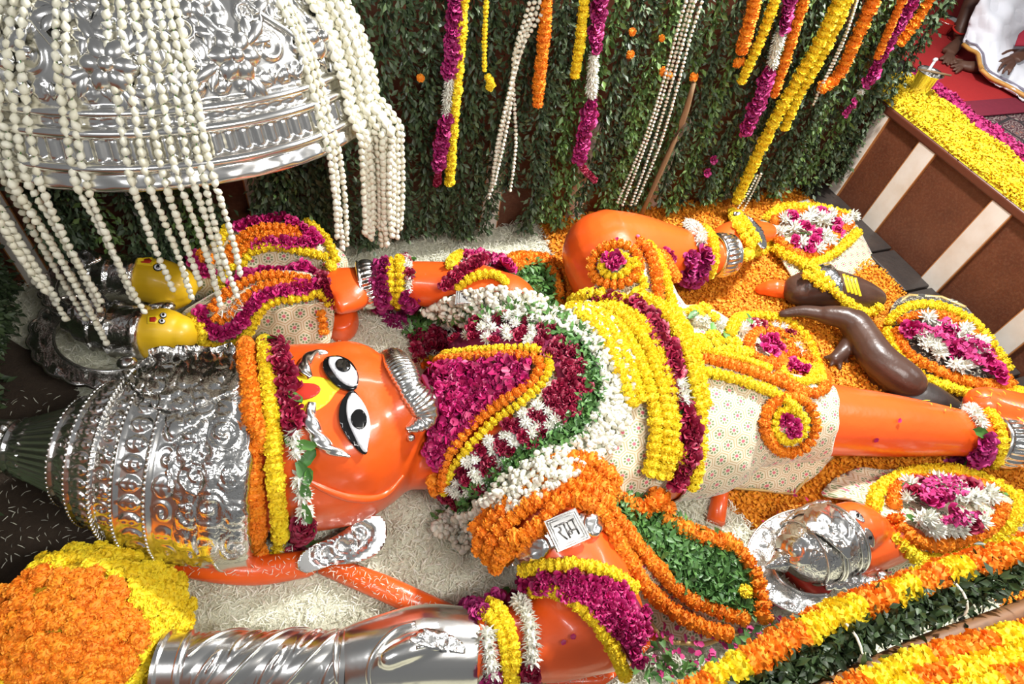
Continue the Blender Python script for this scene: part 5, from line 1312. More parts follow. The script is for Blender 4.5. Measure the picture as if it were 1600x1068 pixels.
# ------------------------------------------------------------------ small orange-faced figure at the lower right
fig3 = empty('small_idol', P(1330, 850, 0), 'small orange-faced idol with silver crown and halo at the lower right', 'idol')
mb = MB(); limb(mb, [(1305, 835, 0.17, 0.10, 0.10), (1335, 825, 0.18, 0.10, 0.105), (1362, 826, 0.17, 0.07, 0.075)], 22)
limb(mb, [(1330, 870, 0.12, 0.08, 0.09), (1385, 845, 0.12, 0.09, 0.09), (1410, 835, 0.1, 0.09, 0.09)], 18)
f3 = place_mesh('face', remesh(mb, 'face', M['orange_enamel'], 0.007, 4), fig3); B3 = bvh_of(f3)
for q in ([(1326, 800), (1336, 798), (1346, 806), (1350, 816), (1340, 812), (1330, 806)], [(1351, 824), (1360, 830), (1365, 845), (1362, 855), (1354, 846), (1350, 834)]):
    e = slab('eye', smooth_poly(q, 3), B3, M['silver_plain'], f3, 0.0, 0.006, 3); c = np.mean(np.array(q), axis=0); slab('iris', ell(c[0] + 1, c[1], 2.6, 3.2, 10), B3, M['eye_black'], e, 0.006, 0.002, 3)
slab('tilak', smooth_poly([(1318, 826), (1332, 820), (1340, 822), (1336, 828), (1320, 832)], 3), B3, M['red_paint'], f3, 0.0, 0.003, 4)
c3 = crown_small(fig3, P(1318, 838, 0.17), P(1196, 886, 0.15), [(0, .095), (0, .118), (.05, .128), (.10, .12), (.3, .122), (.33, .13), (.37, .122), (.5, .115), (.62, .095), (.7, .065), (.75, .03), (.78, .03), (.82, .04), (.9, .02), (1.0, .004)], 'crown', 'silver_fine')
B3C = bvh_of(c3)
for tt, rr in ((0.05, .13), (0.12, .125), (0.33, .134), (0.36, .13), (0.52, .118)):
    mb = MB(); q0, q1 = P(1318, 838, 0.17), P(1196, 886, 0.15); qa = (q1 - q0); cc = q0 + qa * tt; qa.normalize(); a = UP.cross(qa).normalized(); b = qa.cross(a)
    mb.tube([cc + (a * math.cos(q) + b * math.sin(q)) * rr for q in np.linspace(0, 2 * PI, 40)], 0.005, 6); mb.obj('crown_ring', M['silver_plain'], c3)
slab('crown_plate', smooth_poly([(1258, 812), (1275, 797), (1300, 800), (1322, 822), (1336, 848), (1322, 868), (1300, 855), (1282, 840), (1262, 830)]), B3C, M['silver_plain'], fig3, 0.016, 0.010, 3, scrolls([(1280, 815, 14, 6), (1302, 832, 16, 0), (1318, 850, 11, 6)]))
slab('crown_plate', smooth_poly([(1222, 845), (1240, 838), (1262, 845), (1270, 862), (1264, 876), (1245, 878), (1226, 866)]), B3C, M['silver_plain'], fig3, 0.018, 0.010, 3, scrolls([(1246, 858, 18, 0), (1246, 858, 8, 5)]))
arch(fig3, tiltp(1260, 890, 0.10, (-0.05, 0.1, 1)), 1270, 880, 106, 66, 1.15, 4.35, 'halo', 0, sq=0.78, rot=0.15)
mb = MB(); mb.box(P(1265, 870, 0.055), (0.12, 0.12, 0.04), 0.3); mb.obj('head_cushion', M['red_paint'], fig3)
mb = MB(); TPT = [(1288, 912), (1320, 908), (1350, 908), (1374, 914), (1384, 908), (1382, 899), (1372, 899)]; rope(mb, [P(x, y, 0.14) for x, y in TPT], [0.02, 0.028, 0.03, 0.03, 0.026, 0.02, 0.012], 160, 20, 2, 0.12, 0.6); mb.obj('halo_scroll', M['silver_fine'], fig3)
mb = MB(); rope(mb, [P(x, y, 0.13) for x, y in ((1222, 822), (1250, 800), (1280, 786), (1298, 784))], [0.014, 0.016, 0.014, 0.008], 120, 14, 2, 0.1); mb.obj('halo_scroll', M['silver_fine'], fig3)
R3 = patch([(1282, 772, 0.03), (1330, 735, 0.03), (1400, 738, 0.05), (1500, 740, 0.05), (1560, 765, 0.05), (1640, 800, 0.04), (1640, 840, 0.04), (1520, 880, 0.04), (1460, 895, 0.03), (1394, 918, 0.03), (1384, 860, 0.16), (1372, 800, 0.18), (1330, 785, 0.12), (1420, 810, 0.20), (1480, 800, 0.20), (1550, 795, 0.16), (1440, 860, 0.15), (1500, 845, 0.15), (1440, 765, 0.13), (1520, 770, 0.12), (1380, 760, 0.1)])
rb3 = slab('brocade_robe', smooth_poly([(1284, 772), (1330, 736), (1400, 736), (1500, 742), (1560, 766), (1635, 800), (1635, 838), (1520, 880), (1460, 895), (1396, 917), (1386, 862), (1376, 815), (1366, 800), (1330, 782)]), R3, M['brocade'], fig3, 0.0, 0.008, 10, lambda x, y: 0.004 * math.sin(x * 0.12) * math.sin(y * 0.1))
G3 = 'garlands of the lower right idol'
gf('outer yellow loop on the lower right idol\'s robe', ([(1366, 800), (1374, 770), (1410, 750), (1460, 742), (1530, 746), (1575, 765), (1590, 790), (1570, 815), (1525, 845), (1470, 866), (1430, 866), (1390, 845), (1368, 815)], Y, dict(spx=24)), bvh=R3, group=G3)
gf('inner orange loop on the lower right idol\'s robe', ([(1394, 800), (1396, 775), (1420, 760), (1480, 758), (1530, 764), (1560, 782)], O, dict(spx=24)), ([(1392, 805), (1404, 830), (1430, 846), (1470, 850), (1510, 835), (1545, 812), (1560, 795)], O, dict(spx=26)), bvh=R3, group=G3)
g = empty('flower_filling', P(1460, 800, 0.2), 'white blooms round pink petals inside the lower right idol\'s loops', 'flowers')
fill_blooms(g, [(1408, 795), (1416, 768), (1450, 758), (1500, 764), (1545, 775), (1555, 790), (1520, 812), (1490, 838), (1450, 836), (1415, 822)], R3, 19, 34, lambda x, y: 'rpink' if math.hypot(x - 1462, (y - 795) * 1.2) < 18 else (W if (int(x * 0.13) + int(y * 0.11)) % 5 else 'rose'), 0.5)
stuff_on('loose_petals', g, ell(1462, 795, 34, 24, 14), R3, 5, 10, PETAL_V, PETAL_F, M['petal_pink'], 3.2, 0.8, layers=2)
for x, y in ((1440, 820), (1500, 770), (1540, 775), (1480, 830), (1430, 775), (1408, 810)): flower('leaf', g, on(x, y, R3, 0.04), UP + Vector((random.gauss(0, .3), random.gauss(0, .3), 0)), 0.07)

# ------------------------------------------------------------------ dark figures at the statue's feet
dk = empty('dark_figure', P(1340, 540, 0), 'small dark brown stone figure sprawled by the statue\'s shin', 'statue')
mb = MB()
limb(mb, [(1222, 490, 0.06, 0.02, 0.02), (1255, 486, 0.10, 0.035, 0.03), (1292, 492, 0.13, 0.045, 0.04)], 14)
limb(mb, [(1292, 492, 0.13, 0.05, 0.05), (1318, 496, 0.15, 0.06, 0.06), (1345, 512, 0.15, 0.065, 0.07)], 16)
limb(mb, [(1335, 505, 0.14, 0.075, 0.075), (1352, 530, 0.14, 0.075, 0.08), (1372, 560, 0.14, 0.085, 0.085), (1405, 588, 0.13, 0.085, 0.09), (1420, 598, 0.12, 0.08, 0.085)], 18)
limb(mb, [(1335, 525, 0.10, 0.045, 0.05), (1318, 548, 0.06, 0.04, 0.04), (1304, 560, 0.05, 0.03, 0.03)], 12)
for a in ((1290, 558), (1298, 570), (1312, 576), (1324, 566)): limb(mb, [(1312, 556, 0.05, 0.018, 0.018), (a[0], a[1], 0.035, 0.012, 0.012)], 8)
limb(mb, [(1370, 585, 0.06, 0.05, 0.05), (1385, 600, 0.05, 0.05, 0.05)], 12)
place_mesh('dark_body', remesh(mb, 'dark_body', M['dark_statue'], 0.008, 4), dk)
mb = MB(); limb(mb, [(1395, 625, 0.05, 0.05, 0.04), (1440, 620, 0.08, 0.09, 0.07), (1490, 640, 0.06, 0.06, 0.05)], 18)
o = place_mesh('stone_block', remesh(mb, 'stone_block', M['black_stone'], 0.012, 2), None); me = o.data; bb = [v.co.copy() for v in me.vertices]; c = sum(bb, Vector()) / len(bb); c.z = 0; me.transform(Matrix.Translation(-c)); o.location = c
tag(o, 'rounded black stone lying beside the statue\'s shin', 'stone')
fig4 = empty('dark_idol', P(1310, 450, 0), 'dark stone idol head with silver ornament and painted yellow lines', 'idol')
mb = MB(); limb(mb, [(1248, 452, 0.12, 0.085, 0.10), (1290, 450, 0.14, 0.10, 0.11), (1340, 460, 0.12, 0.085, 0.09), (1368, 466, 0.10, 0.055, 0.06)], 20)
h4 = place_mesh('dark_head', remesh(mb, 'dark_head', M['dark_statue'], 0.009, 4), fig4); B4 = bvh_of(h4, floor)
for k in range(4): slab('painted_line', [(1316 + k * 6, 428 + k * 2), (1320 + k * 6, 428 + k * 2), (1328 + k * 6, 456 + k * 2), (1324 + k * 6, 457 + k * 2)], B4, M['tilak_yellow'], h4, 0.0, 0.002, 8)
slab('silver_crest', smooth_poly([(1270, 410), (1284, 414), (1300, 424), (1310, 440), (1312, 458), (1306, 464), (1298, 452), (1286, 438), (1276, 426)]), B4, M['silver_chased'], fig4, 0.02, 0.010, 3.5, scrolls([(1286, 424, 10, 0), (1298, 438, 10, 0)]))
gf('yellow garland draped over the dark idol head', ([(1262, 420), (1284, 436), (1304, 456), (1330, 474), (1356, 482), (1372, 472)], Y), ([(1258, 430), (1272, 440), (1290, 450)], Y), bvh=B4, group='garlands by the right wall')
mb = MB(); limb(mb, [(1188, 452, 0.05, 0.03, 0.03), (1210, 450, 0.08, 0.05, 0.05), (1240, 456, 0.06, 0.04, 0.045)], 16); place_mesh('orange_hand', remesh(mb, 'orange_hand', M['orange_enamel'], 0.008, 3), fig4)
# brocade-robed body behind the raised foot
fig5 = empty('robed_figure', P(1280, 380, 0), 'robed figure in pale brocade with flower loop in the far right corner', 'idol')
R5 = patch([(1185, 345, 0.06), (1235, 318, 0.03), (1262, 311, 0.03), (1276, 330, 0.05), (1310, 335, 0.06), (1340, 350, 0.05), (1362, 396, 0.03), (1372, 412, 0.02), (1330, 432, 0.02), (1280, 428, 0.05), (1242, 446, 0.02), (1222, 410, 0.06), (1240, 370, 0.14), (1280, 370, 0.15), (1310, 385, 0.12)])
slab('brocade_robe', [(1188, 345), (1235, 320), (1262, 312), (1275, 331), (1310, 336), (1338, 352), (1360, 395), (1371, 411), (1330, 430), (1282, 427), (1243, 444), (1224, 412), (1205, 372)], R5, M['brocade'], fig5, 0.0, 0.007, 8)
mb = MB(); mb.ball(P(1275, 385, 0.04), (0.12, 0.10, 0.06), 14, 8); mb.obj('robe_filling', M['brocade'], fig5)
G5 = 'garlands by the right wall'
gf('yellow and orange loop on the far corner robe', ([(1196, 348), (1220, 332), (1260, 330), (1300, 336), (1325, 344)], Y), ([(1206, 352), (1235, 342), (1290, 340), (1318, 348)], O), ([(1190, 362), (1204, 384), (1230, 402), (1258, 412), (1290, 402), (1320, 380), (1334, 366)], Y), ([(1212, 372), (1230, 390), (1256, 402), (1282, 392), (1300, 372), (1326, 354)], O), bvh=R5, group=G5)
g = empty('flower_filling', P(1265, 370, 0.15), 'white blooms and pink petals inside the far corner loop', 'flowers')
fill_blooms(g, [(1212, 350), (1250, 346), (1300, 342), (1330, 345), (1310, 362), (1290, 385), (1260, 396), (1232, 382)], R5, 14, 24, lambda x, y: W if (int(x * 0.1) + int(y * 0.12)) % 3 else 'rpink', 0.5)
for x, y in ((1262, 372), (1275, 380), (1285, 385), (1295, 372), (1270, 398), (1308, 352)): flower('leaf', g, on(x, y, R5, 0.035), UP + Vector((random.gauss(0, .3), random.gauss(0, .3), 0)), 0.06)
# foot dressing of the raised leg
cr = empty('silver_crest', P(1170, 365, 0.2), 'silver leaf-shaped crest over the toes of the raised foot', 'ornament')
B_FT = patch([(1140, 330, 0.30), (1165, 340, 0.31), (1205, 388, 0.24), (1190, 395, 0.24), (1150, 350, 0.3), (1185, 350, 0.29)])
slab('crest_plate', smooth_poly([(1146, 332), (1162, 336), (1182, 350), (1194, 370), (1196, 388), (1188, 388), (1176, 372), (1160, 352), (1148, 342)]), B_FT, M['silver_chased'], cr, 0.0, 0.008, 3.5, scrolls([(1164, 345, 10, 0), (1182, 364, 10, 0)]))
gf('yellow garland wrapped over the raised foot', ([(1140, 332), (1148, 352), (1158, 372), (1174, 388), (1190, 390)], Y), ([(1150, 340), (1165, 362), (1186, 384)], Y), ([(1160, 398), (1178, 402), (1196, 394), (1206, 378)], Y), bvh=B_D, group=G5)
gf('yellow garland running from the raised foot to the corner robe', ([(1205, 392), (1228, 402), (1248, 414), (1262, 428)], Y), bvh=R5, group=G5)
# black brocade body against the right wall
fig6 = empty('robed_figure', P(1480, 550, 0), 'robed figure in black brocade with flower loop against the right wall', 'idol')
R6 = patch([(1392, 480, 0.04), (1420, 460, 0.03), (1470, 463, 0.10), (1512, 480, 0.17), (1552, 545, 0.10), (1585, 610, 0.03), (1585, 650, 0.03), (1540, 640, 0.02), (1480, 625, 0.03), (1420, 590, 0.03), (1385, 540, 0.03), (1430, 510, 0.15), (1480, 540, 0.16), (1530, 580, 0.13), (1450, 575, 0.1), (1560, 610, 0.08)])
r6 = slab('black_robe', smooth_poly([(1394, 481), (1420, 462), (1470, 465), (1510, 482), (1548, 545), (1580, 610), (1580, 645), (1540, 636), (1480, 622), (1422, 588), (1388, 540)]), R6, M['brocade_black'], fig6, 0.0, 0.008, 9)
mb = MB(); mb.tube([on(x, y, R6, 0.008) for x, y in ((1394, 482), (1420, 463), (1470, 466), (1508, 482))], 0.010, 6); mb.obj('gold_hem', M['gold_trim'], r6)
gf('yellow loop on the black brocade robe', ([(1392, 512), (1408, 490), (1440, 482), (1480, 488), (1520, 512), (1556, 560), (1588, 610)], Y), ([(1390, 520), (1398, 548), (1425, 578), (1465, 600), (1510, 614), (1560, 618), (1588, 612)], Y, dict(spx=22)), bvh=R6, group=G5)
gf('orange loop inside the yellow loop of the black robe', ([(1408, 510), (1424, 500), (1470, 498), (1510, 520), (1545, 565), (1575, 605)], O), ([(1406, 520), (1412, 545), (1440, 568), (1480, 588), (1520, 598), (1565, 604)], O, dict(spx=21)), bvh=R6, group=G5)
g = empty('flower_filling', P(1490, 545, 0.2), 'white blooms and pink petals inside the black robe\'s loops', 'flowers')
fill_blooms(g, [(1420, 515), (1440, 506), (1480, 508), (1512, 530), (1545, 575), (1555, 595), (1520, 588), (1480, 575), (1440, 555)], R6, 16, 29, lambda x, y: 'rpink' if abs((y - 550) - (x - 1487) * 0.62) < 9 else W, 0.5)
stuff_on('loose_petals', g, band_poly([(1445, 525), (1485, 548), (1525, 575)], 22), R6, 5, 9, PETAL_V, PETAL_F, M['petal_pink'], 3.0, 0.8, layers=2)

for pix, r in (([(527, 985), (524, 1010), (524, 1040), (528, 1068)], 0.006), ([(578, 1075), (576, 1045), (590, 1012), (618, 984), (650, 974)], 0.008), ([(650, 1012), (690, 1004), (716, 1016)], 0.005)):
    mb = MB(); mb.tube([on(x, y, B_HAND, 0.002) for x, y in catmull(pix, 8)], r, 8); mb.obj('hand_seam', M['silver_plain'], hand_o)
# ------------------------------------------------------------------ silver canopy with jasmine strings
DC = P(296, 176, 0.95); DR = 0.625
vd = (DC - EYE).normalized(); hd_ = Vector((vd.x, vd.y, 0)).normalized(); tl = math.radians(13)
DN = (UP * math.cos(tl) + hd_ * math.sin(tl)).normalized()
DU = UP.cross(hd_).normalized(); DU = (DU - DN * DU.dot(DN)).normalized(); DV = DN.cross(DU)
canopy = empty('silver_canopy', DC, 'big domed silver canopy with chased flowers above the crowned heads', 'canopy')
DP = [(0.0, .93), (0.0, 1.0), (.02, 1.012), (.05, 1.0), (.075, .985), (.082, 1.005), (.10, 1.012), (.115, 1.0), (.12, .975), (.21, .955), (.215, .975), (.235, .98), (.25, .965), (.255, .945), (.29, .94), (.295, .955), (.31, .955), (.325, .935), (.33, .92),
      (.42, .90), (.52, .86), (.62, .79), (.71, .70), (.79, .58), (.85, .44), (.90, .28), (.93, .12), (.94, .05)]
pf = []
for (h0, r0), (h1, r1) in zip(DP[:-1], DP[1:]):
    k = max(1, int(math.hypot(h1 - h0, r1 - r0) / 0.009))
    for i in range(k): pf.append(((h0 + (h1 - h0) * i / k) * DR, (r0 + (r1 - r0) * i / k) * DR))
pf.append((DP[-1][0] * DR, DP[-1][1] * DR))
def dwob(j, ph):
    h = pf[j][0] / DR
    if 0.125 < h < 0.21: return 1 + 0.024 * abs(math.cos(48 * ph)) - 0.016
    if 0.26 < h < 0.29: return 1 + 0.010 * abs(math.cos(45 * ph)) - 0.006
    if 0.01 < h < 0.075: return 1 + 0.008 * math.cos(30 * ph) * math.sin(h / 0.075 * PI)
    for h0, h1, n, kd, am in ((0.34, 0.42, 60, 'leaf', .010), (0.42, 0.56, 36, ('scroll', 'leaf', 'scroll'), .013), (0.56, 0.70, 30, ('rosette', 'scroll'), .013), (0.70, 0.82, 24, ('scroll', 'leaf'), .013)):
        if h0 < h < h1: return 1 + (am * tile(kd, ph, n, h, h0, h1)) / pf[j][1]
    return 1.0
mb = MB(); mb.lathe(DC, DN, pf, 720, ref=DV, wob=dwob); dome_o = mb.obj('dome', M['silver_plain'], canopy)
B_DOME = bvh_of(dome_o)
def dpt(ph, h, out=0.0):
    r = np.interp(h * DR, [q[0] for q in pf], [q[1] for q in pf]); e = DU * math.cos(ph) + DV * math.sin(ph)
    p = DC + DN * (h * DR) + e * r; dh = 0.02
    r2 = np.interp((h + dh) * DR, [q[0] for q in pf], [q[1] for q in pf]); t = (DN * dh * DR + e * (r2 - r)).normalized(); s = -DU * math.sin(ph) + DV * math.cos(ph)
    n = s.cross(t); n = n if n.dot(e + DN * 0.3) > 0 else -n
    return p + n * out, n, s, t
# raised flowers, leaves and beaded ribs
def orn(name, petals):
    mb = MB()
    for c, ang, L, w, hh in petals:
        d = Vector((math.cos(ang), math.sin(ang), 0)); s = Vector((-d.y, d.x, 0)); v = []
        for u, ww in ((0, .3), (.3, .9), (.65, 1), (.9, .55), (1, .1)):
            for j in (-1, -.5, 0, .5, 1): v.append(Vector(c) + d * L * u + s * (w * ww * j) + UP * (hh * (1 - j * j) * math.sin(PI * (0.15 + 0.75 * u)) - (0.004 if j == 0 else 0)))
        mb.add(v, [(i * 5 + j, i * 5 + j + 1, i * 5 + j + 6, i * 5 + j + 5) for i in range(4) for j in range(4)])
    return mb
fl = orn('f', [((0, 0, 0), a * 2 * PI / 6, 0.04, 0.017, 0.020) for a in range(6)]); fl.ball((0, 0, 0.012), (0.012, 0.012, 0.010), 10, 6)
ME_F = mesh_from('dome_flower', fl.v, fl.f, M['silver_plain'])
lf = orn('l', [((0, 0, 0), 0, 0.065, 0.016, 0.016), ((0.01, 0, 0), 0.7, 0.05, 0.012, 0.012), ((0.01, 0, 0), -0.7, 0.05, 0.012, 0.012)])
ME_L = mesh_from('dome_leaf', lf.v, lf.f, M['silver_plain'])
sp = MB(); sp.tube([Vector((0.045 * (1 - i / 26) * math.cos(i * 0.42), 0.045 * (1 - i / 26) * math.sin(i * 0.42), 0.002)) for i in range(26)], [0.008 * (1 - 0.5 * i / 26) for i in range(26)], 7); ME_S = mesh_from('dome_scroll', sp.v, sp.f, M['silver_plain'])
def place_orn(name, me, ph, h, roll, sc=1.0):
    p, n, s, t = dpt(ph, h, 0.002); q = Matrix((s, t, n)).transposed()
    link(name, me, dome_o, p, q.to_quaternion() @ Quaternion((0, 0, 1), roll), sc)
for k in range(12):
    a0 = k * PI / 6
    for h, off, sc in ((0.47, 0.26, 1.7), (0.66, 0.15, 1.3)):
        place_orn('dome_flower', ME_F, a0 + off, h, k, sc)
        for i, r in enumerate((0.5, 1.9, 3.4, 5.0)):
            place_orn('dome_leaf', ME_L, a0 + off + math.cos(r) * 0.085, h + math.sin(r) * 0.065, r + 0.2, 1.25)
    place_orn('dome_scroll', ME_S, a0 + 0.07, 0.58, 0.5 * k, 1.0); place_orn('dome_scroll', ME_S, a0 + 0.40, 0.60, 2 + k, 0.9); place_orn('dome_scroll', ME_S, a0 + 0.16, 0.80, k, 1.1)
    mb = MB(); mb.tube([dpt(a0 + 0.10 * math.sin((h - 0.34) * 14), h, 0.006)[0] for h in np.linspace(0.35, 0.9, 26)], 0.009, 7); mb.obj('dome_rib', M['silver_plain'], dome_o)
for k in range(54):
    place_orn('rim_leaf', ME_L, 2 * PI * k / 54, 0.345, PI / 2, 0.62)
mb = MB(); mb.lathe(DC + DN * 0.93 * DR, DN, [(0, .05), (.03, .06), (.06, .03), (.10, .045), (.14, .02), (.18, .008)], 24, ref=DV); mb.obj('finial', M['silver_plain'], canopy)
mb = MB(); top = DC + DN * (1.05 * DR)
for i in range(16): mb.ball(top + UP * (0.03 + 0.05 * i), (0.012, 0.012, 0.03), 8, 6)
mb.obj('hanging_chain', M['silver_plain'], canopy)
# jasmine strings: over the dome, then straight down
RIM = [(ph, proj(DC + (DU * math.cos(ph) + DV * math.sin(ph)) * DR)) for ph in np.linspace(0, 2 * PI, 720)]
def rim_phi(x, front=True):
    c = [(abs(p[0] - x), ph) for ph, p in RIM if (DU * math.cos(ph) + DV * math.sin(ph)).dot(hd_) < (0.15 if front else 2)]
    return min(c)[1]
def jas_string(label, group, x, yend, rf=1.0, top_h=0.86, size=0.028, dphi=0.0, dx=0.0):
    ph = rim_phi(x) + dphi; pts = [dpt(ph + 0.10 * (h - 0.1), h, 0.014 + (rf - 1) * DR * 0.6)[0] for h in np.linspace(top_h, 0.12, 12)]
    e = DU * math.cos(ph) + DV * math.sin(ph); p0 = DC + e * DR * rf * 1.02 + DN * 0.02
    z = p0.z; q = p0.copy()
    while proj(q)[1] < yend and q.z > 0.05: q.z -= 0.01
    n = max(2, int((p0.z - q.z) / 0.05)); sw = random.uniform(-0.01, 0.01)
    pts += [Vector((p0.x + sw * math.sin(3 * i / n), p0.y + sw * i / n, p0.z + (q.z - p0.z) * i / n)) for i in range(n + 1)]
    root = garland('jasmine_string', label, 'garland', [dict(pts=pts, kind='jas', size=size, gap=0.88)], None, group, base=tuple(q))
    mb = MB(); mb.tube(pts, 0.0016, 4, False); mb.obj('thread', M['leaf_green'], root)
    return root
JL = 'jasmine strings over the canopy'; ji = 0
ORD = 'first second third fourth fifth sixth seventh eighth ninth tenth eleventh twelfth thirteenth'.split()
for x, ye in ((16, 500), (30, 520), (52, 490), (74, 470), (128, 470), (146, 486), (212, 452), (238, 470), (262, 446), (284, 480), (304, 440), (322, 462), (336, 432)):
    jas_string(ORD[ji] + ' long jasmine string from the left hanging down the canopy front', JL, x, ye, 1.0, 0.90); ji += 1
for x, ye in ((8, 470), (2, 440), (20, 455), (40, 540), (-8, 500), (-16, 450)):
    jas_string('string of jasmine buds in the shaded bunch at the canopy\'s left', 'shaded jasmine strings', x, ye, 1.03 + random.uniform(0, 0.08), 0.6, 0.029)
for x, ye in ((510, 372), (518, 390), (524, 384)):
    jas_string('string of jasmine buds in the thin bunch near the canopy\'s right rim', 'thin right jasmine bunch', x, ye, 1.0, 0.92)
for i in range(20):
    x = 545 + 2.2 * i
    jas_string('string of jasmine buds in the thick cascade at the canopy\'s right', 'thick jasmine cascade', min(x, 566), random.uniform(345, 385), 1.02 + 0.0075 * i + random.uniform(-0.01, 0.02), 0.93, 0.03, dphi=random.uniform(-0.06, 0.10))
# ------------------------------------------------------------------ leaf curtain on the walls
def strand_mesh(name, n, L, w, mat, seed, size=0.034):
    r = np.random.default_rng(seed); z = -r.uniform(0, L, n); a = r.uniform(0, 2 * PI, n)
    rad = np.abs(r.normal(0, w * 0.55, n)); pos = np.column_stack([rad * np.cos(a) + 0.012 * np.sin(z * 9 + seed), -np.abs(rad * np.sin(a)) * 0.8, z])
    d = np.column_stack([np.cos(a) * 0.8, -np.abs(np.sin(a)) * 0.9 - 0.1, r.uniform(-1.3, 0.15, n)]) + r.normal(0, 0.35, (n, 3)); d /= np.linalg.norm(d, axis=1)[:, None]
    nn = r.normal(size=(n, 3)) + np.array([0, -1.0, 0.6]); y = np.cross(nn, d); y /= np.linalg.norm(y, axis=1)[:, None]; zz = np.cross(d, y)
    v, f = scatter(LEAF_V, LEAF_F, pos, np.stack([d, y, zz], 2), (r.uniform(0.55, 1.3, n) * size).reshape(-1, 1))
    return np_mesh(name, v, f, M[mat])
LV = [strand_mesh('leaves', 1050, 1.5, 0.055, 'leaf_dark', 10 + s) for s in range(4)] + [strand_mesh('leaves', 900, 1.5, 0.055, 'leaf_fresh', 30 + s) for s in range(2)]
LS = [strand_mesh('leaves', 520, 0.72, 0.06, 'leaf_dark', 50 + s) for s in range(3)] + [strand_mesh('leaves', 430, 0.72, 0.06, 'leaf_fresh', 60)]
def stem_mesh(L):
    mb = MB(); mb.tube([Vector((0.012 * math.sin(-z * 9), 0, -z)) for z in np.linspace(0, L, 8)], 0.005, 5); return mesh_from('stem', mb.v, mb.f, M['stem'])
ST, STS = stem_mesh(1.5), stem_mesh(0.72)
def leaf_strand(label, group, loc, me, st, rz=0.0, sz=1.0, ry=0.0):
    root = empty('leaf_garland', loc, label, 'leaf garland', group); q = Quaternion((0, 0, 1), rz) @ Quaternion((0, 1, 0), ry)
    o = link('stem', st, root, loc, q, (1, 1, sz)); o = link('leaves', me, root, loc, q, (random.choice((-1, 1)), 1, sz)); o['kind'] = 'stuff'
    return root
x = -0.90; i = 0
while x < 2.50:
    px = proj((x, YB - 0.07, 0.1))[0]
    top = 1.62; sz = (top - 0.05) / 1.5
    if 770 < px < 822: sz = (top - 0.36) / 1.5
    elif 893 < px < 918: sz = (top - 0.30) / 1.5
    else: sz *= random.uniform(0.93, 1.0)
    fresh = random.random() < (0.12 if x < 1.2 else 0.3)
    leaf_strand('dark leafy strand in the curtain of greenery on the back wall', 'leaf strands of the back wall', (x, YB - 0.075 - random.uniform(0, 0.05), top), LV[4 + i % 2] if fresh else LV[i % 4], ST, random.uniform(-0.3, 0.3), sz, random.uniform(-0.015, 0.015))
    x += random.uniform(0.076, 0.098); i += 1
for j, px in enumerate((60, 95, 120, 150, 200, 235, 262, 300, 330, 412, 436, 452, 492)):
    p = PY(px, 330, YB - 0.09); zz = random.uniform(0.08, 0.30) if px < 350 else 0.14
    leaf_strand('leafy strand on the shaded wall beneath the silver canopy', 'leaf strands under the canopy', (p.x, p.y, 0.95), LS[j % 4], STS, random.uniform(-0.3, 0.3), (0.95 - zz) / 0.72)
for j in range(20):
    y = 0.74 - j * 0.075 + random.uniform(-0.02, 0.02)
    leaf_strand('dark leafy strand on the left wall', 'leaf strands of the left wall', (XL + 0.07, y, 0.80), LS[j % 3], STS, PI / 2 + random.uniform(-0.3, 0.3), (0.80 - random.uniform(0.02, 0.1)) / 0.72)
# ------------------------------------------------------------------ garlands hung on the curtain
YG = YB - 0.20
def hung(label, pix, kind, spx, name='hanging_garland', gap=0.5, yy=YG, **ex):
    pts = [PY(x, y, yy) for x, y in pix]; d = (CM.T @ (np.array(pts[-1]) - CAMP))[2]
    return garland(name, label, 'garland', [dict(pts=pts, kind=kind, size=spx * d / FPX, gap=gap, nrm=(0, -1, 0.3), **ex)], None, 'garlands hung on the leaf curtain')
def hung_multi(label, paths, name='hanging_garland', yy=YG):
    out = []
    for pix, kind, spx, ex in paths:
        pts = [PY(x, y, yy) for x, y in pix]; d = (CM.T @ (np.array(pts[-1]) - CAMP))[2]
        out.append(dict(pts=pts, kind=kind, size=spx * d / FPX, gap=ex.get('gap', 0.45), nrm=(0, -1, 0.3), bead=True))
    return garland(name, label, 'garland', out, None, 'garlands hung on the leaf curtain')
hung_multi('magenta garland with a white middle beside the long yellow one', [([(714, -60), (710, 20), (704, 118)], K, 21, dict(gap=0.3)), ([(704, 122), (700, 150), (697, 178)], W, 20, dict(gap=0.35)), ([(696, 182), (691, 225), (686, 262)], K, 20, dict(gap=0.3)), ([(686, 268), (681, 290)], 'rose', 10, dict(gap=0.5))])
hung('long yellow marigold garland close to the jasmine cascade', [(728, -60), (722, 20), (716, 100), (708, 200), (702, 288)], Y, 18)
hung_multi('thin yellow garland ending in a small tuft', [([(762, -60), (760, 0), (757, 60), (757, 112)], Y, 9, dict(gap=0.7)), ([(760, 118), (766, 126), (764, 138), (770, 128)], Y, 14, dict(gap=0.5))])
hung('orange marigold garland hanging between white strings and a short yellow garland', [(860, -60), (854, 0), (849, 70), (842, 130), (840, 166)], O, 21, gap=0.45)
hung('short yellow marigold garland next to the magenta and white one', [(922, -60), (913, 0), (906, 70), (897, 122)], Y, 18)
hung_multi('magenta garland with a white middle and trailing tassel at the curtain\'s centre', [([(944, -60), (938, 0), (930, 78)], K, 22, dict(gap=0.3)), ([(928, 84), (926, 115), (924, 150)], W, 21, dict(gap=0.35)), ([(923, 156), (915, 200), (905, 250)], K, 20, dict(gap=0.3)), ([(905, 254), (916, 268), (930, 282)], 'rose', 9, dict(gap=0.5))])
hung('thick orange garland behind the yellow one, left of the short magenta', [(1192, -60), (1180, 0), (1170, 40), (1158, 84)], O, 22, gap=0.45)
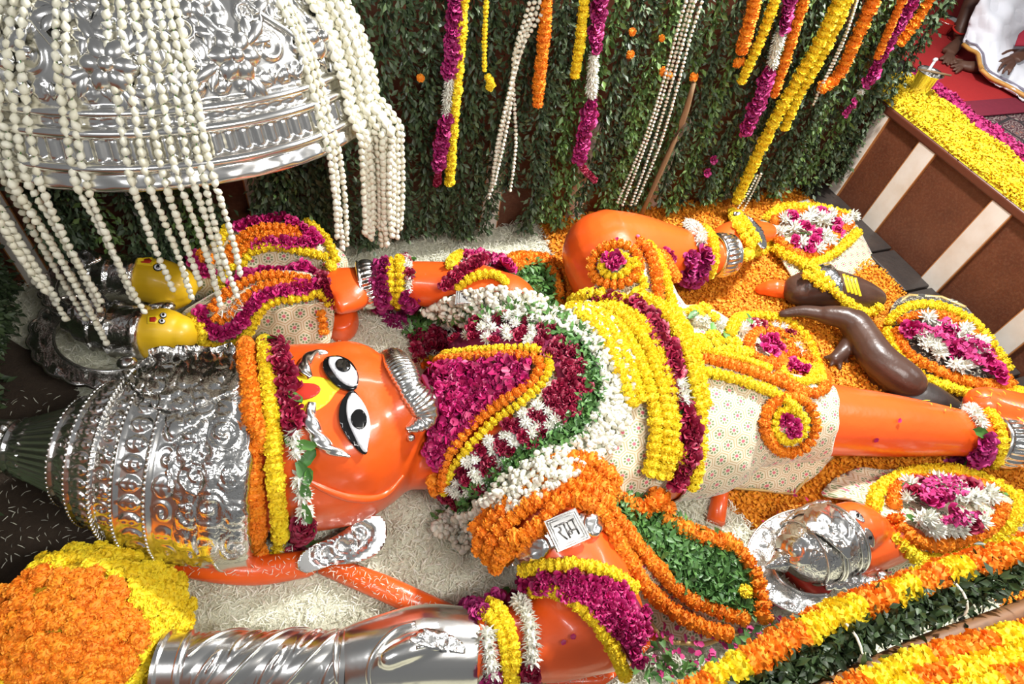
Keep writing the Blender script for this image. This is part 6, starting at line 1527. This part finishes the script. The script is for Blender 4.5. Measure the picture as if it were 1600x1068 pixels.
hung('yellow marigold garland left of the magenta and white one near the corner', [(1228, -50), (1208, 10), (1185, 70), (1157, 130)], Y, 18)
hung_multi('magenta garland with a white middle left of the orange one near the corner', [([(1258, -60), (1236, 0), (1222, 44)], K, 21, dict(gap=0.3)), ([(1220, 50), (1212, 76), (1206, 104)], W, 21, dict(gap=0.35)), ([(1203, 110), (1190, 150), (1164, 206)], K, 20, dict(gap=0.3))])
hung('orange marigold garland right of the magenta and white one near the corner', [(1276, -60), (1256, 0), (1238, 60), (1222, 110), (1208, 150)], O, 18)
hung('longest yellow garland reaching down to the raised foot', [(1338, -60), (1308, 10), (1270, 85), (1225, 160), (1185, 240), (1150, 316)], Y, 19)
hung('yellow garland paired with the longest one, ending higher', [(1345, -50), (1312, 30), (1280, 95), (1248, 150), (1225, 202)], Y, 17)
hung('thick orange garland curling at its end near the corner', [(1392, -60), (1366, 0), (1340, 55), (1318, 105), (1300, 128), (1281, 138)], O, 21, gap=0.45)
hung('thin orange garland beside the dark magenta one at the corner', [(1432, -50), (1408, 5), (1388, 50), (1370, 92)], O, 14)
hung_multi('dark magenta garland with a white end at the corner of the curtain', [([(1452, -60), (1425, 0), (1395, 55), (1352, 132)], K, 17, dict(gap=0.32)), ([(1348, 138), (1344, 146)], W, 15, dict(gap=0.4)), ([(1336, 156), (1328, 170), (1320, 182)], K, 10, dict(gap=0.5))])
hung('short orange garland at the far right end of the curtain', [(1478, -50), (1452, 0), (1430, 36), (1404, 70)], O, 19)
for x, y, s in ((657, 122, 14), (985, 85, 15), (1036, 112, 16), (1046, 118, 12), (1084, 120, 16), (1152, 98, 17), (988, 50, 14), (1160, 96, 14), (1034, 60, 12)):
    p = PY(x, y, YB - 0.17); f = link('loose_marigold', random.choice(FL['m_orange']), None, p, rot_to((0, -1, 0.4)), s * (CM.T @ (np.array(p) - CAMP))[2] / FPX)
    tag(f, 'single orange marigold head caught among the curtain leaves', 'flower', 'loose marigolds in the curtain')
for x, y, c in ((1105, 270, 'mag'), (1115, 250, 'mag')):
    p = PY(x, y, YB - 0.17); f = link('loose_rose', FL[c][0], None, p, rot_to((0, -1, 0.4)), 0.05); tag(f, 'single magenta rose caught low in the curtain', 'flower', 'loose roses in the curtain')
def beads(label, pixs, r, yy=YG):
    root = None; allv = []; 
    for pix in pixs:
        a = catmull(np.array([tuple(PY(x, y, yy + random.uniform(-.01, .01))) for x, y in pix]), 0.02); pa, pm, pt, L = resample(a, a, r * 2.3); allv.append(pa)
    p = np.vstack(allv); v, f = scatter(BUD_V, BUD_F, p, rand_rot(len(p)), np.full((len(p), 1), r * 2.2))
    root = empty('bud_strings', tuple(p[p[:, 2].argmin()]), label, 'garland', 'white bud strings on the curtain'); o = bpy.data.objects.new('jasmine_buds', np_mesh('jasmine_buds', v - np.array(root.location), f, M['jasmine_island'])); COL.objects.link(o); o.parent = root; o['kind'] = 'stuff'
beads('cluster of thin white bud strings left of the orange garland', [[(866, -50), (848, 20), (822, 60), (800, 130), (782, 220), (763, 312)], [(858, -50), (838, 20), (812, 70), (796, 140), (776, 230), (768, 300)], [(850, -50), (828, 25), (806, 80), (800, 150), (790, 210), (772, 290)], [(842, -50), (820, 30), (802, 90), (804, 170), (806, 230), (797, 300)], [(846, -40), (826, 40), (808, 100), (790, 180), (770, 270)]], 0.0095)
beads('fan of thin white bud strings beside the brown stick', [[(1098, -50), (1074, 20), (1048, 110), (1015, 210), (972, 322)], [(1104, -50), (1080, 20), (1054, 115), (1024, 215), (985, 322)], [(1090, -50), (1066, 20), (1040, 115), (1008, 215), (964, 318)], [(1098, 0), (1078, 60), (1060, 130), (1030, 230), (992, 320)]], 0.0085)
beads('thin white bud strings beside the longest yellow garland', [[(1340, 0), (1318, 60), (1290, 120), (1270, 165)], [(1345, -20), (1324, 50), (1300, 105), (1275, 150)], [(1190, 270), (1176, 300), (1160, 330)], [(1184, 272), (1170, 300), (1152, 326)]], 0.0075)
mb = MB(); rope(mb, [PY(1084, 130, YG + 0.02), PY(1066, 190, YG + 0.02), PY(1040, 250, YG + 0.02), PY(1002, 335, YG + 0.02)], [0.012, 0.015, 0.014, 0.012], 20, 8, 2, 0.1); tag(mb.obj('wooden_stick', M['stick'], None), 'thin brown stick leaning in the leaf curtain beside the white bud strings', 'stick')
# ------------------------------------------------------------------ raised platform: carpets, vessels, seated person
def flat(name, poly, z, mat, label, cat, th=0.008):
    mb = MB(); n = len(poly); mb.add([(x, y, z) for x, y in poly] + [(x, y, z + th) for x, y in poly], [tuple(range(n, 2 * n)), tuple(range(n - 1, -1, -1))] + [(i, (i + 1) % n, (i + 1) % n + n, i + n) for i in range(n)])
    return tag(mb.obj(name, M[mat], None, False), label, cat)
flat('patterned_carpet', [(3.07, -2.0), (4.6, -2.0), (4.6, 0.62), (3.09, 0.62)], WH, 'carpet_pattern', 'dark patterned carpet with cream motifs behind the pink petals', 'carpet')
flat('red_carpet', [(3.12, 0.60), (4.9, 0.60), (4.9, 2.4), (3.25, 2.4)], WH + 0.009, 'carpet_red', 'plain bright red carpet under the seated person', 'carpet')
flat('carpet_runner', [(3.09, 0.50), (4.6, 0.50), (4.6, 0.66), (3.11, 0.66)], WH + 0.018, 'carpet_maroon', 'narrow maroon runner between the red and patterned carpets', 'carpet', 0.006)
ZP = WH + 0.02
cup = empty('steel_tumbler', P(1430, 148, ZP), 'shiny steel tumbler standing on the yellow petals', 'tumbler'); c = Vector(cup.location)
mb = MB(); mb.lathe(c, UP, [(0, 0.0), (0, .045), (.01, .05), (.06, .056), (.13, .068), (.142, .078), (.146, .078), (.14, .068), (.12, .062), (.03, .05), (.012, .0)], 28); mb.obj('cup', M['steel'], cup)
mb = MB(); mb.tube([c + Vector((-0.1, 0.02, 0.155)), c + Vector((0.1, -0.06, 0.15))], 0.006, 6); mb.obj('incense_stick', M['stick'], cup)
mb = MB(); mb.tube([c + Vector((0.02, 0.03, 0.10)), c + Vector((0.045, 0.05, 0.185))], 0.008, 8); mb.ball(c + Vector((0.047, 0.052, 0.19)), (0.018, 0.012, 0.012), 10, 6); mb.obj('spoon', M['eye_white'], cup)
bowl = empty('steel_bowl', P(1470, 50, ZP), 'steel bowl of red powder beyond the leaf curtain', 'bowl'); c = Vector(bowl.location)
mb = MB(); mb.lathe(c, UP, [(0, 0.0), (0, .05), (.015, .055), (.05, .085), (.085, .105), (.09, .108), (.088, .10), (.06, .085)], 26); mb.obj('bowl_shell', M['steel'], bowl)
mb = MB(); mb.lathe(c, UP, [(.055, .088), (.075, .06), (.085, .03), (.088, 0.0)], 20); mb.obj('red_powder', M['vermilion'], bowl)
man = empty('person', P(1540, 100, ZP), 'seated barefoot person in white gold-edged cloth, one hand hanging down', 'person')
mb = MB()
Q = lambda *a: a
limb(mb, [(1545, -70, 1.12, .075, .075), (1528, -20, 0.97, .06, .06), (1512, 18, 0.85, .05, .05), (1500, 46, 0.755, .038, .038), (1500, 58, 0.715, .04, .036)], 16)
limb(mb, [(1503, 62, 0.705, .036, .032), (1492, 72, 0.71, .043, .032), (1482, 82, 0.695, .048, .022)], 16)
for i, (x, y) in enumerate(((1469, 92), (1474, 98), (1481, 101), (1487, 100), (1492, 97))): limb(mb, [(1480 + i * 2, 84 + i * 0.6, 0.692, .013, .013), ((x + 1480 + i * 2) / 2, (y + 86) / 2, 0.692, .0115, .0115), (x, y, 0.684, .010 + .003 * (i == 0), .010)], 10)
limb(mb, [(1560, 96, 0.74, .05, .05), (1535, 104, 0.71, .045, .04), (1515, 104, 0.70, .045, .032), (1500, 100, 0.695, .046, .022)], 16)
for i, (x, y) in enumerate(((1488, 92), (1486, 98), (1487, 104), (1490, 109), (1494, 113))): limb(mb, [(1502, 95 + i * 3, 0.692, .013, .013), ((x + 1502) / 2, (y + 95 + i * 3) / 2, 0.692, .0115, .0115), (x, y, 0.684, .010 + .003 * (i == 0), .010)], 10)
limb(mb, [(1690, 20, 1.10, .055, .055), (1650, 50, 0.95, .045, .045), (1612, 76, 0.83, .032, .03), (1596, 86, 0.80, .042, .022), (1584, 92, 0.785, .046, .018)], 16)
for i, (mx, my, x, y) in enumerate(((1566, 94, 1558, 100), (1567, 100, 1561, 109), (1572, 106, 1567, 114), (1579, 109, 1576, 116))): limb(mb, [(1582 + i, 88 + i * 4, 0.785, .012, .012), (mx, my, 0.79, .0115, .0115), (x, y, 0.765, .009, .009)], 10)
limb(mb, [(1592, 80, 0.80, .015, .014), (1576, 80, 0.80, .013, .013), (1564, 86, 0.79, .010, .010)], 10)
tor = Vector((4.35, 1.0, 0))
mb.loft([(tor + UP * 0.68, .20, .15), (tor + UP * 0.85, .19, .14), (tor + UP * 1.05, .21, .13), (tor + UP * 1.18, .17, .10), (tor + UP * 1.24, .06, .06), (tor + UP * 1.30, .055, .055)], 20, side=Vector((0, 1, 0)))
mb.ball(tor + Vector((-0.03, 0, 1.40)), (0.095, 0.08, 0.125), 20, 14); mb.ball(tor + Vector((-0.125, 0, 1.385)), (0.02, 0.016, 0.028), 10, 8)
place_mesh('body', remesh(mb, 'body', M['skin'], 0.0065, 3), man)
DH = patch([(1545, -60, 1.22), (1530, -5, 1.03), (1512, 40, 0.86), (1505, 68, 0.77), (1522, 84, 0.76), (1528, 112, 0.73), (1545, 128, 0.70), (1562, 136, 0.69), (1600, 158, 0.69), (1660, 190, 0.69), (1700, 150, 0.72), (1700, 60, 0.78), (1590, 60, 0.80), (1556, 60, 0.86), (1560, 100, 0.76), (1580, 10, 1.0), (1600, -60, 1.2), (1700, -60, 1.15), (1600, 110, 0.745)])
dh = slab('dhoti', [(1545, -55), (1532, -5), (1514, 40), (1506, 66), (1522, 82), (1529, 112), (1545, 128), (1562, 136), (1600, 158), (1655, 188), (1690, 150), (1690, 60), (1690, -50), (1600, -55)], DH, M['dhoti'], man, 0.006, 0.008, 6, lambda x, y: 0.014 * math.sin((x * 0.8 + y * 0.55) * 0.16) + 0.008 * math.sin((x - y * 0.5) * 0.21))
for w, mt, off in ((0.0, 'dhoti_gold', 0), (8, 'dhoti_grey', 0)):
    mb = MB(); q = offset_path([(1508, 70), (1523, 84), (1530, 113), (1546, 127), (1563, 135), (1600, 156), (1650, 184)], -w); mb.tube([on(x, y, DH, 0.022) for x, y in q], 0.013 if w == 0 else 0.006, 6); mb.obj('gold_border' if w == 0 else 'grey_border', M[mt], dh)
slab('shawl', [(1584, 74), (1590, 56), (1610, 40), (1680, 30), (1680, 70), (1610, 74)], patch([(1580, 75, 0.83), (1590, 50, 0.9), (1690, 25, 1.0), (1690, 75, 0.9), (1620, 80, 0.86)]), M['shawl_red'], man, 0.012, 0.010, 8)
mb = MB(); cc = P(1498, 47, 0.755); mb.tube([cc + Vector((0.044 * math.cos(a), 0.044 * math.sin(a), 0.01 * math.sin(a))) for a in np.linspace(0, 2 * PI, 18)], 0.006, 6); mb.obj('ankle_thread', M['vermilion'], man)
# ------------------------------------------------------------------ loose petals, railing garlands in the foreground
BF = bvh_of(floor)
def loose(name, poly, sp, spx, tv, tf, mat, label, cat, lift=2.0, tilt=0.5, layers=1):
    o = stuff_on(name, None, poly, BF, sp, spx, tv, tf, M[mat], lift, tilt, layers=layers, zj=0.015); tag(o, label, cat, None, 'stuff'); return o
loose('scattered_rose_petals', [(1030, 960), (1080, 940), (1180, 930), (1260, 950), (1230, 1000), (1180, 1040), (1120, 1068), (1010, 1068), (1000, 1010)], 15, 11, RPET_V, RPET_F, 'petal_pink', 'pink rose petals scattered on white petals by the near shawl', 'petals', 2.8)
loose('scattered_tulsi_leaves', [(1140, 1000), (1180, 985), (1215, 980), (1230, 1000), (1190, 1020), (1150, 1040), (1120, 1030)], 8, 22, LEAF_V, LEAF_F, 'leaf_mid', 'green leaves scattered on the floor below the small idol', 'leaves', 1.6, 1.0)
loose('scattered_tulsi_leaves', [(985, 1040), (1020, 1020), (1060, 1040), (1120, 1050), (1110, 1068), (990, 1068)], 8, 22, LEAF_V, LEAF_F, 'leaf_mid', 'green leaves scattered at the bottom edge beside the orange bed plate', 'leaves', 1.6, 1.0)
loose('scattered_red_petals', [(1160, 790), (1220, 770), (1280, 790), (1230, 830), (1170, 850)], 30, 9, RPET_V, RPET_F, 'petal_rose', 'few red petals fallen on the orange petals near the small idol', 'petals', 2.5)
dust = stuff_on('fallen_white_petals', None, [(505, 870), (600, 905), (715, 960), (715, 985), (600, 930), (505, 895)], B_D if False else bvh_of(*[o for o in statue.children if o.name.startswith('bed_bar')]), 6, 6.5, SLIVER_V, SLIVER_F, M['petal_white'], 0.15, 0.4)
if dust: tag(dust, 'white petal shreds fallen on the orange bar below the ear', 'petals', None, 'stuff')
hr = [o for o in statue.children if o.name.startswith('head_rest') or o.name.startswith('bed_plate')]
dust = stuff_on('fallen_white_petals', None, [(180, 820), (300, 870), (500, 870), (500, 900), (300, 895), (180, 850)], bvh_of(*hr), 8, 6.5, SLIVER_V, SLIVER_F, M['petal_white'], 0.15, 0.4)
if dust: tag(dust, 'white petal shreds fallen on the orange head rest below the crown', 'petals', None, 'stuff')
dust = stuff_on('fallen_white_petals', None, [(830, 1040), (960, 990), (1045, 950), (1045, 985), (960, 1060), (830, 1080)], bvh_of(*hr), 8, 6.5, SLIVER_V, SLIVER_F, M['petal_white'], 0.15, 0.4)
if dust: tag(dust, 'white petal shreds fallen on the orange plate below the near elbow', 'petals', None, 'stuff')
dust = stuff_on('fallen_yellow_petals', None, [(1420, 600), (1500, 610), (1600, 600), (1600, 660), (1520, 650), (1440, 640)], bvh_of(body_o), 14, 9, SLIVER_V, SLIVER_F, M['petal_yellow'], 0.2, 0.4)
if dust: tag(dust, 'yellow petal shreds fallen on the straight leg\'s foot', 'petals', None, 'stuff')
# railing: wooden bar carrying a leaf rope and marigold garlands
ZR = 0.92
def RP(x, y, z=ZR): return P(x, y, z)
rail = empty('wooden_railing', (0.6, -1.75, 0), 'dark wooden railing bar under the garlands in the lower right corner', 'railing')
mb = MB(); rope(mb, [RP(1180, 1140, ZR), RP(1430, 1024, ZR), RP(1580, 968, ZR), RP(1900, 850, ZR)], [0.030] * 4, 0, 16, 4, 0.0); mb.obj('bar', M['wood_rail'], rail)
for x, y in ((1190, 1136), (1890, 854)):
    p = RP(x, y, ZR); mb = MB(); mb.box((p.x, p.y, p.z / 2), (0.03, 0.03, p.z / 2)); mb.obj('post', M['wood_rail'], rail)
def rail_g(label, pix, kind, spx, dz=0.0, gap=0.5):
    pts = [RP(x, y, ZR + dz) for x, y in pix]; d = (CM.T @ (np.array(pts[len(pts) // 2]) - CAMP))[2]
    return garland('railing_garland', label, 'garland', [dict(pts=pts, kind=kind, size=spx * d / FPX, gap=gap, rate=0.34)], None, 'garlands on the railing')
OY = [O, Y, O, O, Y, Y, O, Y]
GA = [(1060, 1098), (1100, 1070), (1150, 1042), (1210, 1012), (1280, 975), (1350, 944), (1420, 918), (1480, 894), (1540, 878), (1640, 845), (1780, 795)]
g = rail_g('mixed orange and yellow garland above the leaf rope on the railing', GA, OY, 46, 0.03, 0.42)
rail_g('second mixed marigold garland hugging the first on the pit side of the railing', [(x - 6, y - 10) for x, y in GA[3:]], [O, O, Y, O], 34, -0.02, 0.45)
GB = [(1250, 1125), (1320, 1085), (1390, 1052), (1460, 1026), (1530, 1008), (1640, 978), (1780, 940)]
rail_g('mixed marigold garland below the wooden bar at the corner', GB, OY[::-1], 50, 0.05, 0.42)
rail_g('yellow marigold garland along the bottom right edge', [(1330, 1120), (1400, 1085), (1480, 1056), (1560, 1036), (1650, 1015)], [Y, Y, O, Y], 52, 0.07, 0.42)
rail_g('lowest marigold garland at the bottom right edge', [(1400, 1125), (1480, 1092), (1560, 1068), (1650, 1048)], [O, Y, Y, O], 54, 0.09, 0.42)
LR = [(1120, 1110), (1180, 1075), (1260, 1026), (1340, 990), (1420, 956), (1500, 923), (1580, 892), (1660, 868), (1790, 815)]
a = catmull(np.array([tuple(RP(x, y, ZR + 0.005)) for x, y in LR]), 0.02); s = np.linspace(0, len(a) - 1, 5200); idx = s.astype(int); n = len(idx)
pos = a[idx] + RNG.normal(0, 0.019, (n, 3)); rt = rand_rot(n, np.tile((0, 0, 1.0), (n, 1)), 1.2)
v, f = scatter(LEAF_V, LEAF_F, pos, rt, RNG.uniform(0.6, 1.3, (n, 1)) * 0.030)
lr = empty('leaf_rope', tuple(a.mean(0)), 'thick dark green leaf rope tied along the railing', 'leaf garland')
o = bpy.data.objects.new('leaves', np_mesh('leaves', v - np.array(lr.location), f, M['leaf_rope'])); COL.objects.link(o); o.parent = lr; o['kind'] = 'stuff'
mb = MB(); mb.tube([Vector(q) for q in a], 0.014, 8); mb.obj('core_rope', M['stem'], lr)
for i in (0.25, 0.48, 0.72):
    c = Vector(a[int(i * len(a))]); t = (Vector(a[int(i * len(a)) + 1]) - c).normalized(); u = UP.cross(t).normalized()
    mb = MB(); mb.tube([c + (u * math.cos(q) + UP * math.sin(q)) * 0.045 for q in np.linspace(0, 2 * PI, 16)], 0.003, 6); mb.obj('tie_thread', M['thread'], lr)

for lab, poly, sp in (('few rose petals fallen on the straight shin', [(1310, 620), (1480, 655), (1490, 700), (1320, 690)], 55), ('few rose petals fallen on the near forearm', [(840, 950), (900, 960), (940, 1010), (860, 1030)], 50), ('few rose petals fallen on the raised knee', [(910, 335), (1040, 355), (1060, 400), (930, 390)], 55)):
    o = stuff_on('fallen_rose_petals', None, poly, B_BODY, sp, 9, RPET_V, RPET_F, M['petal_rose'], 0.2, 0.3)
    if o: tag(o, lab, 'petals', None, 'stuff')

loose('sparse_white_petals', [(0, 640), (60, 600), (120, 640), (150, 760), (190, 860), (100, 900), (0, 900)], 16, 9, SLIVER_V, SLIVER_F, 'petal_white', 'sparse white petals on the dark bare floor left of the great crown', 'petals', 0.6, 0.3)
